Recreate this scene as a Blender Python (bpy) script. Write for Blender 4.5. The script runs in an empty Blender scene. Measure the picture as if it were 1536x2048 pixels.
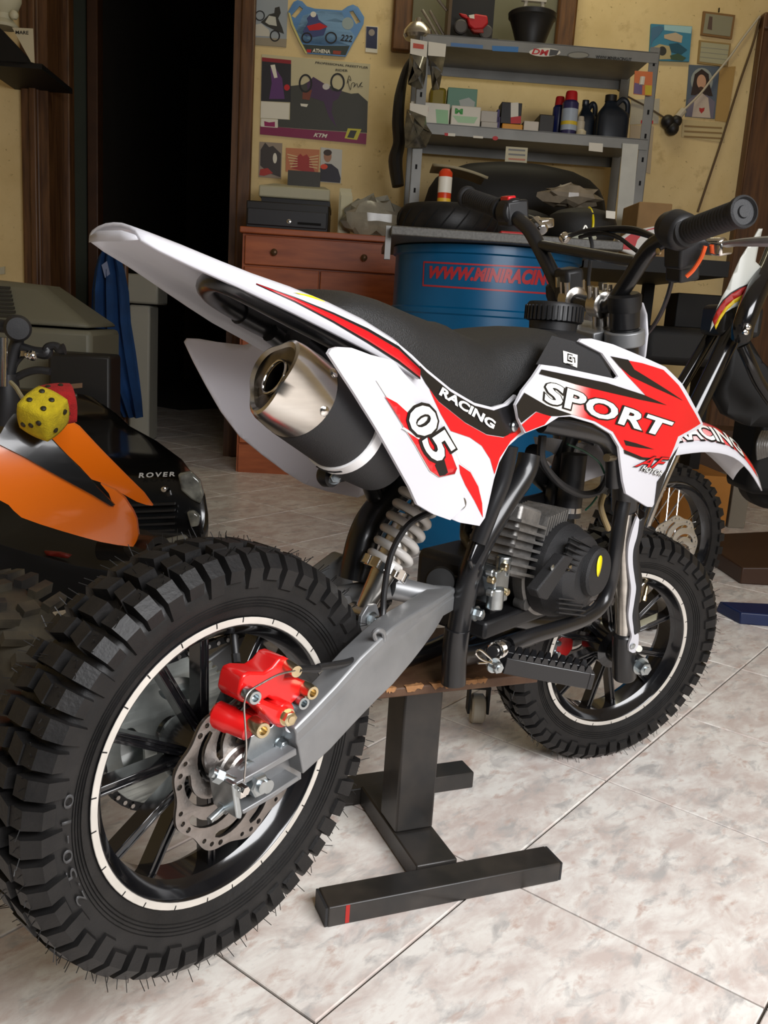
import bpy, bmesh, math, random
from mathutils import Vector, Matrix
V = Vector
random.seed(7)
PI = math.pi
# ------------------------------------------------------------------ camera
FPX = 1788.256                       # focal length in pixels of the 1536x2048 frame
CAM = V((-0.47932, -0.60158, 0.68249))
CR = V((0.6527169, -0.75493977, 0.06345544))     # camera right
CD = V((-0.11752365, -0.18364185, -0.97594255))  # camera down
CF = V((0.74843092, 0.62955668, -0.20858941))    # camera forward
scene = bpy.context.scene
COL = scene.collection
cd = bpy.data.cameras.new('camera'); cam = bpy.data.objects.new('camera', cd); COL.objects.link(cam)
cd.sensor_fit = 'HORIZONTAL'; cd.sensor_width = 36.0; cd.lens = FPX/1536*36.0
cd.clip_start = 0.03; cd.clip_end = 60
cam.matrix_world = Matrix(((CR.x, -CD.x, -CF.x, CAM.x), (CR.y, -CD.y, -CF.y, CAM.y), (CR.z, -CD.z, -CF.z, CAM.z), (0, 0, 0, 1)))
scene.camera = cam
# ------------------------------------------------------------------ world, light, exposure
world = bpy.data.worlds.new('world'); scene.world = world; world.use_nodes = True
wb = world.node_tree.nodes['Background']; wb.inputs[0].default_value = (0.80, 0.90, 1.0, 1); wb.inputs[1].default_value = 0.03
scene.view_settings.view_transform = 'Standard'; scene.view_settings.look = 'None'
scene.view_settings.gamma = 1.0; scene.view_settings.use_curve_mapping = False
scene.view_settings.exposure = 0.0
def aim(o, target):
    o.rotation_euler = (V(target)-o.location).to_track_quat('-Z', 'Y').to_euler()
def area(name, loc, target, sx, sy, power, color):
    l = bpy.data.lights.new(name, 'AREA'); l.shape = 'RECTANGLE'; l.size = sx; l.size_y = sy; l.energy = power; l.color = color
    o = bpy.data.objects.new(name, l); COL.objects.link(o); o.location = loc; aim(o, target); return o
# wall frame: U runs right along the back wall, N runs into it
WAZ = math.radians(-47.0)
U = V((math.cos(WAZ), math.sin(WAZ), 0)); N = V((-math.sin(WAZ), math.cos(WAZ), 0)); BASE = V((CAM.x, CAM.y, 0))
def WP(u, w, z): return BASE+U*u+N*w+V((0, 0, z))
# daylight from the open shop front behind the camera
area('shopfront_daylight', WP(0.95, -0.22, 1.32), WP(0.42, 0.95, 0.22), 1.5, 0.9, 54, (0.98, 0.98, 1.0))
# ceiling fluorescent of the shop
area('ceiling_fluorescent', WP(0.62, 3.66, 2.76), WP(0.62, 4.3, 1.2), 1.25, 0.16, 6.0, (1.0, 0.93, 0.66))
# ------------------------------------------------------------------ pixel to place
def ray(px, py): return CR*((px-768)/FPX)+CD*((py-1024)/FPX)+CF
def atY(px, py, Y):
    D = ray(px, py); return CAM+D*((Y-CAM.y)/D.y)
def atZ(px, py, Z=0.0):
    D = ray(px, py); return CAM+D*((Z-CAM.z)/D.z)
def atW(px, py, w):
    D = ray(px, py); return CAM+D*(w/D.dot(N))
def uz(px, py, w):
    p = atW(px, py, w)-BASE; return p.dot(U), p.z
def atF(px, py, yf, Y0=-0.1):
    Y = Y0
    for _ in range(14):
        p = atY(px, py, Y); Y = yf(p.x, p.z)
    return atY(px, py, Y)
# steering frame at the front axle: forward, right, up along the fork
SF = V((0.8192, 0, 0.196)); SR = V((-0.43955, -0.89274, -0.09909)).normalized(); SU = V((-0.23745, 0.0091, 0.97136)).normalized(); SA = V((0.86626, -0.45049, 0.21598)).normalized()
def S(a, b, c): return SF+SA*a+SR*b+SU*c
def atS(px, py, b):
    D = ray(px, py); return CAM+D*((SF+SR*b-CAM).dot(SR)/D.dot(SR))
def ZA(x, y): return 160+x/2.1943, 440+y/2.1943
def ZB(x, y): return 800+x/2.087, 560+y/2.087
def ZC(x, y): return 640+x/2.3273, 900+y/2.3273
def ZD(x, y): return x/2.0757, 1060+y/2.0757
def ZE(x, y): return 900+x/2.415, 1000+y/2.415
def ZF(x, y): return 330+x/3.746, 1280+y/3.746
def ZG(x, y): return 760+x/1.9794, 300+y/1.9794
def ZH(x, y): return x/3.491, 540+y/3.491
def ZK(x, y): return 420+x/5.12, 1200+y/5.12
# ------------------------------------------------------------------ materials
MATS = {}
def mat(name, col, rough=0.5, metal=0.0, var=0.0, vs=20.0, bump=0.0, bs=200.0, coat=0.0, trans=0.0, emit=None, col2=None, sss=0.0, alpha=1.0, spec=0.5, detail=4.0, stretch=None):
    if name in MATS: return MATS[name]
    m = bpy.data.materials.new(name); m.use_nodes = True; nt = m.node_tree; b = nt.nodes['Principled BSDF']
    b.inputs['Roughness'].default_value = rough; b.inputs['Metallic'].default_value = metal
    b.inputs['Coat Weight'].default_value = coat; b.inputs['Coat Roughness'].default_value = 0.08
    b.inputs['Transmission Weight'].default_value = trans; b.inputs['Specular IOR Level'].default_value = spec
    b.inputs['Alpha'].default_value = alpha
    if sss: b.inputs['Subsurface Weight'].default_value = sss; b.inputs['Subsurface Radius'].default_value = (0.01, 0.01, 0.01)
    tc = nt.nodes.new('ShaderNodeTexCoord'); src = tc.outputs['Object']
    if stretch:
        mp = nt.nodes.new('ShaderNodeMapping'); mp.inputs['Scale'].default_value = stretch; nt.links.new(src, mp.inputs[0]); src = mp.outputs[0]
    c1 = tuple(col)+(1,); c2 = tuple(col2)+(1,) if col2 else tuple(min(1, c*(1-var)) for c in col)+(1,)
    if var or col2:
        n = nt.nodes.new('ShaderNodeTexNoise'); n.inputs['Scale'].default_value = vs; n.inputs['Detail'].default_value = detail
        nt.links.new(src, n.inputs['Vector'])
        r = nt.nodes.new('ShaderNodeValToRGB'); r.color_ramp.elements[0].position = 0.35; r.color_ramp.elements[1].position = 0.68
        r.color_ramp.elements[0].color = c1; r.color_ramp.elements[1].color = c2
        nt.links.new(n.outputs['Fac'], r.inputs['Fac']); nt.links.new(r.outputs['Color'], b.inputs['Base Color'])
    else:
        b.inputs['Base Color'].default_value = c1
    if bump:
        n2 = nt.nodes.new('ShaderNodeTexNoise'); n2.inputs['Scale'].default_value = bs; n2.inputs['Detail'].default_value = 3
        nt.links.new(src, n2.inputs['Vector'])
        bp = nt.nodes.new('ShaderNodeBump'); bp.inputs['Strength'].default_value = bump; bp.inputs['Distance'].default_value = 0.002
        nt.links.new(n2.outputs['Fac'], bp.inputs['Height']); nt.links.new(bp.outputs['Normal'], b.inputs['Normal'])
    if emit:
        b.inputs['Emission Color'].default_value = tuple(emit[:3])+(1,); b.inputs['Emission Strength'].default_value = emit[3]
    MATS[name] = m; return m
def sr(r, g, b):
    f = lambda c: (c/255/12.92) if c/255 <= 0.04045 else ((c/255+0.055)/1.055)**2.4
    return (f(r), f(g), f(b))
# ------------------------------------------------------------------ mesh helpers
ORG = {}
def wloc(o):
    p = V((0, 0, 0))
    while o is not None:
        p = p+o.location; o = o.parent
    return p
def finish(me, sharp=35.0):
    bm = bmesh.new(); bm.from_mesh(me); bmesh.ops.recalc_face_normals(bm, faces=bm.faces)
    for f in bm.faces: f.smooth = True
    lim = math.radians(sharp)
    for e in bm.edges:
        if len(e.link_faces) == 2 and e.calc_face_angle(0) > lim: e.smooth = False
    bm.to_mesh(me); bm.free()
def obj(name, geo, m, parent=None, sharp=35.0, bevel=0.0, solid=0.0, kind=None, off=0.0, segs=2):
    vs, fs = geo; o0 = wloc(parent) if parent else V((0, 0, 0))
    if not parent:                                  # own origin at the middle of its base
        xs = [v[0] for v in vs]; ys = [v[1] for v in vs]; zs = [v[2] for v in vs]
        o0 = V(((min(xs)+max(xs))/2, (min(ys)+max(ys))/2, min(zs)))
    me = bpy.data.meshes.new(name); me.from_pydata([tuple(V(v)-o0) for v in vs], [], fs); me.update()
    finish(me, sharp)
    o = bpy.data.objects.new(name, me); COL.objects.link(o); me.materials.append(m if not isinstance(m, str) else MATS[m])
    if parent: o.parent = parent
    else: o.location = o0
    if solid:
        md = o.modifiers.new('solid', 'SOLIDIFY'); md.thickness = solid; md.offset = off
    if bevel:
        md = o.modifiers.new('bevel', 'BEVEL'); md.width = bevel; md.segments = segs; md.limit_method = 'ANGLE'; md.angle_limit = math.radians(40)
    if kind: o['kind'] = kind
    return o
def thick(geo, d):
    """give an open sheet a second face moved by d and close its rim"""
    vs, fs = geo; n = len(vs); d = V(d); cnt = {}
    for f in fs:
        for a, b in zip(f, f[1:]+f[:1]): cnt.setdefault((min(a, b), max(a, b)), []).append((a, b))
    out = list(fs)+[tuple(i+n for i in f[::-1]) for f in fs]
    for e in cnt.values():
        if len(e) == 1: a, b = e[0]; out.append((b, a, a+n, b+n))
    return list(vs)+[V(v)+d for v in vs], out
def thing(name, label, cat, loc, group=None):
    o = bpy.data.objects.new(name, None); COL.objects.link(o); o.empty_display_size = 0.05
    o.location = loc; o['label'] = label; o['category'] = cat
    if group: o['group'] = group
    return o
def tag(o, label, cat, group=None):
    o['label'] = label; o['category'] = cat
    if group: o['group'] = group
    return o
def struct(name, geo, m, **k):
    o = obj(name, geo, m, **k); o['kind'] = 'structure'; return o
def join(*gs):
    vs, fs = [], []
    for a, b in gs:
        n = len(vs); vs += list(a); fs += [tuple(i+n for i in f) for f in b]
    return vs, fs
def xf(geo, M4): return [M4 @ V(v) for v in geo[0]], geo[1]
def frame(o, ex, ey, ez):
    ex, ey, ez, o = V(ex), V(ey), V(ez), V(o)
    return Matrix(((ex.x, ey.x, ez.x, o.x), (ex.y, ey.y, ez.y, o.y), (ex.z, ey.z, ez.z, o.z), (0, 0, 0, 1)))
def basis(d, up=V((0, 0, 1))):
    d = V(d).normalized()
    if abs(d.dot(up)) > 0.97: up = V((1, 0, 0))
    a = d.cross(up).normalized(); return a, a.cross(d).normalized(), d
def box(x0, x1, y0, y1, z0, z1):
    v = [(x0, y0, z0), (x1, y0, z0), (x1, y1, z0), (x0, y1, z0), (x0, y0, z1), (x1, y0, z1), (x1, y1, z1), (x0, y1, z1)]
    return v, [(0, 3, 2, 1), (4, 5, 6, 7), (0, 1, 5, 4), (1, 2, 6, 5), (2, 3, 7, 6), (3, 0, 4, 7)]
WM = frame(BASE, U, N, (0, 0, 1))
def wbox(u0, u1, w0, w1, z0, z1): return xf(box(u0, u1, w0, w1, z0, z1), WM)
def obox(c, ex, ey, ez, sx, sy, sz):
    return xf(box(-sx/2, sx/2, -sy/2, sy/2, -sz/2, sz/2), frame(c, ex, ey, ez))
def bar(p, q, wd, ht, up=(0, 0, 1)):
    p, q = V(p), V(q); a, b, d = basis(q-p, V(up)); return obox((p+q)/2, d, a, b, (q-p).length, wd, ht)
def spline(pts, n=8, closed=False):
    pts = [V(p) for p in pts]; out = []; L = len(pts)
    if L < 3 and not closed: return pts
    for i in range(L if closed else L-1):
        if closed: p0, p1, p2, p3 = pts[i-1], pts[i], pts[(i+1) % L], pts[(i+2) % L]
        else: p0, p1, p2, p3 = pts[max(i-1, 0)], pts[i], pts[i+1], pts[min(i+2, L-1)]
        for k in range(n):
            t = k/n; out.append(0.5*((2*p1)+(p2-p0)*t+(2*p0-5*p1+4*p2-p3)*t*t+(3*p1-p0-3*p2+p3)*t*t*t))
    if not closed: out.append(pts[-1])
    return out
def tube(pts, r, seg=12, n=6, smooth=True, cap=True, rz=1.0):
    ps = spline(pts, n) if smooth else [V(p) for p in pts]; L = len(ps)
    rs = r if isinstance(r, (list, tuple)) else None
    vs, fs = [], []; a = None
    for i, p in enumerate(ps):
        d = (ps[min(i+1, L-1)]-ps[max(i-1, 0)]).normalized()
        if a is None: a = basis(d)[0]
        else: a = (a-d*a.dot(d)).normalized()
        b = d.cross(a)
        if rs:
            t = i/(L-1)*(len(rs)-1); k = min(int(t), len(rs)-2); rr = rs[k]*(1-(t-k))+rs[k+1]*(t-k)
        else: rr = r
        for j in range(seg):
            th = 2*PI*j/seg; vs.append(p+a*(rr*math.cos(th))+b*(rr*rz*math.sin(th)))
    for i in range(L-1):
        for j in range(seg):
            j2 = (j+1) % seg; fs.append((i*seg+j, i*seg+j2, (i+1)*seg+j2, (i+1)*seg+j))
    if cap: fs.append(tuple(range(seg))[::-1]); fs.append(tuple((L-1)*seg+j for j in range(seg)))
    return vs, fs
def cyl(p, q, r, seg=20, r2=None):
    return tube([p, q], [r, r if r2 is None else r2], seg, smooth=False)
def lathe(o, d, prof, seg=32, cap=True, closed=False, a0=None):
    """prof: list of (t along axis, radius)"""
    a, b, d = basis(d) if a0 is None else (V(a0).normalized(), V(d).normalized().cross(V(a0).normalized()), V(d).normalized()); o = V(o); vs, fs = [], []
    for t, r in prof:
        for j in range(seg):
            th = 2*PI*j/seg; vs.append(o+d*t+a*(r*math.cos(th))+b*(r*math.sin(th)))
    L = len(prof)
    for i in range(L if closed else L-1):
        k = (i+1) % L
        for j in range(seg):
            j2 = (j+1) % seg; fs.append((i*seg+j, i*seg+j2, k*seg+j2, k*seg+j))
    if cap and not closed: fs.append(tuple(range(seg))); fs.append(tuple((L-1)*seg+j for j in range(seg)))
    return vs, fs
def hexbolt(p, d, r, h, washer=1.35, hexd=True):
    """washer, six-sided head, socket"""
    g = []
    if washer: g.append(lathe(p, d, [(0, r*washer), (h*0.18, r*washer)], 20))
    if hexd: g.append(lathe(p, d, [(h*0.15, r), (h*0.92, r), (h, r*0.86)], 6)); g.append(lathe(p, d, [(h*0.9, r*0.55), (h*1.12, r*0.5)], 12))
    else:
        g.append(lathe(p, d, [(0, r*0.98), (h*0.1, r), (h*0.92, r), (h, r*0.9), (h, r*0.55), (h*0.55, r*0.5)], 18))
    return join(*g)
def c2d(loops, depth=0.0, bevel=0.0, res=1):
    """filled flat shape with holes: loops of (x, y); returns geometry in x, y with z = +-depth"""
    cu = bpy.data.curves.new('tmp', 'CURVE'); cu.dimensions = '2D'; cu.fill_mode = 'BOTH'; cu.extrude = depth; cu.bevel_depth = bevel; cu.bevel_resolution = res
    for lp in loops:
        s = cu.splines.new('POLY'); s.points.add(len(lp)-1); s.use_cyclic_u = True
        for p, q in zip(s.points, lp): p.co = (q[0], q[1], 0, 1)
    return grab(cu)
def grab(cu):
    o = bpy.data.objects.new('tmp', cu); COL.objects.link(o)
    dg = bpy.context.evaluated_depsgraph_get(); dg.update()
    me = bpy.data.meshes.new_from_object(o.evaluated_get(dg)); bm = bmesh.new(); bm.from_mesh(me)
    bmesh.ops.remove_doubles(bm, verts=bm.verts, dist=1e-6); bm.verts.ensure_lookup_table()
    vs = [v.co.copy() for v in bm.verts]; fs = [tuple(v.index for v in f.verts) for f in bm.faces]
    bm.free(); bpy.data.meshes.remove(me); bpy.data.objects.remove(o); bpy.data.curves.remove(cu); return vs, fs
def text2d(s, shear=0.0, offset=0.0, spacing=1.0, res=3):
    """text scaled to the unit square"""
    cu = bpy.data.curves.new('tmp', 'FONT'); cu.body = s; cu.shear = shear; cu.offset = offset; cu.space_character = spacing; cu.resolution_u = res
    vs, fs = grab(cu)
    xs = [v.x for v in vs]; ys = [v.y for v in vs]; x0, x1, y0, y1 = min(xs), max(xs), min(ys), max(ys)
    return [V(((v.x-x0)/(x1-x0), (v.y-y0)/(y1-y0), 0)) for v in vs], fs
def cut(geo, sx, sy, n=None):
    """slice a flat mesh into strips so that it can follow a curved surface"""
    bm = bmesh.new(); bv = [bm.verts.new(v) for v in geo[0]]
    for f in geo[1]:
        try: bm.faces.new([bv[i] for i in f])
        except ValueError: pass
    bmesh.ops.triangulate(bm, faces=[f for f in bm.faces if len(f.verts) > 4])
    xs = [v.co.x for v in bm.verts]; ys = [v.co.y for v in bm.verts]
    for ax, lo, hi, st in ((0, min(xs), max(xs), sx), (1, min(ys), max(ys), sy)):
        if not st: continue
        k = lo+st
        while k < hi-1e-6:
            co = V((k, 0, 0)) if ax == 0 else V((0, k, 0)); no = V((1, 0, 0)) if ax == 0 else V((0, 1, 0))
            bmesh.ops.bisect_plane(bm, geom=list(bm.verts)+list(bm.edges)+list(bm.faces), plane_co=co, plane_no=no, dist=1e-7); k += st
    bm.verts.index_update(); out = [v.co.copy() for v in bm.verts], [tuple(v.index for v in f.verts) for f in bm.faces]; bm.free(); return out
def poly2(pts): return [V((p[0], p[1], 0)) for p in pts], [tuple(range(len(pts)))]
def panel(pxs, yf, step=0.008, off=0.0, sm=0, Y0=-0.1, mirror=False):
    """outline traced on the surface y = yf(x, z), cut into a fine mesh that follows it"""
    if sm: pxs = [(p.x, p.y) for p in spline([V((a, b, 0)) for a, b in pxs], sm, True)]
    q = [atF(a, b, yf, Y0) for a, b in pxs]
    g = cut(poly2([(p.x, p.z) for p in q]), step, step)
    s = -1 if mirror else 1
    return [V((v.x, s*(yf(v.x, v.y)+off), v.y)) for v in g[0]], g[1]
def quadmap(geo, quad):
    """unit square to four corners (bl, br, tr, tl), perspective-free"""
    a, b, c, d = [V((q[0], q[1], 0)) for q in quad]
    return [(a*(1-v.x)+b*v.x)*(1-v.y)+(d*(1-v.x)+c*v.x)*v.y for v in geo[0]], geo[1]
def decal_text(s, quad, yf, off, shear=0.0, bold=0.0, spacing=1.0, cutn=14, Y0=-0.1):
    g = quadmap(cut(text2d(s, shear, bold, spacing), 1/cutn, 0.34), quad); out = []
    for v in g[0]:
        p = atF(v.x, v.y, yf, Y0); out.append(V((p.x, p.y+off, p.z)))
    return out, g[1]
def prism(pxs, Yf, Yb, sm=0, at=atY):
    """solid with a side-on outline traced on its near face"""
    if sm: pxs = [(p.x, p.y) for p in spline([V((a, b, 0)) for a, b in pxs], sm, True)]
    f = [atY(a, b, Yf) for a, b in pxs]; n = len(f); d = V((0, Yb-Yf, 0))
    return f+[p+d for p in f], [tuple(range(n)), tuple(range(n, 2*n))[::-1]]+[(i, (i+1) % n, n+(i+1) % n, n+i) for i in range(n)]
def grid(rows, closed=False):
    n = len(rows[0]); vs = [p for r in rows for p in r]; fs = []
    for i in range(len(rows)-1):
        for j in range(n if closed else n-1):
            j2 = (j+1) % n; fs.append((i*n+j, i*n+j2, (i+1)*n+j2, (i+1)*n+j))
    return vs, fs
def ball(c, r, seg=16, sx=1, sy=1, sz=1):
    vs, fs = [], []; c = V(c); n = seg//2
    for i in range(n+1):
        t = PI*i/n
        for j in range(seg):
            p = 2*PI*j/seg; vs.append(c+V((r*sx*math.sin(t)*math.cos(p), r*sy*math.sin(t)*math.sin(p), r*sz*math.cos(t))))
    for i in range(n):
        for j in range(seg):
            j2 = (j+1) % seg; fs.append((i*seg+j, i*seg+j2, (i+1)*seg+j2, (i+1)*seg+j))
    return vs, fs
# ------------------------------------------------------------------ shared materials
M_white = mat('white_plastic', (0.76, 0.755, 0.79), 0.32, spec=0.45, coat=0.1)
M_whitein = mat('white_plastic_moulding', (0.78, 0.76, 0.80), 0.38)
def translucent(m, fac):
    nt = m.node_tree; b = nt.nodes['Principled BSDF']; out = nt.nodes['Material Output']; t = nt.nodes.new('ShaderNodeBsdfTranslucent'); t.inputs[0].default_value = b.inputs['Base Color'].default_value
    mx = nt.nodes.new('ShaderNodeMixShader'); mx.inputs[0].default_value = fac; nt.links.new(b.outputs[0], mx.inputs[1]); nt.links.new(t.outputs[0], mx.inputs[2]); nt.links.new(mx.outputs[0], out.inputs[0])
translucent(M_white, 0.30); translucent(M_whitein, 0.42)
M_red = mat('red_decal', (0.64, 0.008, 0.014), 0.22, coat=0.5)
M_blackd = mat('black_decal', (0.008, 0.008, 0.009), 0.28, coat=0.3)
M_whited = mat('white_decal', (0.80, 0.80, 0.75), 0.25, coat=0.3)
M_seat = mat('seat_vinyl', (0.012, 0.012, 0.012), 0.55, bump=0.5, bs=700)
M_frame = mat('black_frame_paint', (0.010, 0.010, 0.011), 0.30, coat=0.25)
M_blackp = mat('black_plastic', (0.011, 0.011, 0.012), 0.45, var=0.3, vs=60)
M_matte = mat('black_matte_plastic', (0.012, 0.012, 0.013), 0.62, bump=0.25, bs=900)
M_rubber = mat('tyre_rubber', (0.0075, 0.0072, 0.0072), 0.46, spec=0.32, col2=(0.014, 0.013, 0.0125), vs=35, bump=0.15, bs=300)
M_rubdust = mat('dusty_tyre_rubber', (0.020, 0.018, 0.016), 0.7, col2=(0.075, 0.062, 0.038), vs=22, bump=0.2, bs=200)
M_gloss = mat('gloss_black_alloy', (0.006, 0.006, 0.007), 0.16, coat=0.6)
M_silver = mat('silver_paint', (0.27, 0.275, 0.28), 0.40, metal=0.55, var=0.12, vs=40)
M_steel = mat('brushed_steel', (0.50, 0.47, 0.44), 0.32, metal=1.0, var=0.25, vs=30, bump=0.1, bs=300)
M_disc = mat('brake_disc_steel', (0.36, 0.33, 0.31), 0.38, metal=1.0, var=0.35, vs=45, bump=0.15, bs=350)
M_chrome = mat('chrome', (0.78, 0.76, 0.73), 0.14, metal=1.0)
M_chromeb = mat('brushed_chrome', (0.66, 0.63, 0.58), 0.24, metal=1.0, var=0.2, vs=12, stretch=(1, 1, 8))
M_zinc = mat('zinc_plate', (0.55, 0.60, 0.62), 0.30, metal=1.0, var=0.25, vs=60)
M_brass = mat('yellow_zinc', (0.72, 0.60, 0.38), 0.28, metal=1.0, var=0.2, vs=60)
M_alu = mat('cast_aluminium', (0.30, 0.29, 0.275), 0.5, metal=0.8, var=0.3, vs=60, bump=0.3, bs=220)
M_redp = mat('red_paint', (0.66, 0.010, 0.010), 0.25, coat=0.4)
M_rimwhite = mat('rim_tape', (0.60, 0.56, 0.50), 0.35, var=0.15, vs=30)
M_orange = mat('orange_plastic', (0.93, 0.185, 0.006), 0.25, coat=0.4)
M_yellow = mat('yellow_vinyl', (0.85, 0.70, 0.0), 0.4)
M_wood = mat('reddish_wood', (0.46, 0.120, 0.036), 0.42, col2=(0.31, 0.072, 0.021), vs=6, stretch=(1, 1, 6), detail=8)
M_dwood = mat('dark_door_wood', (0.135, 0.060, 0.022), 0.45, col2=(0.060, 0.024, 0.010), vs=9, stretch=(6, 6, 0.6), detail=8)
M_paper = mat('paper', (0.78, 0.76, 0.68), 0.7, var=0.08, vs=8)
M_cardb = mat('cardboard', (0.40, 0.24, 0.10), 0.8, var=0.2, vs=9)
M_shelf = mat('grey_shelf_metal', (0.25, 0.25, 0.235), 0.45, metal=0.2, var=0.2, vs=9)
M_dark = mat('dark_stuff', (0.008, 0.0075, 0.007), 0.55, var=0.3, vs=12, spec=0.3)
M_blue = mat('blue_drum_paint', (0.001, 0.105, 0.25), 0.34, col2=(0.001, 0.08, 0.19), vs=4, coat=0.05, spec=0.35)
M_hole = mat('dark_void', (0.002, 0.002, 0.002), 0.9)
# ------------------------------------------------------------------ floor: grout bed and separate tiles
TYAW, TOX, TOY, TT = 0.0407032, 1.083313, -0.4246818, 0.3357315
def tile_mat():
    m = bpy.data.materials.new('marbled_floor_tile'); m.use_nodes = True; nt = m.node_tree; b = nt.nodes['Principled BSDF']; L = nt.links.new
    geo = nt.nodes.new('ShaderNodeNewGeometry'); oi = nt.nodes.new('ShaderNodeObjectInfo')
    sc = nt.nodes.new('ShaderNodeVectorMath'); sc.operation = 'SCALE'; sc.inputs[0].default_value = (31, 17, 11); L(oi.outputs['Random'], sc.inputs['Scale'])
    ad = nt.nodes.new('ShaderNodeVectorMath'); L(geo.outputs['Position'], ad.inputs[0]); L(sc.outputs[0], ad.inputs[1])
    mp = nt.nodes.new('ShaderNodeMapping'); mp.inputs['Rotation'].default_value = (0, 0, 0.75); mp.inputs['Scale'].default_value = (1, 1.9, 1); L(ad.outputs[0], mp.inputs[0])
    def noise(scale, det, dist):
        n = nt.nodes.new('ShaderNodeTexNoise'); n.inputs['Scale'].default_value = scale; n.inputs['Detail'].default_value = det; n.inputs['Distortion'].default_value = dist; n.inputs['Roughness'].default_value = 0.62
        L(mp.outputs[0], n.inputs['Vector']); return n
    def ramp(n, a, bb, ca, cb):
        r = nt.nodes.new('ShaderNodeValToRGB'); e = r.color_ramp.elements; e[0].position = a; e[1].position = bb; e[0].color = ca; e[1].color = cb; L(n.outputs['Fac'], r.inputs['Fac']); return r
    base = ramp(noise(13, 8, 0.35), 0.38, 0.60, sr(214, 200, 192)+(1,), sr(243, 239, 232)+(1,))
    g = ramp(noise(19, 9, 0.5), 0.53, 0.68, (0, 0, 0, 1), (1, 1, 1, 1)); p = ramp(noise(26, 9, 0.3), 0.55, 0.70, (0, 0, 0, 1), (0.9, 0.9, 0.9, 1))
    m1 = nt.nodes.new('ShaderNodeMix'); m1.data_type = 'RGBA'; L(g.outputs[0], m1.inputs['Factor']); L(base.outputs[0], m1.inputs['A']); m1.inputs['B'].default_value = sr(192, 188, 184)+(1,)
    m2 = nt.nodes.new('ShaderNodeMix'); m2.data_type = 'RGBA'; L(p.outputs[0], m2.inputs['Factor']); L(m1.outputs['Result'], m2.inputs['A']); m2.inputs['B'].default_value = sr(204, 180, 168)+(1,)
    L(m2.outputs['Result'], b.inputs['Base Color']); b.inputs['Roughness'].default_value = 0.30; return m
M_tile = tile_mat()
M_grout = mat('dirty_grout', sr(66, 60, 52), 0.9, var=0.3, vs=15)
floor = struct('floor', wbox(-2.75, 3.0, -2.2, 9.5, -0.05, -0.0035), M_grout)
tc_, ts_ = math.cos(TYAW), math.sin(TYAW)
hw = TT/2-0.0015
tvs, tfs = box(-hw, hw, -hw, hw, -0.004, 0.0)
tme = bpy.data.meshes.new('tile'); tme.from_pydata(tvs, [], tfs); tme.materials.append(M_tile)
bmt = bmesh.new(); bmt.from_mesh(tme); bmesh.ops.bevel(bmt, geom=[e for e in bmt.edges if all(v.co.z > -0.001 for v in e.verts)], offset=0.0012, segments=1, affect='EDGES'); bmt.to_mesh(tme); bmt.free()
tl = []
for i in range(-16, 24):
    for j in range(-14, 26):
        X, Y = TOX+(i+0.5)*TT, TOY+(j+0.5)*TT; p = V((tc_*X-ts_*Y, ts_*X+tc_*Y, 0)); q = p-BASE; uu, ww = q.dot(U), q.dot(N)
        if -2.72 < uu < 2.98 and -2.1 < ww < 6.3:
            dd = p-CAM; z = dd.dot(CF)
            vis = z > 0.2 and abs(dd.dot(CR)/z*FPX) < 768+TT*FPX/z and dd.dot(CD)/z*FPX < 1024+TT*FPX/z
            tl.append((0 if vis else 1, z, p, ww))
tl.sort(key=lambda t: (t[0], t[1]))
rest = []
for k, (hid, z, p, ww) in enumerate(tl):
    if hid or k >= 290:
        rest.append(xf((tvs, tfs), Matrix.Translation(p) @ Matrix.Rotation(TYAW, 4, 'Z'))); continue
    o = bpy.data.objects.new('tile', tme); COL.objects.link(o); o.parent = floor; o.location = p-floor.location; o.rotation_euler = (0, 0, TYAW)
obj('tile_field', join(*rest), M_tile, floor, kind='stuff')
# ------------------------------------------------------------------ walls
def wall_mat():
    m = bpy.data.materials.new('stained_cream_wall'); m.use_nodes = True; nt = m.node_tree; b = nt.nodes['Principled BSDF']; L = nt.links.new
    geo = nt.nodes.new('ShaderNodeNewGeometry')
    def noise(scale, det):
        n = nt.nodes.new('ShaderNodeTexNoise'); n.inputs['Scale'].default_value = scale; n.inputs['Detail'].default_value = det; n.inputs['Roughness'].default_value = 0.65; L(geo.outputs['Position'], n.inputs['Vector']); return n
    def ramp(n, a, bb, ca, cb):
        r = nt.nodes.new('ShaderNodeValToRGB'); e = r.color_ramp.elements; e[0].position = a; e[1].position = bb; e[0].color = ca; e[1].color = cb; L(n.outputs['Fac'], r.inputs['Fac']); return r
    base = ramp(noise(3.2, 5), 0.35, 0.7, sr(228, 204, 152)+(1,), sr(212, 186, 132)+(1,))
    a = ramp(noise(9, 9), 0.60, 0.78, (0, 0, 0, 1), (0.75, 0.75, 0.75, 1)); c = ramp(noise(45, 3), 0.66, 0.74, (0, 0, 0, 1), (0.8, 0.8, 0.8, 1))
    m1 = nt.nodes.new('ShaderNodeMix'); m1.data_type = 'RGBA'; L(a.outputs[0], m1.inputs['Factor']); L(base.outputs[0], m1.inputs['A']); m1.inputs['B'].default_value = sr(168, 138, 88)+(1,)
    m2 = nt.nodes.new('ShaderNodeMix'); m2.data_type = 'RGBA'; L(c.outputs[0], m2.inputs['Factor']); L(m1.outputs['Result'], m2.inputs['A']); m2.inputs['B'].default_value = sr(122, 98, 62)+(1,)
    L(m2.outputs['Result'], b.inputs['Base Color']); b.inputs['Roughness'].default_value = 0.85; return m
M_wall = wall_mat(); WW = 4.30
M_plain = mat('plain_cream_wall', sr(214, 190, 140), 0.85, var=0.1, vs=3)
def ux(px, py=300, w=WW): return uz(px, py, w)[0]
uL, uR = ux(84, 250), ux(478, 250)              # clear door opening
H = 2.85
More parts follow.
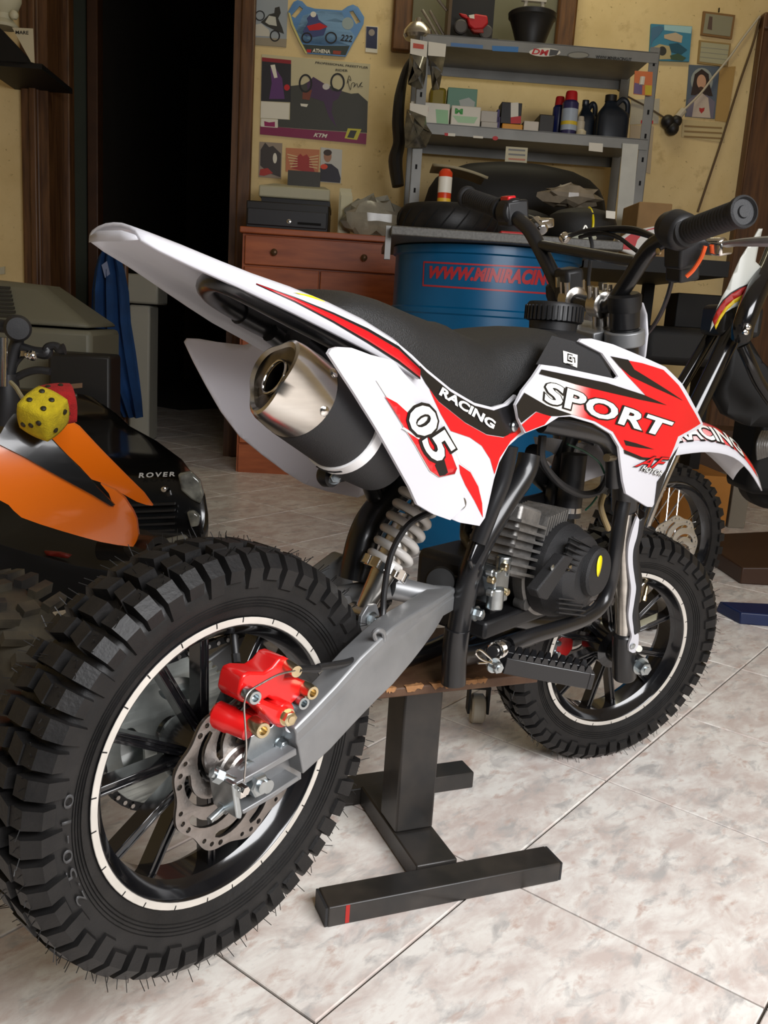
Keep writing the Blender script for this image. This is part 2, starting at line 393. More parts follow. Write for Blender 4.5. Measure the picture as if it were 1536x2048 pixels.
struct('wall_back', join(wbox(-2.75, uL, WW, WW+0.14, 0, H), wbox(uR, 3.0, WW, WW+0.14, 0, H), wbox(uL, uR, WW, WW+0.14, 2.42, H)), M_wall)
struct('wall_left', wbox(-2.75, -2.65, -2.2, WW+0.14, 0, H), M_plain)
struct('wall_right', wbox(2.9, 3.0, -2.2, WW+0.14, 0, H), M_plain)
struct('ceiling', wbox(-2.75, 3.0, -2.2, WW+0.14, H, H+0.1), mat('ceiling_paint', sr(225, 218, 200), 0.9, var=0.05, vs=2))
# doorway to the dark store room
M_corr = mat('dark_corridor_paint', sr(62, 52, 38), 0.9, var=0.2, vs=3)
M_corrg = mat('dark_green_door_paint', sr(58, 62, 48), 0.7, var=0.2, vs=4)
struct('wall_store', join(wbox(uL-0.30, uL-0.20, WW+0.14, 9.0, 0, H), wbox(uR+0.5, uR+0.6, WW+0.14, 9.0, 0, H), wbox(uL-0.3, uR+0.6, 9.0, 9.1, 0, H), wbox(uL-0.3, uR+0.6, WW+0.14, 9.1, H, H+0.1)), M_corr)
d1 = struct('door_1', join(wbox(ux(47, 250), uL+0.0, WW-0.035, WW, 0, 2.5), wbox(ux(47, 250), uL, WW-0.035, WW, 0, 0.02)), M_dwood, bevel=0.008)
obj('jamb', wbox(uL, uL+0.035, WW-0.02, WW+0.20, 0, 2.42), M_dwood, d1)
obj('moulding', wbox(ux(66, 250), ux(80, 250), WW-0.055, WW-0.035, 0, 2.5), M_dwood, d1, bevel=0.006)
obj('casing', wbox(uR, ux(506, 250), WW-0.035, WW, 0, 2.5), M_dwood, d1, bevel=0.008)
obj('jamb', wbox(uR-0.03, uR, WW-0.02, WW+0.16, 0, 2.42), M_dwood, d1)
obj('header', wbox(uL-0.09, uR+0.09, WW-0.035, WW, 2.42, 2.5), M_dwood, d1)
obj('inner_casing', wbox(uL-0.02, uL+0.055, WW+0.22, WW+0.30, 0, 2.3), M_dwood, d1, bevel=0.006)
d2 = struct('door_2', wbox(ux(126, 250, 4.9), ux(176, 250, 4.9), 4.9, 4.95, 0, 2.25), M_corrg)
obj('casing', wbox(ux(177, 250, 4.9), ux(199, 250, 4.9), 4.87, 4.97, 0, 2.3), mat('deep_brown_casing', sr(74, 44, 20), 0.5, var=0.3, vs=10), d2, bevel=0.005)
d3 = struct('door_3', wbox(ux(1512, 90), ux(1512, 90)+0.75, WW-0.03, WW, 0, 2.05), M_dwood)
obj('casing', wbox(ux(1497, 200), ux(1512, 90)+0.012, WW-0.05, WW-0.0, 0, 2.11), M_dwood, d3, bevel=0.008)
obj('header', wbox(ux(1497, 200), ux(1512, 90)+0.8, WW-0.05, WW, 2.05, 2.12), M_dwood, d3, bevel=0.008)
# framed glass above the shelf
wu0, wz0 = uz(781, 106, WW); wu1 = ux(1147, 60)
M_wframe = mat('brown_window_wood', sr(112, 74, 36), 0.45, col2=sr(74, 46, 22), vs=12, stretch=(5, 5, 0.6), detail=7)
w1 = struct('window_1', wbox(wu0+0.07, wu1-0.07, WW-0.012, WW-0.004, wz0+0.07, 2.8), mat('grey_green_glass', sr(118, 116, 96), 0.22, var=0.15, vs=5))
obj('window_frame', wbox(wu0, wu0+0.085, WW-0.045, WW-0.0, wz0, 2.83), M_wframe, w1, bevel=0.01)
obj('window_frame', wbox(wu1-0.085, wu1, WW-0.045, WW-0.0, wz0, 2.83), M_wframe, w1, bevel=0.01)
obj('window_frame', wbox(wu0+0.085, wu1-0.085, WW-0.045, WW-0.0, wz0, wz0+0.06), M_wframe, w1, bevel=0.01)
# ------------------------------------------------------------------ the dirt bike: wheels
bike = thing('dirt_bike', 'small white red and black dirt bike raised on a black work stand', 'dirt bike', (0.40, 0, 0.0))
RC = V((0, 0, 0.288))
def wheel(parent, Mx, pre, caliper_side, phase, letters):
    """local x, z in the wheel plane, y = lateral (toward the viewer)"""
    ax, ori = V((0, 1, 0)), V((0, 0, 0))
    def L(prof, seg=96, **k): return lathe(ori, ax, prof, seg, a0=(1, 0, 0), **k)
    prof = [(0.028, 0.128), (0.030, 0.135), (0.0345, 0.143), (0.0385, 0.155), (0.039, 0.166), (0.036, 0.177), (0.028, 0.1815), (0.014, 0.184), (0, 0.185)]
    prof = prof+[(-a, r) for a, r in prof[-2::-1]]
    tyre = obj(pre+'_tire', xf(L(prof, cap=False), Mx), M_rubber, parent, sharp=60)
    gs, wk = [], []; n = 26; rnd = random.Random(5)
    def blk(ang, da, y0, y1, r0, r1, tw=0.0, tap=0.82):
        vs = []
        for r, k in ((r0, 1.0), (r1, tap)):
            ym, yh = (y0+y1)/2, (y1-y0)/2*(k if k == 1 else 0.92)
            for sa, sy in ((-1, -1), (1, -1), (1, 1), (-1, 1)):
                a = ang+sa*da/2*k+tw*sy; vs.append(V((r*math.cos(a), ym+sy*yh, r*math.sin(a))))
        return vs, [(0, 3, 2, 1), (4, 5, 6, 7), (0, 1, 5, 4), (1, 2, 6, 5), (2, 3, 7, 6), (3, 0, 4, 7)]
    def side(ang, da, sy, long):
        """shoulder lug wrapping down the sidewall"""
        yo, rb = (0.0435, 0.163 if long else 0.170), 0
        pr = [(0.022, 0.180, 0.1935), (0.033, 0.1765, 0.1915), (0.0375, 0.171, 0.183), (0.039, yo[1]-0.004, yo[1])]
        vs, fs = [], []
        out = [(0.021, 0.1945), (0.034, 0.1925), (0.0435, 0.181), (0.0415, yo[1])]
        inn = [(0.021, 0.178), (0.033, 0.174), (0.0365, 0.170), (0.037, yo[1]-0.002)]
        for s in (-1, 1):
            for (y, r) in out: vs.append(V((r*math.cos(ang+s*da*0.42), sy*y, r*math.sin(ang+s*da*0.42))))
            for (y, r) in inn: vs.append(V((r*math.cos(ang+s*da*0.52), sy*y, r*math.sin(ang+s*da*0.52))))
        for k in range(3): fs += [(k, k+1, 9+k, 8+k), (4+k, 12+k, 13+k, 5+k), (k, 4+k, 5+k, k+1), (8+k, 9+k, 13+k, 12+k)]
        fs += [(0, 8, 12, 4), (3, 7, 15, 11)]; return vs, fs
    st = 2*PI/n
    for k in range(n):
        a = k*st
        gs.append(blk(a, st*0.42, -0.0115, 0.0115, 0.180, 0.1965))
        for sy in (-1, 1):
            gs.append(blk(a+st*0.5, st*0.40, sy*0.0125-0.0085, sy*0.0125+0.0085, 0.179, 0.196, tw=sy*0.012))
            gs.append(side(a+st*0.02, st*0.40, sy, True)); gs.append(side(a+st*0.52, st*0.40, sy, False))
            for h in range(3):
                for base_a, r0 in ((a+st*0.02, 0.192), (a+st*0.52, 0.192)):
                    aa = base_a+(h-1)*st*0.13; y = sy*(0.024+0.004*h+0.004*rnd.random()); d = 0.004+0.005*rnd.random(); b = aa+rnd.uniform(-.03, .03)
                    p = V((r0*math.cos(aa), y, r0*math.sin(aa))); q = V(((r0+d)*math.cos(b), y+sy*d*0.9, (r0+d)*math.sin(b))); wk.append(tube([p, q], 0.00042, 3, smooth=False))
        if k % 2 == 0:
            for h in range(2):
                aa = a+rnd.uniform(-.04, .04); y = rnd.uniform(-.01, .01); wk.append(tube([V((0.196*math.cos(aa), y, 0.196*math.sin(aa))), V((0.2025*math.cos(aa+.01), y*1.2, 0.2025*math.sin(aa+.01)))], 0.0004, 3, smooth=False))
    obj('tread_blocks', xf(join(*gs), Mx), M_rubber, tyre, sharp=25)
    obj('rubber_whiskers', xf(join(*wk), Mx), M_rubber, tyre, kind='stuff')
    for r in (0.1445, 0.1475, 0.1505, 0.1535):
        yb = 0.0345+(r-0.143)*0.30
        obj('sidewall_ridge', xf(L([(yb, r-0.0005), (yb+0.0013, r), (yb, r+0.0005)], cap=False), Mx), M_rubber, tyre)
    if letters:
        g = text2d('2.50-10', spacing=1.25); vs = []
        for v in cut(g, 0.05, 0)[0]: pass
        g = cut(g, 0.04, 0)
        for v in g[0]:
            a = math.radians(204-36*v.x); r = 0.1555+0.0080*v.y; vs.append(V((r*math.cos(a), 0.0404, r*math.sin(a))))
        obj('sidewall_lettering', xf((vs, g[1]), Mx), mat('worn_tyre_lettering', (0.045, 0.045, 0.046), 0.5), tyre, solid=0.0008)
    # rim
    rp = [(0.0300, 0.1345), (0.0312, 0.1335), (0.0312, 0.1265), (0.0290, 0.1245), (0.0205, 0.1215), (0.014, 0.114), (-0.014, 0.114), (-0.0205, 0.1215), (-0.0290, 0.1245), (-0.0312, 0.1265), (-0.0312, 0.1335), (-0.0300, 0.1345)]
    rim = obj(pre+'_rim', xf(L(rp, cap=False), Mx), M_gloss, parent, sharp=30, solid=0.002, off=-1)
    for sy in (1, -1):
        o = obj('rim_stripe', xf(L([(sy*0.0314, 0.1338), (sy*0.0319, 0.1334), (sy*0.0319, 0.1277), (sy*0.0312, 0.1272)], cap=False), Mx), M_rimwhite, rim, sharp=50); o['label'] = 'off white ring round the rim edge'
    nk = []
    for k in range(24):
        a = 2*PI*k/24+0.1+(k % 3)*0.02; nk.append(blk(a, 0.008, 0.0318, 0.0322, 0.1295, 0.1339, tap=1.0))
    [obj('tyre_mark', xf(g_, Mx), M_rubber, rim) for g_ in nk]
    for k in range(6):
        for s in (-1, 1):
            ar = math.radians(phase+60*k+s*12.5); ah = math.radians(phase+60*k+s*7.0)
            p, q = V((0.028*math.cos(ah), 0, 0.028*math.sin(ah))), V((0.117*math.cos(ar), 0, 0.117*math.sin(ar)))
            d = (q-p).normalized(); lt = d.cross(ax).normalized()
            g = []
            for sl in (-1, 1): g.append(obox((p+q)/2+lt*(sl*0.0032), d, lt, ax, (q-p).length, 0.0032, 0.017))
            g.append(obox((p+q)/2, d, lt, ax, (q-p).length, 0.005, 0.013))
            obj('spoke', xf(join(*g), Mx), M_gloss, rim, bevel=0.0007, segs=1)
    obj('hub', xf(L([(0.040, 0.012), (0.040, 0.020), (0.026, 0.022), (0.022, 0.034), (-0.022, 0.034), (-0.026, 0.022), (-0.040, 0.020), (-0.040, 0.012)], 40), Mx), M_gloss, rim, sharp=30)
    va = math.radians(phase+30); vp = V((0.113*math.cos(va), 0.006, 0.113*math.sin(va))); vd = V((-math.cos(va), 0.5, -math.sin(va))).normalized()
    obj('valve_stem', xf(join(cyl(vp, vp+vd*0.022, 0.0035, 12), cyl(vp+vd*0.020, vp+vd*0.028, 0.0042, 8)), Mx), M_blackp if letters else M_brass, rim)
    return tyre, rim
def disc_geo(R0, y0, th, phase=0.0, sgn=1):
    out = []; n = 240
    for i in range(n):
        a = 2*PI*i/n; out.append(((R0-0.0026+0.0026*math.cos(9*(a-phase)))*math.cos(a), (R0-0.0026+0.0026*math.cos(9*(a-phase)))*math.sin(a)))
    lp = [out, [(0.017*math.cos(2*PI*i/36), 0.017*math.sin(2*PI*i/36)) for i in range(36)]]
    def hole(a, r, rr): lp.append([(r*math.cos(a)+rr*math.cos(2*PI*i/14), r*math.sin(a)+rr*math.sin(2*PI*i/14)) for i in range(14)])
    def slot(a0, r0, a1, r1, wd, bow):
        c = []
        for i in range(11):
            t = i/10; a = a0+(a1-a0)*t; r = r0+(r1-r0)*t+bow*4*t*(1-t); c.append((r*math.cos(a), r*math.sin(a)))
        L_, R_ = [], []
        for i in range(11):
            p, q = c[max(i-1, 0)], c[min(i+1, 10)]; dx, dy = q[0]-p[0], q[1]-p[1]; l = math.hypot(dx, dy); k = wd*(0.62 if i in (0, 10) else 1)
            L_.append((c[i][0]-dy/l*k, c[i][1]+dx/l*k)); R_.append((c[i][0]+dy/l*k, c[i][1]-dx/l*k))
        lp.append(L_+R_[::-1])
    for k in range(9):
        a = phase+2*PI*k/9
        hole(a+0.02, 0.0645*R0/0.070, 0.0025); hole(a+0.17, 0.0632*R0/0.070, 0.0028); hole(a-0.14, 0.0632*R0/0.070, 0.0024)
        slot(a+0.02*sgn, 0.0565*R0/0.07, a+0.98*sgn, 0.0275, 0.0037, 0.0060)
    g = c2d(lp, th/2, 0.0003, 1)
    return [V((v.x, y0+v.z, v.y)) for v in g[0]], g[1]
# rear: viewer side is -Y, so local y points to -Y
MR = Matrix.Translation(RC) @ Matrix(((1, 0, 0, 0), (0, -1, 0, 0), (0, 0, 1, 0), (0, 0, 0, 1)))
rt, rr_ = wheel(bike, MR, 'rear', 1, 46, True)
dg_ = disc_geo(0.0715, 0.050, 0.0032, math.radians(3))
rdisc = obj('rear_brake_disc', xf(dg_, MR), M_disc, bike, sharp=30)
obj('disc_carrier', xf(lathe((0, 0, 0), (0, 1, 0), [(0.038, 0.022), (0.052, 0.0245), (0.0535, 0.0225), (0.060, 0.022), (0.0615, 0.0195), (0.065, 0.019), (0.066, 0.014), (0.066, 0.006)], 48), MR), M_steel, rdisc, sharp=25)
for k in range(3):
    a = 2*PI*k/3+0.4; p = V((0.021*math.cos(a), 0.058, 0.021*math.sin(a)))
# sprocket and chain on the far side
teeth = []
for k in range(54):
    for t, r in ((0.0, 0.0715), (0.25, 0.0755), (0.5, 0.0755), (0.75, 0.0715)): a = 2*PI*(k+t)/54; teeth.append((r*math.cos(a), r*math.sin(a)))
sl = [teeth, [(0.016*math.cos(2*PI*i/24), 0.016*math.sin(2*PI*i/24)) for i in range(24)]]
for k in range(3):
    a = math.radians(72+120*k); cx, cy = 0.041*math.cos(a), 0.041*math.sin(a); e1, e2 = (-math.sin(a), math.cos(a)), (math.cos(a), math.sin(a))
    sl.append([(cx+e1[0]*0.027*math.cos(t)+e2[0]*0.0125*math.sin(t), cy+e1[1]*0.027*math.cos(t)+e2[1]*0.0125*math.sin(t)) for t in [2*PI*i/28 for i in range(28)]])
g = c2d(sl, 0.0016, 0.0002)
obj('rear_sprocket', xf(([V((v.x, -0.052+v.z, v.y)) for v in g[0]], g[1]), MR), mat('pale_zinc_sprocket', (0.50, 0.53, 0.50), 0.42, metal=0.75, var=0.2, vs=50), bike)
SP = V((0.30, 0.052, 0.36)); lk = []
def chain_pts():
    out = []; d = V((SP.x, 0, SP.z-RC.z)); L_ = d.length; d.normalize(); nn = V((-d.z, 0, d.x)); R1, R2 = 0.0735, 0.017; off = math.asin((R1-R2)/L_); b = math.atan2(d.z, d.x)
    for i in range(46): a = b+PI/2-off*1+(2*PI-(PI-2*off)*1)*0; out
    a0 = b+PI/2-off; a1 = b+2*PI-PI/2+off
    m = int(R1*(a1-a0)/0.0105)
    for i in range(m+1): a = a0+(a1-a0)*i/m; out.append(V((RC.x+R1*math.cos(a), SP.y, RC.z+R1*math.sin(a))))
    m2 = 26; s0 = out[-1]; s1 = V((SP.x+R2*math.cos(a1), SP.y, SP.z+R2*math.sin(a1)))
    for i in range(1, m2): out.append(s0.lerp(s1, i/m2))
    s0 = V((SP.x+R2*math.cos(a0), SP.y, SP.z+R2*math.sin(a0))); s1 = out[0]
    for i in range(5):
        a = a1+(2*PI+a0-a1)*i/4; out.append(V((SP.x+R2*math.cos(a), SP.y, SP.z+R2*math.sin(a))))
    for i in range(1, m2): out.append(s0.lerp(s1, i/m2))
    return out
cp = chain_pts(); pins = []
for i, p in enumerate(cp):
    q = cp[(i+1) % len(cp)]
    if (q-p).length > 1e-5: lk.append(bar(p+V((0, 0.003 if i % 2 else 0.0015, 0)), q+V((0, 0.003 if i % 2 else 0.0015, 0)), 0.0075, 0.0015, (0, 1, 0))); lk.append(bar(p-V((0, 0.003 if i % 2 else 0.0015, 0)), q-V((0, 0.003 if i % 2 else 0.0015, 0)), 0.0075, 0.0015, (0, 1, 0)))
    pins.append(cyl(p+V((0, 0.0045, 0)), p-V((0, 0.0048, 0)), 0.0022, 8))
ch = obj('drive_chain', join(*lk), M_blackp, bike); obj('chain_pins', join(*pins), M_steel, ch)
gu = [prism([ZK(*p) for p in [(120, 620), (380, 560), (620, 430), (640, 470), (560, 560), (380, 640), (180, 720)]], 0.062, 0.066)]
obj('far_swingarm', join(bar((0.0, 0.085, 0.288), (0.26, 0.075, 0.40), 0.022, 0.045), bar((-0.035, 0.085, 0.272), (0.03, 0.085, 0.300), 0.014, 0.05)), M_silver, bike, bevel=0.004)
cv = [(620, 1290), (700, 1160), (820, 1050), (960, 960), (1010, 1040), (960, 1120), (830, 1220), (700, 1300)]
hcv = [(0.062*math.cos(2*PI*i/48), 0.062*math.sin(2*PI*i/48)) for i in range(48)]; hco = [(0.030+0.016*math.cos(2*PI*i/24), 0.028+0.009*math.sin(2*PI*i/24)) for i in range(24)]
ghc = c2d([hcv, [(-x, y) for x, y in hco], [(x, -y) for x, y in hco], [(0.015*math.cos(2*PI*i/20), 0.015*math.sin(2*PI*i/20)) for i in range(20)]], 0.001, 0.0003)
obj('chain_guard_plate', xf(([V((v.x, -0.066+v.z, v.y)) for v in ghc[0]], ghc[1]), MR), M_zinc, bike)
# front wheel in the steering frame
MF = frame(SF, SA, SR, SU)
ft, fr_ = wheel(bike, MF, 'front', 1, 20, False)
obj('front_brake_disc', xf(disc_geo(0.070, -0.048, 0.003, 0.3), MF), M_disc, bike, sharp=30)
obj('front_axle_sleeve', xf(lathe((0, 0, 0), (0, 1, 0), [(-0.09, 0.008), (-0.05, 0.016), (0.05, 0.016), (0.09, 0.008)], 24), MF), M_blackp, bike)
# ------------------------------------------------------------------ dirt bike: bodywork
def sm(t): t = max(0.0, min(1.0, t)); return t*t*(3-2*t)
def yS(x, z): return -(0.082+0.10*max(0.0, 0.615-z))
def yH(x, z): return -(0.094+0.050*sm((x-0.28)/0.42)) + (1.3*(z-0.60)**2 if z > 0.60 else 0.5*(z-0.60)**2)
def yN(x, z):
    s = (x-0.03)*0.75-(z-0.66)*0.66
    return -(0.131-0.022*sm(s/0.22)) + 0.9*((x-0.15)*0.62+(z-0.57)*0.78)**2
def PX(fn, pts): return [fn(*p) for p in pts]
# side panel under the seat
side_out = PX(ZB, [(-20, 262), (40, 312), (100, 370), (200, 452), (300, 511), (375, 530), (430, 515), (472, 478), (492, 500), (498, 560), (510, 640), (482, 656), (442, 692), (404, 760), (382, 832), (360, 930), (345, 990), (322, 1024), (240, 1010), (120, 960), (40, 800), (-40, 500), (-60, 330)])
sp = obj('side_panel', thick(panel(side_out, yS, off=-0.003), (0, 0.003, 0)), M_white, bike)
def dec(name, pts, yf, m, off=-0.0022, par=None, fn=ZB, s=0, step=0.008):
    return obj(name, thick(panel(PX(fn, pts), yf, step, off, s), (0, 0.0004, 0)), m, par or bike)
dec('black_graphic', [(30, 316), (100, 384), (200, 465), (300, 523), (380, 543), (440, 522), (468, 496), (480, 530), (488, 600), (470, 634), (420, 653), (350, 642), (260, 592), (150, 505), (95, 430)], yS, M_blackd, -0.0036, sp)
dec('red_graphic', [(112, 455), (150, 508), (260, 595), (350, 645), (420, 656), (486, 612), (494, 632), (450, 672), (405, 740), (383, 808), (365, 745), (330, 690), (280, 655), (200, 628), (160, 560)], yS, M_red, -0.0036, sp)
dec('red_graphic', [(235, 768), (282, 800), (315, 860), (331, 930), (334, 988), (300, 920), (262, 855), (240, 805)], yS, M_red, -0.0036, sp)
dec('cream_graphic', [(195, 632), (280, 660), (328, 696), (362, 750), (378, 820), (340, 965), (318, 855), (284, 795), (240, 762), (215, 700)], yS, M_whited, -0.0034, sp)
obj('racing_lettering', decal_text('RACING', PX(ZB, [(146, 476), (374, 622), (387, 588), (162, 444)]), yS, -0.0046, 0, 0.04), M_whited, sp)
def screw(px, py, yf, r, par, off=-0.0042):
    p = atF(px, py, yf); p = p+V((0, off, 0)); return obj('screw', join(lathe(p, (0, -1, 0), [(0, r), (0.0012, r), (0.0026, r*0.75), (0.003, 0.0001)], 20), obox(p+V((0, -0.0029, 0)), (1, 0, 0), (0, 1, 0), (0, 0, 1), r*1.1, 0.001, r*0.3), obox(p+V((0, -0.0029, 0)), (1, 0, 0), (0, 1, 0), (0, 0, 1), r*0.3, 0.001, r*1.1)), M_zinc, par)
screw(*ZB(463, 608), yS, 0.0062, sp); screw(*ZB(243, 930), yS, 0.0062, sp)
# raised number panel
num_out = PX(ZA, [(1078, 585), (1090, 565), (1120, 556), (1180, 560), (1262, 590)])+PX(ZB, [(-40, 335), (15, 400), (70, 460), (125, 520), (170, 610), (205, 700), (236, 790), (245, 860), (262, 940), (200, 1000), (130, 975), (62, 935)])+PX(ZA, [(1435, 1170), (1370, 1055), (1300, 932), (1230, 820), (1150, 695)])
nump = obj('number_panel', thick(panel(num_out, yN, 0.007, -0.003), (0, 0.003, 0)), M_white, bike)
ndec = PX(ZA, [(1284, 702), (1350, 715), (1410, 752)])+PX(ZB, [(40, 505), (95, 555), (150, 625), (195, 705), (226, 782), (216, 808), (150, 822), (110, 796), (50, 690), (0, 612)])+PX(ZA, [(1330, 775)])
obj('cream_graphic', panel(ndec, yN, 0.007, -0.0036), M_whited, nump, solid=0.0003)
rdec = PX(ZA, [(1322, 772), (1375, 800), (1430, 850)])+PX(ZB, [(20, 560), (60, 620), (110, 650), (160, 668), (192, 700), (224, 784), (214, 806), (150, 820), (112, 794), (52, 690), (2, 612)])
obj('red_graphic', panel(rdec, yN, 0.007, -0.0040), M_red, nump, solid=0.0003)
dec('black_graphic', [(130, 770), (165, 730), (185, 800), (172, 812), (150, 815)], yN, M_blackd, -0.0044, nump)
dec('white_stripe', [(-8, 618), (0, 612), (60, 650), (112, 600), (118, 606), (62, 662), (0, 622)], yN, M_whited, -0.0044, nump)
q05 = [(792, 829), (858, 936), (911, 901), (846, 790)]
obj('number_outline', decal_text('05', q05, yN, -0.0048, 0, 0.075), M_blackd, nump)
obj('number', decal_text('05', [(798, 830), (860, 928), (905, 898), (845, 799)], yN, -0.0054, 0, 0.03), M_whited, nump)
# far side panel, seen from inside
left_out = PX(ZA, [(458, 535), (470, 519), (520, 521), (600, 535), (720, 549), (900, 500), (1100, 620), (1230, 900), (1262, 1120), (1245, 1205), (1215, 1218), (1080, 1190), (985, 1158), (900, 1105), (800, 1030), (700, 948), (620, 842), (560, 738), (500, 625)])
obj('far_side_panel', panel(left_out, lambda x, z: -yN(x, z)-0.012, 0.008, 0, 0, 0.1), M_whitein, bike, solid=0.002)
# tail fender: right edge traced, left edge mirrored
up = list(zip(PX(ZA, [(245, 66), (330, 95), (470, 146), (610, 200), (760, 258), (930, 316), (1100, 384), (1250, 456), (1385, 540), (1480, 640)]), [.029, .031, .036, .044, .053, .062, .071, .076, .081, .085]))
lo = list(zip(PX(ZA, [(262, 95), (340, 140), (470, 202), (610, 264), (760, 332), (930, 412), (1100, 496), (1250, 572), (1385, 642), (1480, 700)]), [.032, .035, .040, .048, .057, .067, .076, .081, .086, .089]))
rows = []; rw_ = []
for (pu, yu), (pl, yl) in zip(up, lo):
    a, b = atY(pu[0], pu[1], -yu), atY(pl[0], pl[1], -yl); r = []
    for s in (-1, 1):
        seq = []
        for t in (0, 0.35, 0.7, 0.92): q = b.lerp(a, t); seq.append(V((q.x, q.y, q.z)))
        seq.append(V((a.x, a.y*0.93, a.z+0.0015))); seq.append(V((a.x, a.y*0.7, a.z+0.004))); seq.append(V((a.x, a.y*0.35, a.z+0.006)))
        if s == -1: r += seq+[V((a.x, 0, a.z+0.0065))]
        else: r += [V((q.x, -q.y, q.z)) for q in seq[::-1]]
    rows.append(r); rw_.append((a, b))
tail = obj('tail_fender', grid(rows), M_white, bike, solid=0.003, off=1, sharp=50)
def tstrip(f0, f1, i0, k0, k1, m, name, o=0.0036, wedge=0.0):
    rr = []
    for i in range(i0, len(rw_)):
        a, b = rw_[i]; t = (i-i0)/(len(rw_)-1-i0); c0 = f0+(k0-f0)*t; c1 = f1+(k1-f1)*t
        rr.append([b.lerp(a, 1-c0)+V((0, -o, 0.0003)), b.lerp(a, 1-(c0+c1)/2)+V((0, -o, 0.0002)), b.lerp(a, 1-c1)+V((0, -o, 0))])
    return obj(name, grid(rr), m, tail, solid=0.0003)
tstrip(0.28, 0.30, 4, 0.10, 0.28, M_blackd, 'black_graphic'); tstrip(0.30, 0.32, 4, 0.28, 0.86, M_red, 'red_graphic'); tstrip(0.32, 0.34, 4, 0.86, 0.98, M_blackd, 'black_graphic')
dec('yellow_graphic', [(925, 316), (1000, 330), (1060, 356), (1056, 362), (990, 340)], lambda x, z: -0.0625-0.05*max(0, x-0.03), M_yellow, -0.004, tail, ZA)
# tail tip of the underside and far lip
ttip = []
for (pu, yu), (pl, yl) in zip(up[:1], lo[:1]): pass
a, b = rw_[0]
obj('tail_lip', grid([[a, a.lerp(b, 0.7)], [V((a.x-0.003, -0.014, a.z+0.003)), V((a.x-0.001, -0.014, a.z-0.004))], [V((a.x-0.003, 0.014, a.z+0.003)), V((a.x-0.001, 0.014, a.z-0.004))], [V((a.x, -a.y, a.z)), V((b.x, -b.y, b.z))]]), M_white, tail, solid=0.003)
# seat
tp = [atY(px, py, 0.0) for px, py in PX(ZA, [(930, 326), (1000, 303), (1060, 304), (1150, 328), (1300, 388), (1450, 440)])+PX(ZB, [(0, 130), (100, 190), (200, 232), (300, 214), (400, 199), (480, 194), (560, 200), (640, 226)])]
bt = [atY(px, py, -(0.058+0.020*sm(i_/6))) for i_, (px, py) in enumerate( PX(ZA, [(930, 322), (1020, 352), (1120, 392), (1230, 446), (1340, 522), (1420, 575), (1500, 630)])+PX(ZB, [(0, 268), (100, 370), (200, 453), (300, 512), (380, 530), (430, 512), (490, 452), (545, 398), (580, 356)]))]
def interp(L, x):
    if x <= L[0].x: return L[0].z
    for p, q in zip(L, L[1:]):
        if p.x <= x <= q.x: return p.z+(q.z-p.z)*(x-p.x)/(q.x-p.x)
    return L[-1].z
rows = []; n = 44; x0, x1 = bt[0].x+0.004, max(bt[-1].x, 0.47)
for i in range(n+1):
    x = x0+(x1-x0)*i/n; zb = interp(bt, x); zt = interp(tp, x) if x > tp[0].x else interp(tp, tp[0].x)-0.25*(tp[0].x-x)
    zt = max(zt, zb+0.004); hwid = 0.058+0.020*sm((x-x0)/0.15)-0.010*sm((x-0.38)/0.12); r = []
    for k in range(17):
        t = PI*k/16; c, s = math.cos(t), math.sin(t)
        r.append(V((x, -hwid*math.copysign(abs(c)**0.62, c), zb+(zt-zb)*s**0.75)))
    rows.append(r)
g = grid(rows); g[1].append(tuple(range(17))); g[1].append(tuple(range(n*17, n*17+17)))
seat = obj('seat', g, M_seat, bike, sharp=60)
# fuel tank under the shrouds, cap
rows = []
for x, zb, zt, hw_ in [(0.44, 0.60, 0.664, 0.070), (0.48, 0.58, 0.682, 0.082), (0.53, 0.57, 0.686, 0.086), (0.575, 0.58, 0.680, 0.076), (0.60, 0.60, 0.668, 0.05)]:
    rows.append([V((x, -hw_*math.copysign(abs(math.cos(PI*k/14))**0.5, math.cos(PI*k/14)), zb+(zt-zb)*math.sin(PI*k/14)**0.5)) for k in range(15)])
g = grid(rows); g[1].append(tuple(range(15))); g[1].append(tuple(range(60, 75)))
tank = obj('fuel_tank', g, M_matte, bike, sharp=60)
cc = atY(*ZB(640, 172), 0.0); prof = []
capg = [lathe(cc-V((0, 0, 0.012)), (0.06, 0, 1), [(0, 0.030), (0.010, 0.031), (0.012, 0.036), (0.031, 0.036), (0.034, 0.034), (0.035, 0.02), (0.035, 0.001)], 64)]
for k in range(36):
    a = 2*PI*k/36; capg.append(obox(cc+V((0.036*math.cos(a), 0.036*math.sin(a), 0.010)), (math.cos(a), math.sin(a), 0), (-math.sin(a), math.cos(a), 0), (0, 0, 1), 0.003, 0.003, 0.018))
obj('fuel_cap', join(*capg), M_blackp, bike)
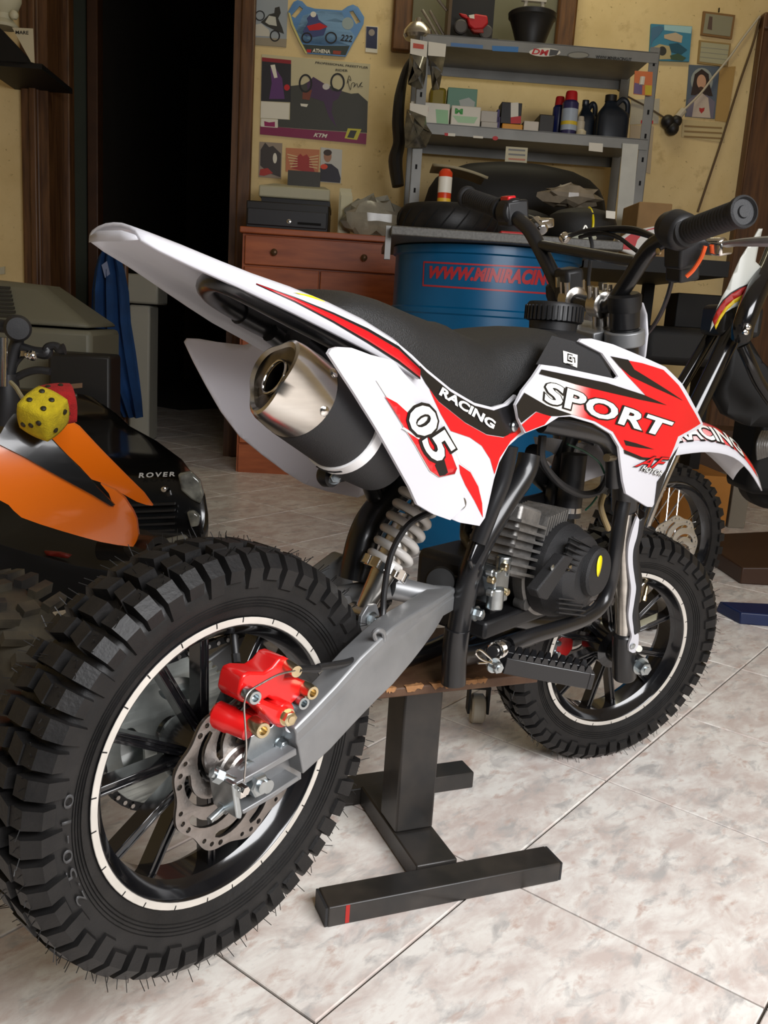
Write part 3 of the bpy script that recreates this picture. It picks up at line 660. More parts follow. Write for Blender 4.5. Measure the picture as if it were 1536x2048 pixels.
# tank shroud
shr = PX(ZB, [(472, 520), (500, 462), (545, 405), (580, 352), (640, 360), (740, 380), (890, 412), (902, 402), (835, 305), (738, 256), (748, 245), (790, 244), (880, 268), (1000, 318), (1098, 362), (1166, 430), (1212, 510), (1256, 600), (1240, 618), (1168, 655), (1150, 690), (1100, 810), (1060, 920), (1044, 946), (1024, 945), (934, 890), (922, 840), (914, 780), (904, 695), (872, 642), (800, 598), (700, 568), (652, 571), (600, 604), (512, 638), (484, 580)])
shp = obj('tank_shroud', thick(panel(shr, yH, 0.009, -0.003), (0, 0.003, 0)), M_white, bike)
def grad_mat():
    m = bpy.data.materials.new('red_to_white_print'); m.use_nodes = True; nt = m.node_tree; b = nt.nodes['Principled BSDF']
    tc = nt.nodes.new('ShaderNodeTexCoord'); sx = nt.nodes.new('ShaderNodeSeparateXYZ'); nt.links.new(tc.outputs['Object'], sx.inputs[0])
    mr = nt.nodes.new('ShaderNodeMapRange'); mr.interpolation_type = 'SMOOTHSTEP'
    mr.inputs['From Min'].default_value = atF(*ZB(660, 480), yH).x-0.40; mr.inputs['From Max'].default_value = atF(*ZB(790, 480), yH).x-0.40; nt.links.new(sx.outputs['X'], mr.inputs['Value'])
    mx = nt.nodes.new('ShaderNodeMix'); mx.data_type = 'RGBA'; nt.links.new(mr.outputs[0], mx.inputs['Factor']); mx.inputs['A'].default_value = (0.88, 0.88, 0.83, 1); mx.inputs['B'].default_value = (0.64, 0.008, 0.014, 1)
    nt.links.new(mx.outputs['Result'], b.inputs['Base Color']); b.inputs['Roughness'].default_value = 0.22; b.inputs['Coat Weight'].default_value = 0.5; return m
M_grad = grad_mat()
dec('red_graphic', [(508, 468), (572, 398), (640, 410), (760, 442), (900, 476), (1003, 502), (1012, 478), (940, 402), (872, 322), (1000, 346), (1088, 374), (1152, 438), (1200, 520), (1244, 598), (1150, 652), (1136, 690), (1112, 748), (1000, 742), (928, 712), (912, 690), (878, 632), (802, 588), (702, 558), (600, 522)], yH, M_grad, -0.0036, shp)
dec('black_graphic', [(568, 390), (578, 372), (700, 397), (850, 428), (1005, 478), (1100, 521), (1000, 500), (860, 468), (720, 434), (640, 410)], yH, M_blackd, -0.0041, shp)
dec('black_graphic', [(474, 520), (506, 470), (600, 524), (704, 560), (650, 566), (610, 566), (555, 546), (494, 594), (482, 570)], yH, M_blackd, -0.0041, shp)
dec('red_graphic', [(496, 602), (556, 550), (618, 568), (590, 602), (514, 632)], yH, M_red, -0.0041, shp)
dec('black_graphic', [(866, 317), (940, 332), (965, 372), (1040, 418), (1168, 502), (1050, 448), (952, 402), (905, 362)], yH, M_blackd, -0.0041, shp)
dec('black_graphic', [(922, 666), (975, 680), (1048, 705), (985, 698), (930, 688)], yH, M_blackd, -0.0041, shp)
dec('black_graphic', [(922, 706), (1000, 738), (1112, 746), (1108, 752), (990, 748), (925, 722)], yH, M_blackd, -0.0042, shp)
dec('black_graphic', [(1112, 752), (1150, 694), (1098, 812), (1050, 936), (1062, 840), (1098, 790)], yH, M_blackd, -0.0041, shp)
sq = PX(ZB, [(578, 511), (1088, 661), (1136, 589), (588, 413)])
obj('lettering_outline', decal_text('SPORT', sq, yH, -0.0046, 0, 0.075, 1.06), M_blackd, shp); sq2 = PX(ZB, [(584, 506), (1086, 655), (1128, 592), (594, 419)])
obj('sport_lettering', decal_text('SPORT', sq2, yH, -0.0052, 0, 0.035, 1.06), M_whited, shp)
obj('logo_outline', decal_text('AF', PX(ZB, [(956, 778), (1086, 790), (1113, 738), (1004, 728)]), yH, -0.0046, 0.3, 0.05), M_blackd, shp)
obj('logo_lettering', decal_text('AF', PX(ZB, [(962, 775), (1083, 786), (1108, 740), (1007, 732)]), yH, -0.0052, 0.3, 0.01), M_red, shp)
obj('logo_outline', decal_text('MOTOR', PX(ZB, [(984, 793), (1072, 818), (1084, 796), (994, 769)]), yH, -0.0054, 0.2, 0.045), M_blackd, shp)
obj('logo_lettering', decal_text('MOTOR', PX(ZB, [(987, 791), (1071, 815), (1082, 797), (996, 772)]), yH, -0.0060, 0.2, 0.0), M_whited, shp)
# black tank inset and fuel sticker
tin = dec('tank_inset', [(575, 352), (640, 232), (738, 258), (835, 306), (896, 412), (740, 384)], yH, M_matte, 0.002, bike, ZB)
dec('fuel_sticker', [(683, 295), (743, 313), (741, 366), (685, 344)], yH, M_whited, 0.0005, tin, ZB)
dec('pump_icon', [(700, 306), (721, 312), (720, 345), (699, 338)], yH, M_blackd, 0.0001, tin, ZB); dec('pump_icon', [(703, 312), (718, 316), (717, 338), (702, 332)], yH, M_whited, -0.0003, tin, ZB)
dec('pump_icon', [(706, 319), (715, 322), (714, 332), (705, 329)], yH, M_blackd, -0.0006, tin, ZB); dec('pump_icon', [(723, 322), (731, 324), (733, 345), (729, 346), (728, 328), (723, 326)], yH, M_blackd, 0.0001, tin, ZB)
dec('pump_icon', [(696, 346), (722, 353), (722, 357), (696, 350)], yH, M_blackd, 0.0001, tin, ZB)
# far shroud, mirrored
obj('far_tank_shroud', thick(panel(shr, yH, 0.012, 0, 0, -0.1, True), (0, 0.003, 0)), M_white, bike)
# ------------------------------------------------------------------ exhaust
m0 = atY(*ZA(832, 672), -0.086); m1 = atY(*ZA(1235, 985), -0.074); md_ = (m1-m0).normalized(); mL = (m1-m0).length
ea, eb, _ = basis(md_)
def tri(t, r, k, tw=0.0, sk=0.0):
    o = m0+md_*t; ps = []
    for i in range(48):
        th = 2*PI*i/48; rr = r*(1+k*math.cos(3*(th-tw))); q = ea*(rr*math.cos(th))+eb*(rr*math.sin(th)); ps.append(o+q+md_*(sk*rr*math.cos(th-PI)))
    return ps
TW = math.radians(35)
R_ = 0.0360
SK = 0.38
caps = grid([tri(0.003, 0.0250, .11, TW, SK), tri(0.0, 0.0278, .14, TW, SK), tri(0.0015, 0.0302, .14, TW, SK), tri(0.010, 0.0330, .09, TW, SK*.6), tri(0.024, 0.0350, .03, TW, SK*.2), tri(0.033, R_, 0, TW), tri(0.041, R_, 0, TW)], True)
muf = obj('muffler', lathe(m0, md_, [(0.041, R_+0.0003), (mL*0.80, R_+0.0003), (mL, R_), (mL+0.03, R_*0.9), (mL+0.045, 0.014)], 48), M_matte, bike)
obj('end_cap', caps, M_chromeb, muf, sharp=50)
obj('mouth', grid([tri(0.0022, 0.0278, .14, TW, SK), tri(0.007, 0.0235, .10, TW, SK), tri(0.009, 0.0145, .0, TW, SK), tri(0.020, 0.0135, .0, TW, .0), tri(0.045, 0.0132, 0, TW)], True), mat('heat_tinted_steel', (0.25, 0.22, 0.18), 0.3, metal=1.0, var=0.5, vs=40), muf, sharp=50)
obj('mouth_ring', tube([m0+md_*0.006+ea*(0.0142*math.cos(2*PI*i/32))+eb*(0.0142*math.sin(2*PI*i/32))+md_*(SK*0.0142*math.cos(2*PI*i/32-PI)) for i in range(33)], 0.0012, 8, smooth=False), M_chrome, muf)
obj('muffler_core', lathe(m0+md_*0.042, md_, [(0, 0.0001), (0.0, 0.014), (0.002, 0.014)], 24), M_hole, muf)
obj('clamp_band', lathe(m0, md_, [(mL*0.74, R_+0.001), (mL*0.745, R_+0.0022), (mL*0.825, R_+0.0022), (mL*0.83, R_+0.001)], 48), mat('white_enamel_band', (0.78, 0.78, 0.78), 0.3), muf)
for a_, l_ in ((0.4, 0.05), (1.2, 0.18)):
    th0 = math.radians(200)+a_
    ps = [m0+md_*(mL*0.785)+(ea*math.cos(th0+l_*2*t)+eb*math.sin(th0+l_*2*t))*(R_+0.0024) for t in (-1, -.5, 0, .5, 1)]
    obj('band_slot', tube(ps, 0.0018, 8, smooth=False, rz=0.4), M_blackp, muf)
for px, py in ((1068, 612), (1020, 800)):
    p = atY(*ZA(px, py), -0.115); rad = (p-m0); t = rad.dot(md_); rad = (rad-md_*t).normalized(); p = m0+md_*0.036+rad*(R_)
    obj('rivet', lathe(p, rad, [(0, 0.0042), (0.001, 0.0042), (0.0022, 0.0025), (0.0024, 0.0005)], 16), M_chrome, muf)
bp_ = atY(*ZA(1110, 1125), -0.06)
obj('exhaust_bracket', join(lathe(bp_, (0, 1, 0), [(0, 0.010), (0.008, 0.011), (0.012, 0.009)], 24), prism(PX(ZA, [(1080, 1090), (1130, 1065), (1230, 1060), (1250, 1090), (1230, 1130), (1150, 1150), (1095, 1160)]), -0.054, -0.048)), M_blackp, bike)
obj('bracket_bolt', hexbolt(bp_-V((0, 0.001, 0)), (-0.6, -0.8, 0.1), 0.0052, 0.010), M_zinc, bike)
# subframe loop under the tail
lp = [atY(*ZA(1200, 572), -0.052), atY(*ZA(1050, 492), -0.052), atY(*ZA(880, 402), -0.050), atY(*ZA(700, 306), -0.047), atY(*ZA(610, 268), -0.038), atY(*ZA(566, 275), -0.018), atY(*ZA(556, 300), 0.010), atY(*ZA(600, 345), 0.034), atY(*ZA(700, 408), 0.044), atY(*ZA(820, 472), 0.048), atY(*ZA(980, 545), 0.050), atY(*ZA(1100, 600), 0.050)]
obj('subframe_loop', tube(lp, 0.0085, 14, 6), M_frame, bike)
obj('frame_sleeve', tube([lp[8], lp[9], lp[10]], 0.0105, 14, 5), M_frame, bike)
# ------------------------------------------------------------------ frame tubes
def tb(name, pts, r, m=M_frame, fn=ZC, par=None, n=6):
    return obj(name, tube([atY(*fn(x, y), Y) for x, y, Y in pts], r, 14, n), m, par or bike)
tb('frame_tube', [(975, 20, -.058), (950, 110, -.058), (860, 250, -.056), (765, 410, -.052), (710, 540, -.048), (670, 700, -.044), (640, 860, -.042)], 0.0135)
tb('frame_tube', [(640, 830, -.042), (628, 930, -.040), (620, 1084, -.040)], 0.0150)
tb('frame_tube', [(880, -20, -.070), (850, 130, -.068), (800, 260, -.064), (735, 430, -.058)], 0.0105)
tb('frame_tube', [(700, 290, .03), (690, 400, .03), (720, 470, .0)], 0.011)
tb('frame_tube', [(200, 60, .03), (250, 200, .035), (300, 300, .04)], 0.010)
tb('frame_tube', [(390, 150, .03), (260, 300, .035), (200, 420, .035), (160, 600, .035)], 0.018)
tb('frame_tube', [(700, 430, .045), (640, 850, .045), (640, 1000, .045)], 0.0135)
tb('frame_tube', [(640, 960, -.038), (760, 940, -.03), (1000, 860, -.03), (1250, 760, -.03)], 0.012)
tb('engine_guard', [(590, 600, -.088), (700, 618, -.100), (800, 640, -.106), (860, 672, -.108), (890, 740, -.108), (893, 860, -.108)], 0.0105, fn=ZB)
tb('engine_guard', [(1412, 240, -.108), (1395, 330, -.108), (1375, 470, -.108), (1350, 620, -.106), (1310, 720, -.104), (1230, 785, -.102), (1100, 832, -.098), (980, 868, -.092), (880, 905, -.085)], 0.0095)
obj('gusset', prism(PX(ZC, [(930, 130), (985, 170), (760, 480), (715, 560), (700, 520), (735, 430)]), -0.062, -0.056), M_gloss, bike, bevel=0.002)
obj('neck_tube', cyl(S(-.045, 0, .36), S(-.03, 0, .50), 0.022, 24), M_frame, bike)
obj('backbone', tube([S(-.05, 0, .44), V((0.50, 0, 0.60)), V((0.36, 0, 0.58)), V((0.22, 0, 0.60)), V((0.10, 0, 0.665))], 0.018, 14), M_frame, bike)
obj('seat_stay', tube([V((0.10, -0.04, 0.665)), V((0.22, -0.05, 0.60)), V((0.30, -0.05, 0.50))], 0.009, 12), M_frame, bike)
obj('seat_stay', tube([V((0.10, 0.04, 0.665)), V((0.22, 0.05, 0.60)), V((0.30, 0.05, 0.50))], 0.009, 12), M_frame, bike)
# ------------------------------------------------------------------ swingarm
arm_t = PX(ZC, [(660, 620), (572, 680), (500, 725), (420, 772), (345, 822), (290, 872), (190, 968)])+[(672, 1372), (622, 1424), (588, 1458)]
arm_b = PX(ZC, [(660, 725), (572, 775), (530, 850), (480, 920), (430, 985), (340, 1092)])+[(753, 1401), (706, 1450), (660, 1500), (606, 1549)]
Yo = [-.020, -.056, -.068, -.074, -.078, -.080, -.081, -.082, -.083, -.083]
rows = []
for i in range(10):
    a, b = atY(*arm_t[i], Yo[i]), atY(*arm_b[i], Yo[i]); m_ = a.lerp(b, 0.30); wd = 0.026
    r = [a+V((0, wd, 0)), a+V((0, 0.005, 0.0015)), a, a.lerp(b, 0.10)-V((0, 0.002, 0)), m_+V((0, 0.0, 0)), a.lerp(b, 0.38)-V((0, .0015, 0)), b.lerp(a, 0.08)-V((0, 0.001, 0)), b, b+V((0, wd, 0))]
    rows.append(r)
g = grid(rows, True); g[1].append(tuple(range(9))); g[1].append(tuple(range(81, 90)))
sw = obj('swingarm', g, M_silver, bike, bevel=0.0015, sharp=28)
# open channel end that carries the axle
e_top = PX(ZF, [(985, 812), (760, 945), (500, 1090), (515, 1130), (770, 985), (990, 862)]); e_bot = PX(ZF, [(1000, 1020), (800, 1150), (580, 1280), (590, 1308), (810, 1185), (1010, 1050)])
obj('channel_flange', prism(e_top, -0.083, -0.062), M_silver, sw, bevel=0.001); obj('channel_flange', prism(e_bot, -0.083, -0.062), M_silver, sw, bevel=0.001)
obj('channel_web', prism(PX(ZF, [(1015, 820), (500, 1095), (590, 1300), (1020, 1040)]), -0.066, -0.060), M_silver, sw)
obj('cross_brace', cyl(atY(*ZC(330, 640), 0.0), atY(*ZC(560, 690), -0.03), 0.013, 20), M_silver, sw); obj('cross_brace', cyl(atY(*ZC(330, 640), 0.0), V((0.20, 0.07, 0.37)), 0.013, 20), M_silver, sw)
ax0 = atY(*ZF(700, 1085), -0.084)
obj('axle_nut', hexbolt(V((ax0.x, -0.067, ax0.z)), (0, -1, 0), 0.0105, 0.021, 1.45), M_zinc, sw)
obj('axle', cyl((0, -0.09, 0.288), (0, 0.095, 0.288), 0.006, 16), M_zinc, sw)
obj('chain_adjuster', prism(PX(ZF, [(503, 1085), (545, 1070), (585, 1300), (575, 1345), (540, 1340)]), -0.088, -0.056), M_zinc, sw, bevel=0.0015)
b0 = atY(*ZF(470, 1225), -0.068); bd = V((-1, -0.1, -0.30)).normalized()
obj('adjuster_bolt', join(cyl(b0-bd*0.01, b0+bd*0.022, 0.0032, 12), lathe(b0, bd, [(0.0, 0.0062), (0.007, 0.0062)], 6)), M_zinc, sw)
b0 = atY(*ZF(440, 1030), -0.072); bd = V((-0.75, 0.35, 0.5)).normalized()
obj('adjuster_bolt', join(cyl(b0-bd*0.02, b0+bd*0.012, 0.0045, 12), lathe(b0, bd, [(0.002, 0.0068), (0.009, 0.0068)], 6)), M_zinc, sw)
obj('cable_screw', join(lathe(atY(*ZF(575, 1115), -0.088), (0, -1, 0), [(0, 0.004), (0.006, 0.004)], 6), obox(atY(*ZF(570, 1130), -0.088), (1, 0, 0), (0, 1, 0), (0, 0, 1), 0.006, 0.006, 0.010)), M_chrome, sw)
# ------------------------------------------------------------------ red rear caliper
cal = obj('rear_caliper', prism(PX(ZK, [(288, 985), (318, 830), (345, 765), (410, 738), (560, 742), (640, 690), (715, 595), (770, 582), (830, 612), (838, 660), (790, 730), (770, 800), (880, 785), (1000, 838), (1018, 880), (960, 960), (850, 1060), (800, 1110), (740, 1080), (600, 1000), (500, 1060), (400, 1070), (325, 1045)]), -0.078, -0.050), M_redp, bike, bevel=0.003, segs=3)
obj('caliper_arm', prism(PX(ZK, [(470, 1075), (540, 1020), (700, 1090), (820, 1100), (850, 1180), (820, 1265), (740, 1300), (665, 1280)]), -0.090, -0.070), M_redp, cal, bevel=0.004, segs=3)
c0 = atY(*ZK(770, 1180), -0.088); obj('caliper_boss', cyl(c0, c0+V((0, 0.03, 0)), 0.0115, 24), M_redp, cal, bevel=0.002)
c0 = atY(*ZK(390, 1310), -0.070); obj('caliper_piston_housing', lathe(atY(*ZK(420, 1325), -0.078), V((-0.35, 0.9, 0.2)), [(0, 0.0085), (0.002, 0.0105), (0.018, 0.0108), (0.020, 0.0118), (0.034, 0.0118), (0.036, 0.010)], 28), M_redp, cal)
obj('caliper_bridge', prism(PX(ZK, [(440, 1190), (520, 1130), (640, 1260), (600, 1290), (470, 1260)]), -0.072, -0.058), M_redp, cal, bevel=0.002)
def bolt(name, px, py, Y, r, h, m, d=(-0.15, -1, 0.0), par=cal, hexd=False):
    return obj(name, hexbolt(atY(*ZK(px, py), Y)-V(d).normalized()*h, d, r, h, 0, hexd), m, par)
bolt('socket_bolt', 468, 1005, -.094, .0062, .013, M_zinc); bolt('socket_bolt', 1055, 955, -.090, .0066, .018, M_brass); bolt('socket_bolt', 548, 1340, -.096, .0072, .016, M_brass); bolt('socket_bolt', 965, 1062, -.084, .0062, .016, M_zinc)
obj('lock_nut', hexbolt(atY(*ZK(785, 1195), -0.090), (-0.15, -1, 0), 0.0066, 0.007, 1.2), M_brass, cal)
obj('cable_pin', cyl(atY(*ZK(790, 665), -0.078), atY(*ZK(890, 735), -0.094), 0.0052, 16), M_brass, cal)
obj('caliper_mount', prism(PX(ZF, [(645, 720), (800, 650), (940, 470), (1010, 440), (1055, 470), (1050, 590), (1000, 650), (860, 770), (720, 890), (588, 950), (612, 860)]), -0.066, -0.062), M_zinc, bike, bevel=0.001)
obj('mount_bolt', hexbolt(atY(*ZF(865, 785), -0.066), (0, -1, 0), 0.0055, 0.006), M_zinc, bike)
obj('mount_bolt', cyl(atY(*ZF(930, 690), -0.060), atY(*ZF(935, 660), -0.075), 0.004, 12), M_zinc, bike)
obj('brake_wire', tube([atY(*ZK(880, 720), -.093), atY(*ZK(700, 765), -.094), atY(*ZK(520, 860), -.095), atY(*ZK(410, 930), -.096), atY(*ZK(362, 1010), -.097), atY(*ZK(350, 1110), -.097), atY(*ZK(362, 1300), -.096), atY(*ZK(372, 1536), -.094), atY(*ZF(592, 1060), -.092)], 0.00085, 6), M_steel, bike)
obj('brake_cable', tube([atY(*ZK(900, 710), -.092), atY(*ZK(1100, 705), -.09), atY(*ZC(0, 1010), -.086), atY(*ZC(140, 985), -.075), atY(*ZC(220, 930), -.070), atY(*ZC(262, 860), -.062), atY(*ZC(290, 780), -.05), atY(*ZC(300, 650), -.045), atY(*ZC(330, 490), -.045), atY(*ZC(390, 375), -.05), atY(*ZC(450, 320), -.055), atY(*ZC(540, 280), -.055)], 0.0034, 10), M_blackp, bike)
obj('cable_clip', tube([atY(*ZC(258, 880), -.078), atY(*ZC(250, 855), -.08), atY(*ZC(268, 838), -.082), atY(*ZC(292, 845), -.082), atY(*ZC(298, 872), -.08), atY(*ZC(296, 892), -.08)], 0.0024, 8), M_silver, bike)
# ------------------------------------------------------------------ shock absorber
s0 = atY(*ZC(290, 575), -0.012); s1 = atY(*ZC(500, 150), -0.020); sd = (s1-s0).normalized(); sa, sb, _ = basis(sd); sL = (s1-s0).length
coil = [s0+sd*(0.010+(sL-0.006)*i/150)+(sa*math.cos(2*PI*7*i/150)+sb*math.sin(2*PI*7*i/150))*0.0205 for i in range(151)]
M_spring = mat('white_spring_paint', (0.52, 0.50, 0.47), 0.35)
sh = obj('shock_spring', tube(coil, 0.0047, 12, smooth=False), M_spring, bike, sharp=60)
obj('shock_body', lathe(s0, sd, [(-0.048, 0.0), (-0.048, 0.010), (-0.012, 0.0125), (0.0, 0.014), (0.02, 0.015), (sL*0.6, 0.015), (sL*0.6, 0.007), (sL, 0.007)], 28), M_chromeb, sh, sharp=30)
cg = []
for k in range(10):
    a = 2*PI*k/10; cg.append(obox(s0+sd*0.006+(sa*math.cos(a)+sb*math.sin(a))*0.0235, sa*math.cos(a)+sb*math.sin(a), sb*math.cos(a)-sa*math.sin(a), sd, 0.006, 0.008, 0.010))
obj('preload_collar', join(lathe(s0, sd, [(0, 0.015), (0, 0.0235), (0.011, 0.0235), (0.011, 0.015)], 40, closed=True, cap=False), *cg), M_chrome, sh)
eye = s0-sd*0.050
obj('shock_eye', cyl(eye-V((0, 0.013, 0)), eye+V((0, 0.013, 0)), 0.0125, 24), M_chromeb, sh)
for y in (-0.022, 0.016):
    e = V((eye.x, y, eye.z)); ps = [e+V((-0.015, 0, 0.006)), e+V((-0.006, 0, 0.016)), e+V((0.008, 0, 0.015)), e+V((0.014, 0, 0.002)), e+V((0.024, 0, -0.040)), e+V((-0.018, 0, -0.040))]
    gg = ([p for p in ps]+[p+V((0, 0.005, 0)) for p in ps], [tuple(range(6)), tuple(range(6, 12))[::-1]]+[(i, (i+1) % 6, 6+(i+1) % 6, 6+i) for i in range(6)])
    obj('shock_clevis', gg, M_silver, bike, bevel=0.001)
obj('clevis_bolt', hexbolt(V((eye.x, -0.022, eye.z)), (0, -1, 0), 0.0062, 0.008), M_zinc, bike)
# ------------------------------------------------------------------ dirt bike: engine
EC = atY(1095.5, 1132, -0.060); DY = V((0, -1, 0))
M_cover = mat('cover_black_plastic', (0.010, 0.010, 0.011), 0.55, bump=0.5, bs=1200)
eng = obj('crankcase', join(lathe(EC, DY, [(-0.075, 0.03), (-0.075, 0.045), (-0.03, 0.050), (-0.012, 0.058)], 40), lathe(EC, DY, [(-0.014, 0.055), (-0.012, 0.0625), (0.002, 0.0635), (0.004, 0.060), (0.004, 0.05)], 48)), M_alu, bike, sharp=25)
for k in range(4):
    a = math.radians(40+90*k); p = EC+V((math.cos(a)*0.062, 0, math.sin(a)*0.062)); obj('case_lug', cyl(p+V((0, 0.012, 0)), p-V((0, 0.004, 0)), 0.008, 16), M_alu, eng)
cov = obj('recoil_cover', lathe(EC, DY, [(0.003, 0.0590), (0.010, 0.0605), (0.024, 0.0590), (0.034, 0.0540), (0.044, 0.0500), (0.048, 0.0470), (0.052, 0.0380), (0.055, 0.0300), (0.055, 0.001)], 56), M_cover, bike, sharp=20)
obj('recoil_boss', lathe(EC+V((0.014, -0.052, 0.004)), DY, [(0, 0.032), (0.010, 0.0305), (0.013, 0.028), (0.0135, 0.001)], 44), M_cover, cov, sharp=25)
st_ = EC+V((0.0, -0.0655, 0.0)); sp_ = atY(*ZC(1297, 540), st_.y)
obj('yellow_sticker', ([sp_+V((0.0062*math.cos(t)*(1+0.25*math.sin(t)), -0.0008, 0.0135*math.sin(t))) for t in [2*PI*i/24 for i in range(24)]], [tuple(range(24))]), M_yellow, cov, solid=0.0004)
for (x0, y0, x1, y1) in [(1175, 405, 1295, 470), (1160, 430, 1278, 492), (1148, 455, 1262, 512), (1140, 482, 1240, 535), (1135, 508, 1228, 556), (1130, 540, 1215, 580)]:
    obj('vent_slat', bar(atY(*ZC(x0, y0), -0.113), atY(*ZC(x1, y1), -0.113), 0.0035, 0.0016), M_cover, cov)
for y0 in (690, 712, 734, 756):
    obj('vent_slat', bar(atY(*ZC(1105, y0), -0.112), atY(*ZC(1230, y0+14), -0.112), 0.004, 0.0018), M_cover, cov)
for x, y in [(1160, 548), (1195, 515), (1182, 552), (1220, 488)]:
    obj('fan_blade', obox(atY(*ZC(x, y), -0.1105), (1, 0, 0), (0, 1, 0), (0, 0, 1), 0.006, 0.003, 0.006), M_brass, cov)
obj('vent_shadow_plate', prism(PX(ZC, [(1165, 410), (1290, 470), (1215, 590), (1130, 560)]), -0.1095, -0.107), M_hole, cov)
obj('starter_handle', prism(PX(ZC, [(1140, 490), (1185, 500), (1060, 700), (1025, 690), (1010, 655)]), -0.120, -0.105), M_cover, cov, bevel=0.002)
obj('handle_rivet', lathe(atY(*ZC(1080, 547), -0.118), (0, -1, 0), [(0, 0.0036), (0.001, 0.0036), (0.002, 0.001)], 14), M_zinc, cov)
# cylinder and fins
fg = []; cyl_c = atY(*ZC(865, 430), -0.045); fu = V((0.28, 0, 0.96)).normalized(); fx = V((0.96, 0, -0.28)).normalized(); fy = V((0, 1, 0))
cylo = obj('cylinder', obox(cyl_c+fu*0.005, fx, fy, fu, 0.05, 0.05, 0.085), M_alu, bike, bevel=0.004)
for k in range(7): fg.append(obox(cyl_c+fu*(-0.032+k*0.010), fx, fy, fu, 0.062, 0.064, 0.0035))
hd = atY(*ZC(1010, 300), -0.045)
for k in range(9): fg.append(obox(hd+fu*(-0.012)+V((-0.022+k*0.0058, 0, 0.002+k*0.0006)), fu, fy, fx, 0.030, 0.06, 0.0022))
obj('cooling_fins', join(*fg), M_alu, cylo, kind='stuff')
# carburettor
cb = atY(*ZC(790, 620), -0.055)
carb = obj('carburettor', join(obox(cb, (1, 0, 0), (0, 1, 0), (0, 0, 1), 0.030, 0.034, 0.040), cyl(cb+V((-0.008, -0.014, -0.026)), cb+V((-0.008, -0.014, 0.0)), 0.010, 20), cyl(cb+V((0.01, -0.01, 0.01)), cb+V((0.01, -0.01, 0.034)), 0.009, 16)), M_zinc, bike, bevel=0.002)
for x, y, m_ in [(860, 545, M_brass), (800, 605, M_brass), (865, 660, M_brass), (795, 570, M_zinc), (795, 665, M_zinc)]:
    obj('carb_screw', lathe(atY(*ZC(x, y), -0.074), DY, [(-0.004, 0.0045), (0.003, 0.0045), (0.004, 0.003)], 10), m_, carb)
obj('air_filter', lathe(atY(*ZC(560, 610), -0.01), (-0.75, -0.55, 0.2), [(-0.02, 0.014), (-0.01, 0.017), (0.014, 0.018), (0.018, 0.016), (0.019, 0.001)], 36), M_dark, bike)
obj('intake_hose', tube([cb+V((-0.01, 0, 0)), atY(*ZC(650, 640), -0.03), atY(*ZC(580, 620), -0.015)], 0.013, 14), M_blackp, bike)
obj('engine_base', obox(EC+V((-0.045, 0.05, -0.058)), (1, 0, 0), (0, 1, 0), (0, 0, 1), 0.17, 0.10, 0.022), M_blackp, bike, bevel=0.004)
obj('gearbox', obox(EC+V((-0.085, 0.075, -0.015)), (1, 0, 0), (0, 1, 0), (0, 0, 1), 0.085, 0.075, 0.07), M_blackp, bike, bevel=0.01)
obj('frame_bolt', hexbolt(atY(*ZC(722, 760), -0.055), (0.1, -1, 0), 0.0068, 0.010), M_zinc, bike)
obj('frame_rail', tube([atY(*ZC(760, 760), -0.035), atY(*ZC(900, 790), -0.04), atY(*ZC(1060, 810), -0.045), atY(*ZC(1240, 790), -0.05)], 0.010, 14), M_frame, bike)
obj('frame_rail', tube([V((0.30, 0.045, 0.2772)), V((0.45, 0.045, 0.2772)), V((0.56, 0.04, 0.33)), V((0.60, 0.02, 0.45))], 0.012, 14), M_frame, bike)
obj('down_tube', tube([S(-.05, 0, .40), V((0.60, 0.0, 0.47)), V((0.585, 0.0, 0.36)), V((0.54, 0.0, 0.295)), V((0.42, 0, 0.28))], 0.014, 14), M_frame, bike)
obj('exhaust_header', tube([hd+V((-0.02, 0.04, 0.0)), atY(*ZB(640, 900), 0.03), atY(*ZB(560, 800), 0.02), atY(*ZB(560, 720), -0.01)], 0.012, 14), M_blackp, bike)
ig = atY(*ZB(712, 880), -0.03)
obj('ignition_coil', cyl(ig-V((0, 0, 0.035)), ig+V((0, 0, 0.05)), 0.017, 20), M_blackp, bike); obj('coil_band', lathe(ig-V((0, 0, 0.028)), (0, 0, 1), [(0, 0.0176), (0.007, 0.0176)], 24), M_chrome, bike)
obj('heat_shield', prism(PX(ZB, [(565, 655), (640, 660), (790, 690), (790, 715), (715, 790), (690, 770), (640, 720), (575, 700)]), 0.015, 0.018), mat('grey_shield', (0.35, 0.35, 0.36), 0.5), bike)
def hose(name, pts, r, m, fn=ZB): return obj(name, tube([atY(*fn(x, y), Y) for x, y, Y in pts], r, 10), m, bike)
hose('black_hose', [(595, 650, -.06), (590, 740, -.06), (620, 800, -.06), (680, 860, -.06), (760, 895, -.06), (830, 880, -.07), (868, 820, -.09), (876, 740, -.10)], 0.0050, M_blackp)
hose('green_wire', [(700, 685, -.05), (770, 715, -.05), (830, 760, -.05), (855, 810, -.06)], 0.0014, mat('green_wire', (0.01, 0.10, 0.06), 0.4)); hose('green_wire', [(822, 905, -.05), (800, 935, -.05), (775, 960, -.05)], 0.0014, MATS['green_wire'])
hose('fuel_line', [(850, 895, -.05), (838, 940, -.05), (850, 990, -.05), (870, 1040, -.05)], 0.0042, mat('amber_fuel_line', (0.30, 0.22, 0.10), 0.3))
hose('wire_plug', [(862, 742, -.112), (900, 738, -.112)], 0.005, M_brass)
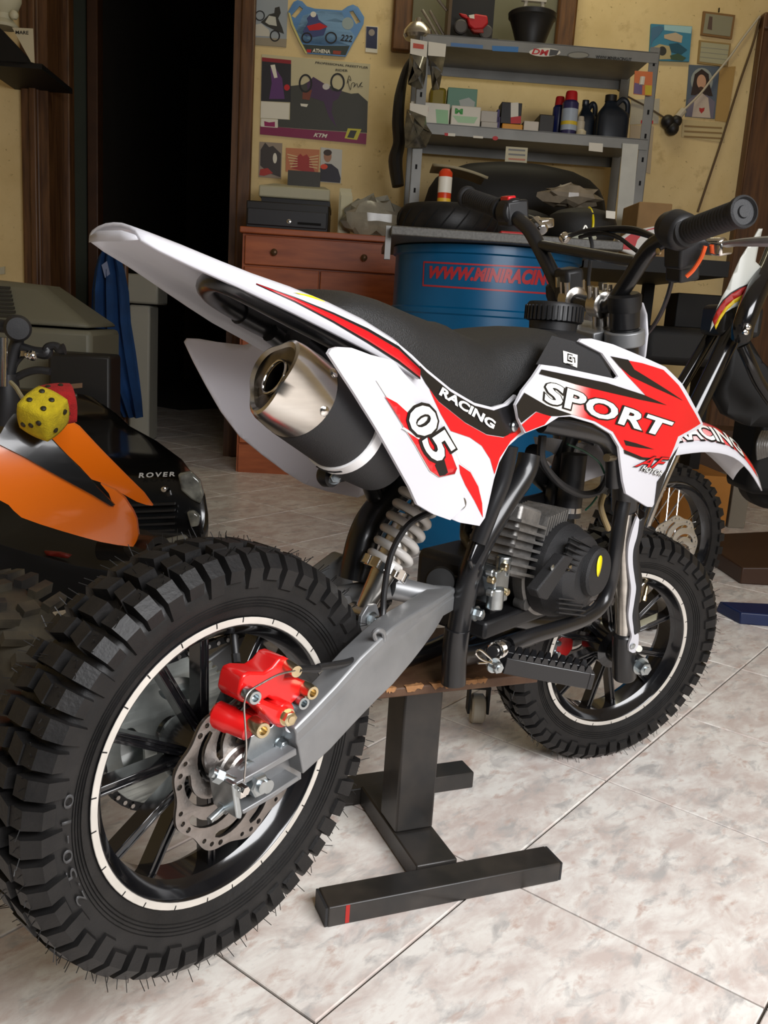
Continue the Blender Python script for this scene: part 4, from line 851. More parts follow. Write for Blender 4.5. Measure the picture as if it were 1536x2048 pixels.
# ------------------------------------------------------------------ foot peg
p0 = atY(*ZC(850, 985), -0.092); p1 = atY(*ZC(1245, 1058), -0.165); pd = (p1-p0).normalized(); pa, pb, _ = basis(pd); pl = (p1-p0).length
peg = obj('foot_peg', join(obox(p0.lerp(p1, .5)+pa*0.011, pd, pa, pb, pl, 0.004, 0.020), obox(p0.lerp(p1, .5)-pa*0.011, pd, pa, pb, pl, 0.004, 0.020), obox(p1, pd, pa, pb, 0.008, 0.026, 0.020), obox(p0.lerp(p1, .5)-pb*0.008, pd, pa, pb, pl, 0.024, 0.003)), M_frame, bike, bevel=0.0015)
for s in (-1, 1):
    for k in range(11):
        q = p0+pd*(pl*(0.10+0.085*k))+pa*(s*0.011)+pb*0.010; w_ = pd*0.0042; hh = pb*0.007; tt_ = pa*0.002
        obj('peg_tooth', ([q-w_-tt_, q+w_-tt_, q+w_*0.5+hh-tt_, q-w_*0.5+hh-tt_, q-w_+tt_, q+w_+tt_, q+w_*0.5+hh+tt_, q-w_*0.5+hh+tt_], [(0, 1, 2, 3), (4, 7, 6, 5), (0, 4, 5, 1), (1, 5, 6, 2), (2, 6, 7, 3), (3, 7, 4, 0)]), M_frame, peg)
k0, k1 = atY(*ZC(815, 935), -0.10), atY(*ZC(865, 915), -0.085); kd = (k1-k0).normalized(); ka, kb, _ = basis(kd); kl = 0.022
obj('peg_spring', tube([k0+kd*(kl*i/70)+(ka*math.cos(2*PI*5*i/70)+kb*math.sin(2*PI*5*i/70))*0.0085 for i in range(71)], 0.0016, 8, smooth=False), M_chrome, peg)
obj('peg_bracket', join(cyl(k0-kd*0.012, k1+kd*0.012, 0.0065, 14), prism(PX(ZC, [(760, 930), (850, 880), (900, 900), (880, 960), (845, 1020), (790, 1010)]), -0.088, -0.083)), M_frame, peg)
obj('cotter_pin', tube([atY(*ZC(735, 992), -.112), atY(*ZC(800, 985), -.112), atY(*ZC(770, 950), -.112), atY(*ZC(740, 930), -.112), atY(*ZC(725, 948), -.112), atY(*ZC(752, 975), -.112), atY(*ZC(800, 995), -.112), atY(*ZC(820, 1020), -.112)], 0.0011, 6, 4), M_chrome, peg)
obj('peg_pivot_bolt', hexbolt(atY(*ZC(805, 1000), -.106), (-0.3, -0.9, 0), 0.0065, 0.012), M_zinc, peg)
obj('spring_leg', tube([atY(*ZC(860, 920), -.09), atY(*ZC(905, 935), -.09), atY(*ZC(940, 960), -.095)], 0.0011, 6), M_chrome, peg)
# ------------------------------------------------------------------ fork, in the steering frame
fa = -0.022
for sgn, nm in ((1, 'fork_leg'), (-1, 'fork_leg')):
    fk = obj(nm, lathe(S(fa, sgn*0.075, -0.018), SU, [(-0.002, 0.010), (0, 0.0165), (0.004, 0.0185), (0.078, 0.0185), (0.080, 0.0170), (0.082, 0.0145)], 32), M_frame, bike)
    obj('fork_tube', cyl(S(fa, sgn*0.075, 0.055), S(fa, sgn*0.075, 0.30), 0.0142, 32), M_chromeb, fk)
    obj('fork_upper', lathe(S(fa, sgn*0.075, 0.262), SU, [(0, 0.0165), (0.004, 0.0185), (0.262, 0.0185), (0.264, 0.020), (0.30, 0.020), (0.302, 0.012)], 32), M_frame, fk)
    obj('axle_lug', join(cyl(S(-0.004, sgn*0.062, 0.006), S(-0.004, sgn*0.092, 0.006), 0.013, 24), obox(S(-0.012, sgn*0.075, 0.006), SA, SR, SU, 0.02, 0.026, 0.022)), M_frame, fk)
    obj('fork_cap', lathe(S(fa, sgn*0.075, 0.545), SU, [(0, 0.0195), (0.008, 0.022), (0.022, 0.022), (0.025, 0.018), (0.025, 0.001)], 32), M_blackp, fk)
obj('axle_nut', hexbolt(S(-0.006, 0.092, 0.008), SR, 0.0105, 0.016), M_zinc, bike)
def clampring(b, c0, c1): return lathe(S(fa, b, c0), SU, [(0, 0.0188), (0, 0.0262), (c1-c0, 0.0262), (c1-c0, 0.0188)], 36, closed=True, cap=False)
tcl = obj('triple_clamp', join(clampring(0.075, 0.502, 0.522), clampring(-0.075, 0.502, 0.522), obox(S(fa-0.012, 0, 0.512), SA, SR, SU, 0.046, 0.11, 0.018)), M_silver, bike, bevel=0.002)
obj('lower_clamp', join(clampring(0.075, 0.36, 0.385), clampring(-0.075, 0.36, 0.385), obox(S(fa-0.012, 0, 0.372), SA, SR, SU, 0.05, 0.11, 0.02)), M_frame, bike, bevel=0.002)
for b in (0.034, -0.034):
    obj('bar_clamp', join(cyl(S(-0.03, b, 0.520), S(-0.03, b, 0.545), 0.012, 20), lathe(S(-0.030, b-0.012, 0.552), SR, [(0, 0.015), (0.002, 0.0185), (0.022, 0.0185), (0.024, 0.015)], 28), *[cyl(S(-0.03+da, b+db, 0.560), S(-0.03+da, b+db, 0.578), 0.0042, 10) for da in (-0.012, 0.012) for db in (-0.006, 0.006)]), M_chromeb, tcl, sharp=30)
hb = [S(-.037, .292, .676), S(-.032, .235, .661), S(-.027, .180, .648), S(-.026, .150, .640), S(-.026, .125, .625), S(-.027, .09, .588), S(-.029, .062, .560), S(-.030, .045, .552), S(-.030, 0, .550)]
hbl = [S(-.052, -.292, .690), S(-.047, -.235, .681), S(-.042, -.180, .666), S(-.040, -.150, .655), S(-.038, -.125, .640), S(-.034, -.09, .598), S(-.032, -.062, .564), S(-.031, -.045, .553)]
bars = obj('handlebar', tube(hb+hbl[::-1], 0.0108, 16, 6), M_frame, bike)
obj('crossbar', cyl(S(-.027, .112, .612), S(-.036, -.112, .624), 0.0075, 16), M_frame, bars)
def gripgeo(p, q):
    d = (q-p).normalized(); L_ = (q-p).length; pr = [(0, 0.004), (0, 0.006), (0.002, 0.0068), (0.002, 0.013), (-0.0015, 0.0145), (0.0, 0.0168), (0.004, 0.0172), (0.007, 0.0165), (0.009, 0.0140)]
    k = 0.012
    while k < L_-0.012: pr += [(k, 0.0140), (k+0.001, 0.0146), (k+0.003, 0.0146), (k+0.004, 0.0140)]; k += 0.0055
    pr += [(L_-0.008, 0.0142), (L_-0.006, 0.0175), (L_, 0.0175), (L_, 0.012)]; return lathe(p, d, pr, 36)
obj('grip', gripgeo(S(-.0375, .298, .678), S(-.029, .198, .652)), M_matte, bars, sharp=50)
obj('grip', gripgeo(S(-.0525, -.298, .691), S(-.044, -.198, .672)), M_matte, bars, sharp=50)
# throttle housing, front brake lever
th = obj('throttle_housing', join(lathe(S(-.0285, .199, .651), -SR+SU*0.2, [(0, 0.016), (0.002, 0.0215), (0.026, 0.0225), (0.030, 0.0185), (0.040, 0.016)], 32), obox(S(-.008, .170, .628), SA, SR, SU, 0.034, 0.032, 0.040), obox(S(0.004, .155, .606), SA, SR, SU, 0.03, 0.03, 0.034)), M_blackp, bars, bevel=0.004, sharp=30)
for x, y in ((1140, 302), (1138, 396)): obj('housing_screw', lathe(atS(*ZG(x, y), 0.168)-SA*0.012, -SA, [(0, 0.0042), (0.002, 0.0042), (0.0026, 0.002)], 12), M_brass, th)
obj('orange_cable_end', tube([atS(*ZG(1288, 380), .200), atS(*ZG(1272, 425), .198), atS(*ZG(1240, 475), .194), atS(*ZG(1212, 502), .190)], 0.0026, 8), mat('orange_rubber', (0.75, 0.10, 0.02), 0.4), th)
obj('lever_perch', join(cyl(S(.010, .165, .632), S(.012, .215, .634), 0.0085, 16), obox(S(.013, .205, .630), SA, SR, SU, 0.020, 0.03, 0.016)), M_chrome, bars, bevel=0.003)
lv = [S(.014, .205, .632), S(.010, .235, .637), S(.002, .27, .641), S(-.006, .315, .645), S(-.010, .352, .648)]
obj('brake_lever', tube(lv, [.007, .0075, .010, .012, .012], 12, 6, rz=0.5), M_silver, bars)
# left controls
sw_ = obj('switch_box', join(obox(S(-.038, -.176, .667), SA, SR, SU, 0.036, 0.034, 0.036), lathe(S(-.0415, -.192, .669), SR, [(0, 0.017), (0.002, 0.020), (0.03, 0.020), (0.032, 0.016)], 28)), M_blackp, bars, bevel=0.004)
obj('kill_switch', obox(S(-.044, -.178, .688), SA, SR, SU, 0.014, 0.024, 0.008), M_red, sw_, bevel=0.002)
obj('lever_perch', join(cyl(S(-.012, -.135, .640), S(-.006, -.165, .652), 0.009, 14), obox(S(.000, -.160, .648), SA, SR, SU, 0.024, 0.04, 0.014), cyl(S(.016, -.128, .630), S(.018, -.118, .622), 0.008, 12)), M_chrome, bars, bevel=0.003)
obj('clutch_lever', tube([S(.004, -.150, .646), S(.002, -.19, .655), S(-.008, -.24, .665), S(-.018, -.29, .675)], [.006, .0055, .0055, .007], 12, 6, rz=0.6), M_frame, bars)
def cab(name, pts, r=0.0030, m=M_blackp): return obj(name, tube([atS(*ZG(x, y), b) for x, y, b in pts], r, 8), m, bike)
cab('control_cable', [(745, 345, -.13), (800, 325, -.10), (880, 318, -.06), (980, 322, -.0), (1060, 340, .06), (1110, 362, .12)]); cab('control_cable', [(745, 340, -.12), (820, 318, -.08), (920, 308, -.03), (1010, 312, .02), (1090, 345, .09), (1130, 375, .13)])
cab('control_cable', [(790, 345, -.10), (870, 330, -.06), (940, 345, -.02), (990, 380, .02), (1030, 410, .05)]); cab('control_cable', [(1145, 400, .15), (1158, 470, .14), (1150, 540, .12), (1120, 630, .08), (1080, 700, .04), (1040, 745, .02)])
cab('control_cable', [(825, 325, -.09), (840, 380, -.08), (832, 450, -.07), (825, 520, -.05), (830, 600, -.04)])
cab('cable_tie', [(800, 330, -.095), (812, 300, -.095), (820, 318, -.095), (806, 336, -.095)], 0.0012, M_paper)
ign = S(-0.030, -0.042, 0.572)
igo = obj('ignition_lock', join(obox(ign, SA, SR, SU, 0.03, 0.036, 0.046), cyl(ign-SU*0.03, ign-SU*0.01, 0.012, 16)), M_blackp, bike, bevel=0.006)
obj('key', obox(ign-SA*0.018+SU*0.006, SA, SR, SU, 0.006, 0.003, 0.014), M_brass, igo)
# white front number board and its edge
rows = []
for c, hw_ in ((.425, .030), (.45, .055), (.48, .070), (.51, .074), (.535, .066), (.548, .052)):
    rows.append([S(.026-2.2*(b*hw_)**2+0.06*(c-.48), b*hw_, c) for b in [-1, -.75, -.5, -.25, 0, .25, .5, .75, 1]])
obj('front_number_plate', grid(rows), M_white, bike, solid=0.003)
# front fender
ctr = [(-.10, .335), (-.05, .345), (0, .350), (.05, .353), (.10, .351), (.15, .343), (.20, .322), (.24, .288), (.278, .243)]; wdt = [.040, .046, .052, .055, .056, .055, .050, .043, .032]
cs = spline([V((a, c, w)) for (a, c), w in zip(ctr, wdt)], 3); rows = []
for p in cs:
    rows.append([S(p.x-0.004*abs(t), t*p.z, p.y-0.034*abs(t)**2.0) for t in [-1, -.8, -.6, -.4, -.2, 0, .2, .4, .6, .8, 1]])
ff = obj('front_fender', grid(rows), M_white, bike, solid=0.002, off=0)
def fsurf(a, t, o=0.0022):
    for p, q in zip(cs, cs[1:]):
        if p.x <= a <= q.x: k = (a-p.x)/(q.x-p.x); p = p.lerp(q, k); break
    else: p = cs[-1]
    return S(p.x-0.004*abs(t), t*p.z, p.y-0.034*abs(t)**2.0+o)
rows = [[fsurf(.06+.212*i/40, t, .0034) for t in [-.8, -.6, -.4, -.2, 0, .2, .4, .6, .8]] for i in range(41)]
def fend_mat():
    m = bpy.data.materials.new('fender_print'); m.use_nodes = True; nt = m.node_tree; b = nt.nodes['Principled BSDF']
    tc = nt.nodes.new('ShaderNodeTexCoord'); sx = nt.nodes.new('ShaderNodeSeparateXYZ'); nt.links.new(tc.outputs['Object'], sx.inputs[0])
    mr = nt.nodes.new('ShaderNodeMapRange'); mr.interpolation_type = 'SMOOTHSTEP'; p = fsurf(.10, 0)-V((0.40, 0, 0)); q = fsurf(.20, 0)-V((0.40, 0, 0))
    mr.inputs['From Min'].default_value = p.x; mr.inputs['From Max'].default_value = q.x; nt.links.new(sx.outputs['X'], mr.inputs['Value'])
    mx = nt.nodes.new('ShaderNodeMix'); mx.data_type = 'RGBA'; nt.links.new(mr.outputs[0], mx.inputs['Factor']); mx.inputs['A'].default_value = (0.86, 0.50, 0.50, 1); mx.inputs['B'].default_value = (0.64, 0.008, 0.014, 1)
    nt.links.new(mx.outputs['Result'], b.inputs['Base Color']); b.inputs['Roughness'].default_value = 0.22; b.inputs['Coat Weight'].default_value = 0.5; return m
obj('red_graphic', grid(rows), fend_mat(), ff, solid=0.0003)
g = cut(text2d('RACING', 0, 0.03), 0.06, 0.34)
obj('lettering_outline', ([fsurf(.098+.140*v.x, .84-.50*v.y, 0.0044) for v in cut(text2d('RACING', 0, 0.075), 0.06, 0.34)[0]], cut(text2d('RACING', 0, 0.075), 0.06, 0.34)[1]), M_blackd, ff)
obj('racing_lettering', ([fsurf(.100+.136*v.x, .81-.44*v.y, 0.0052) for v in g[0]], g[1]), M_whited, ff)
# fork guard
gl = [(905, 80), (893, 110), (875, 170), (862, 230), (860, 300), (868, 370), (875, 430), (868, 500), (862, 560), (870, 620), (878, 660), (865, 700), (866, 730)]; gr = [(915, 95), (905, 170), (886, 240), (884, 310), (893, 380), (899, 430), (889, 500), (881, 560), (886, 610), (891, 650), (911, 648), (908, 710), (896, 735), (880, 738)]
sp2 = lambda L_: [(q.x, q.y) for q in spline([V((x, y, 0)) for x, y in L_], 4)]
lp_ = [atS(*ZE(x, y), 0.098) for x, y in sp2(gl)+sp2(gr)[::-1]]; n_ = len(lp_)
gd = obj('fork_guard', (lp_+[p-SR*0.004 for p in lp_], [tuple(range(n_)), tuple(range(n_, 2*n_))[::-1]]+[(i, (i+1) % n_, n_+(i+1) % n_, n_+i) for i in range(n_)]), M_white, bike)
gw = [atS(*ZE(x, y), 0.098) for x, y in sp2([(915, 95), (905, 170), (886, 240), (884, 310), (893, 380), (899, 430), (889, 500), (881, 560), (886, 610), (891, 650)])]
obj('guard_wrap', grid([[p, p+SA*0.012-SR*0.004, p+SA*0.022-SR*0.016, p+SA*0.026-SR*0.034] for p in gw]), M_blackp, gd, solid=0.002)
obj('guard_screw', lathe(atS(*ZE(882, 705), 0.099), SR, [(0, 0.0045), (0.0014, 0.0045), (0.002, 0.003)], 14), M_zinc, gd)
obj('guard_peg', cyl(atS(*ZE(912, 718), 0.094), atS(*ZE(912, 718), 0.10), 0.0052, 14), M_paper, gd)
# front caliper, seen through the frame
fc = [atS(*ZE(x, y), -0.045) for x, y in [(520, 680), (545, 658), (580, 655), (597, 680), (592, 720), (570, 752), (545, 758), (505, 750)]]; k = len(fc)
fcl = obj('front_caliper', (fc+[p-SR*0.03 for p in fc], [tuple(range(k)), tuple(range(k, 2*k))[::-1]]+[(i, (i+1) % k, k+(i+1) % k, k+i) for i in range(k)]), M_redp, bike, bevel=0.002)
fp = [atS(*ZE(x, y), -0.041) for x, y in [(500, 670), (525, 665), (520, 690), (512, 740), (495, 762), (480, 750), (488, 700)]]; k = len(fp)
obj('caliper_plate', (fp+[p-SR*0.008 for p in fp], [tuple(range(k)), tuple(range(k, 2*k))[::-1]]+[(i, (i+1) % k, k+(i+1) % k, k+i) for i in range(k)]), M_zinc, fcl)
for x, y in ((522, 690), (518, 742)): obj('caliper_bolt', lathe(atS(*ZE(x, y), -0.040), SR, [(0, 0.0045), (0.004, 0.0045)], 12), M_zinc, fcl)
# ------------------------------------------------------------------ work stand
E1 = V((0.887, -0.463, 0)).normalized(); E2 = V((0.463, 0.887, 0)).normalized(); SO = V((0.326, -0.0675, 0)); SM = frame(SO, E1, E2, (0, 0, 1))
M_std = mat('scuffed_black_steel', (0.016, 0.015, 0.014), 0.42, col2=(0.036, 0.030, 0.025), vs=25, coat=0.1)
stand = thing('bike_stand', 'black steel work stand with a worn wooden board under the dirt bike', 'stand', SO+E2*0.14)
def sbx(a0, a1, b0, b1, c0, c1): return xf(box(a0, a1, b0, b1, c0, c1), SM)
f1 = obj('foot', sbx(-.155, .155, 0, .040, 0, .026), M_std, stand, bevel=0.002)
obj('foot', sbx(-.155, .155, .240, .280, 0, .026), M_std, stand, bevel=0.002)
M_cap = mat('black_end_cap', (0.02, 0.02, 0.021), 0.6)
for x in (-.158, .155): obj('end_cap', sbx(x, x+.003, .001, .039, .001, .025), M_cap, f1)
obj('red_mark', sbx(-.134, -.129, -.0004, 0, .002, .025), mat('red_marker', (0.45, 0.02, 0.015), 0.5), f1)
obj('beam', sbx(-.028, .028, .040, .240, 0.002, .030), M_std, stand, bevel=0.002)
obj('post', sbx(-.027, .027, .113, .167, .030, .252), M_std, stand, bevel=0.003)
M_board = mat('worn_brown_board', (0.075, 0.033, 0.016), 0.6, col2=(0.16, 0.085, 0.04), vs=18, stretch=(1, 1, 1), bump=0.5, bs=90)
pb_ = obj('top_board', sbx(-.120, .125, .050, .235, .252, .264), M_board, stand, bevel=0.002)
M_chip = mat('chipped_raw_wood', (0.42, 0.20, 0.075), 0.8, var=0.35, vs=60, bump=0.8, bs=150)
rr = random.Random(3)
for x in (-.075, -.045, -.012, .004, .03, .045):
    L_ = rr.uniform(.010, .026); ps = []
    for i in range(9): ps.append((x+L_*(i/8-.5), .0492-rr.uniform(0, .0012), .2655-(rr.uniform(.0035, .008) if 0 < i < 8 else 0)))
    top = [(q[0], q[1]+rr.uniform(.004, .010), .2648) for q in ps]
    g = grid([[V(q) for q in ps], [V((q[0], .0492, .2652)) for q in ps], [V(q) for q in top]])
    obj('chipped_edge', xf(g, SM), M_chip, pb_)
cs_ = atZ(955, 1412, 0.03); 
cast = thing('castor_wheel', 'small pale plastic castor wheel behind the wooden board of the stand', 'castor', V((cs_.x, cs_.y, 0)))
obj('wheel', lathe(V((cs_.x, cs_.y, 0.026))-U*0.012, U, [(0, 0.012), (0, 0.022), (0.003, 0.026), (0.021, 0.026), (0.024, 0.022), (0.024, 0.012)], 28), mat('yellowed_nylon', (0.55, 0.50, 0.40), 0.4), cast)
obj('fork', join(obox(V((cs_.x, cs_.y, 0.045))-U*0.017, U, N, (0, 0, 1), 0.004, 0.025, 0.05), obox(V((cs_.x, cs_.y, 0.045))+U*0.017, U, N, (0, 0, 1), 0.004, 0.025, 0.05), obox(V((cs_.x, cs_.y, 0.0685)), U, N, (0, 0, 1), 0.038, 0.028, 0.004)), M_dark, cast)
# ------------------------------------------------------------------ back of the shop
def Z2(x, y): return 460+x/3.84, y/3.84
def Z3(x, y): return 780+x/2.793, y/2.793
def Z4(x, y): return 1180+x/4.315, y/4.315
def Z8(x, y): return 1230+x/4.451, 840+y/4.451
CM = {}
def cm(r, g, b, rough=0.5, **k):
    key = 'paint_%d_%d_%d_%d' % (r, g, b, int(rough*100))
    return mat(key, sr(r, g, b), rough, **k)
def flat(pts, w, th=0.0012, fn=None):
    """thin sheet whose outline lies in a plane parallel to the back wall"""
    q = [atW(*(fn(*p) if fn else p), w) for p in pts]; n = len(q); d = N*th
    return q+[p+d for p in q], [tuple(range(n)), tuple(range(n, 2*n))[::-1]]+[(i, (i+1) % n, n+(i+1) % n, n+i) for i in range(n)]
def ell(cx, cy, rx, ry, n=20, a0=0, a1=2*PI): return [(cx+rx*math.cos(a0+(a1-a0)*i/n), cy+ry*math.sin(a0+(a1-a0)*i/n)) for i in range(n if a1-a0 > 6.2 else n+1)]
def ringf(cx, cy, rx, ry, t, w, fn):
    n = 24; o = [atW(*fn(*p), w) for p in ell(cx, cy, rx, ry, n)]; i_ = [atW(*fn(*p), w) for p in ell(cx, cy, rx-t, ry-t, n)]
    return o+i_, [(k, (k+1) % n, n+(k+1) % n, n+k) for k in range(n)]
def wtext(s, quad, w, fn, shear=0, bold=0.0, spacing=1.0):
    g = quadmap(text2d(s, shear, bold, spacing), [fn(*p) for p in quad]); return [atW(v.x, v.y, w) for v in g[0]], g[1]
WS = WW-0.004                              # sheet surface on the wall
def sheet(name, label, cat, pts, m, fn, group=None, w=WS, th=0.003): return tag(obj(name, flat(pts, w, th, fn), m), label, cat, group)
def pr(par, name, pts, m, fn, lift=0.0008, w=WS): return obj(name, flat(pts, w-lift, 0.0004, fn), m, par)
C_blk, C_wht, C_red, C_gry = cm(22, 20, 20), cm(225, 220, 205), cm(190, 25, 30), cm(120, 120, 118)
# stunt photograph
s = sheet('photo_print', 'faded photo of a rider standing on a motorcycle, beside the door frame', 'photo', [(185, -40), (447, -40), (432, 362), (185, 342)], cm(150, 158, 165), Z2)
pr(s, 'ground', [(185, 285), (436, 300), (432, 361), (185, 341)], cm(150, 140, 120), Z2); pr(s, 'rider', [(260, 150), (300, 110), (340, 100), (345, 60), (380, 50), (390, 100), (370, 140), (400, 210), (415, 260), (340, 230), (280, 200), (235, 170)], cm(46, 46, 42), Z2, 0.001); pr(s, 'jersey', [(270, 170), (300, 120), (350, 130), (360, 200), (300, 190)], cm(190, 190, 180), Z2, 0.0013); pr(s, 'smoke', [(185, 190), (240, 180), (300, 230), (310, 280), (185, 275)], cm(196, 192, 180), Z2, 0.0011)
obj('wheel_print', ringf(230, 120, 38, 40, 8, WS-.0016, Z2), C_blk, s); obj('wheel_print', ringf(345, 275, 40, 45, 10, WS-.0016, Z2), C_blk, s)
# pit board with hand holes
out = [(447, 95), (490, 18), (520, 4), (555, 14), (590, 52), (650, 70), (860, 84), (905, 52), (945, 38), (985, 60), (1030, 135), (1025, 185), (985, 262), (935, 350), (888, 437), (580, 412), (530, 320), (470, 190)]
h1 = [(468, 125), (535, 48), (562, 72), (502, 142)]; h2 = [(915, 92), (945, 84), (1002, 172), (968, 188)]
lp2 = [[uz(*Z2(*p), WS) for p in L_] for L_ in (out, h1, h2)]; g = c2d(lp2, 0.002, 0.0005)
s = tag(obj('pit_board', ([WP(v.x, WS-0.003+v.z, v.y) for v in g[0]], g[1]), cm(92, 138, 190)), 'blue shield-shaped pit board with number 222 and a racing motorcycle', 'pit board')
W9 = WS-0.005
def p9(name, pts, c, l=0.001): return obj(name, flat(pts, W9-l, 0.0004, Z2), c, s)
p9('sky_print', [(560, 120), (700, 78), (860, 95), (900, 200), (960, 280), (920, 350), (700, 345), (540, 330), (505, 240)], cm(128, 168, 205), .0005); p9('track_print', [(555, 340), (700, 350), (920, 352), (888, 425), (585, 402)], cm(52, 62, 58)); p9('rider_print', [(560, 240), (600, 170), (590, 140), (630, 95), (670, 110), (680, 150), (745, 200), (720, 270), (640, 285), (570, 265)], cm(60, 70, 120), .0014); p9('fairing_print', [(590, 200), (690, 175), (750, 205), (690, 230), (610, 235)], C_red, .0018); p9('helmet_print', ell(640, 110, 22, 22), C_wht, .0018); p9('badge_print', ell(905, 180, 45, 48), cm(150, 165, 165), .0014); p9('edge_stripe', [(447, 95), (470, 190), (530, 320), (580, 412), (596, 412), (545, 318), (486, 185), (462, 100)], cm(200, 190, 120), .0012)
obj('wheel_print', ringf(590, 290, 42, 42, 11, W9-.002, Z2), C_blk, s); obj('wheel_print', ringf(776, 290, 46, 46, 11, W9-.002, Z2), C_blk, s)
obj('number', wtext('222', [(845, 312), (938, 324), (942, 274), (850, 262)], W9-.002, Z2, .2, .02), C_blk, s); obj('lettering', wtext('ATHENA', [(632, 402), (770, 412), (772, 382), (636, 372)], W9-.002, Z2, 0, .03), C_wht, s); p9('logo_print', [(588, 378), (625, 380), (620, 405), (592, 402)], C_red, .0016); p9('logo_print', [(792, 388), (855, 392), (848, 420), (790, 414)], cm(150, 60, 40), .0016)
s = sheet('photo_print', 'tiny dark blue photo stuck right of the pit board', 'photo', [(1045, 198), (1138, 206), (1132, 408), (1040, 398)], C_wht, Z2); pr(s, 'picture', [(1048, 203), (1133, 210), (1128, 376), (1043, 366)], cm(40, 46, 78), Z2); pr(s, 'face', ell(1088, 250, 24, 26), cm(150, 140, 130), Z2, .0012)
# large poster
s = sheet('poster', 'large freestyle motocross poster with magenta strip along its bottom', 'poster', [(245, 415), (1078, 492), (1045, 1110), (230, 1032)], cm(196, 186, 150), Z2)
pr(s, 'photo_inset', [(246, 440), (470, 462), (465, 785), (238, 775)], cm(36, 34, 40), Z2, .0010); pr(s, 'red_header', [(246, 440), (470, 462), (469, 492), (246, 470)], cm(140, 30, 40), Z2, .0014); pr(s, 'tree_line', [(465, 660), (560, 650), (650, 600), (720, 640), (860, 700), (930, 720), (985, 715), (1058, 780), (1052, 1020), (880, 1010), (640, 995), (370, 975), (365, 915), (460, 920)], cm(62, 62, 56), Z2, .0010); pr(s, 'magenta_band', [(232, 965), (640, 998), (1050, 1025), (1045, 1108), (230, 1031)], cm(130, 30, 76), Z2, .0012); pr(s, 'card', [(238, 778), (458, 792), (452, 918), (234, 905)], C_wht, Z2, .0014); pr(s, 'crest', [(240, 910), (368, 918), (366, 982), (236, 972)], C_wht, Z2, .0016); pr(s, 'crest_shape', [(262, 930), (300, 940), (345, 935), (345, 975), (265, 968)], cm(150, 24, 90), Z2, .002); pr(s, 'rider_print', [(590, 640), (640, 590), (720, 640), (790, 700), (860, 690), (830, 760), (790, 780), (780, 860), (820, 980), (760, 900), (720, 780), (600, 740)], cm(70, 44, 78), Z2, .0014); pr(s, 'helmet_print', ell(738, 665, 28, 24), cm(200, 195, 190), Z2, .0018); pr(s, 'tank_print', [(560, 700), (630, 690), (610, 770), (555, 760)], cm(120, 60, 40), Z2, .0018); pr(s, 'boot_print', [(540, 795), (600, 800), (590, 822), (545, 815)], C_wht, Z2, .0018); pr(s, 'sticker', [(905, 985), (1010, 992), (975, 1075), (880, 1062)], cm(200, 190, 60), Z2, .0018); pr(s, 'sticker_core', [(925, 1000), (975, 1004), (950, 1062), (900, 1055)], cm(50, 50, 46), Z2, .0022)
pr(s, 'inset_rider', [(310, 520), (340, 500), (360, 540), (400, 600), (420, 760), (300, 760), (320, 640)], cm(92, 50, 110), Z2, .0014); pr(s, 'inset_helmet', [(310, 500), (345, 495), (365, 595), (340, 600)], C_wht, Z2, .0018); pr(s, 'inset_flash', ell(437, 672, 22, 24), C_red, Z2, .0018)
obj('wheel_print', ringf(580, 640, 52, 72, 14, WS-.0022, Z2), C_blk, s); obj('wheel_print', ringf(826, 632, 56, 72, 14, WS-.0022, Z2), C_blk, s)
obj('lettering', wtext('PROFESSIONAL FREESTYLER', [(655, 488), (1060, 528), (1062, 512), (658, 472)], WS-.002, Z2, 0, .02), C_blk, s); obj('lettering', wtext('RIDER', [(810, 545), (905, 552), (906, 535), (812, 528)], WS-.002, Z2, 0, .02), C_blk, s); obj('lettering', wtext('KTM', [(640, 1050), (745, 1060), (750, 1030), (650, 1020)], WS-.002, Z2, .2, .03), C_wht, s)
obj('signature', tube([atW(*Z2(x, y), WS-.003) for x, y in [(900, 640), (915, 580), (930, 620), (905, 610), (925, 690), (935, 640), (960, 640), (950, 670), (975, 640), (985, 670), (1015, 630), (995, 655), (1020, 665)]], 0.0012, 5, 3), C_blk, s)
# three photos under it
s = sheet('photo_print', 'crowd photo with red foreground, left of the three under the poster', 'photo', [(228, 1088), (402, 1100), (392, 1372), (220, 1358)], cm(150, 135, 120), Z2); pr(s, 'figures', [(235, 1150), (270, 1095), (300, 1130), (330, 1120), (360, 1150), (392, 1180), (388, 1360), (300, 1330), (232, 1270)], cm(60, 52, 50), Z2); pr(s, 'red_patch', [(232, 1300), (290, 1290), (330, 1330), (260, 1350), (225, 1345)], cm(170, 50, 40), Z2, .0012); pr(s, 'pale_patch', ell(345, 1215, 16, 40), C_wht, Z2, .0012)
s = sheet('photo_print', 'red patterned print, middle of the three under the poster', 'photo', [(430, 1135), (688, 1150), (678, 1338), (428, 1316)], cm(196, 120, 80), Z2); pr(s, 'red_shape', [(470, 1290), (500, 1220), (540, 1180), (560, 1200), (590, 1185), (620, 1230), (650, 1320), (560, 1315)], cm(165, 50, 45), Z2)
for k in range(5): pr(s, 'ray', [(440+6*k, 1180+24*k), (520, 1200+18*k), (518, 1207+18*k), (440+6*k, 1190+24*k)], cm(222, 190, 140), Z2, .0012); pr(s, 'ray', [(680-2*k, 1190+24*k), (608, 1205+18*k), (610, 1212+18*k), (679-2*k, 1200+24*k)], cm(222, 190, 140), Z2, .0012)
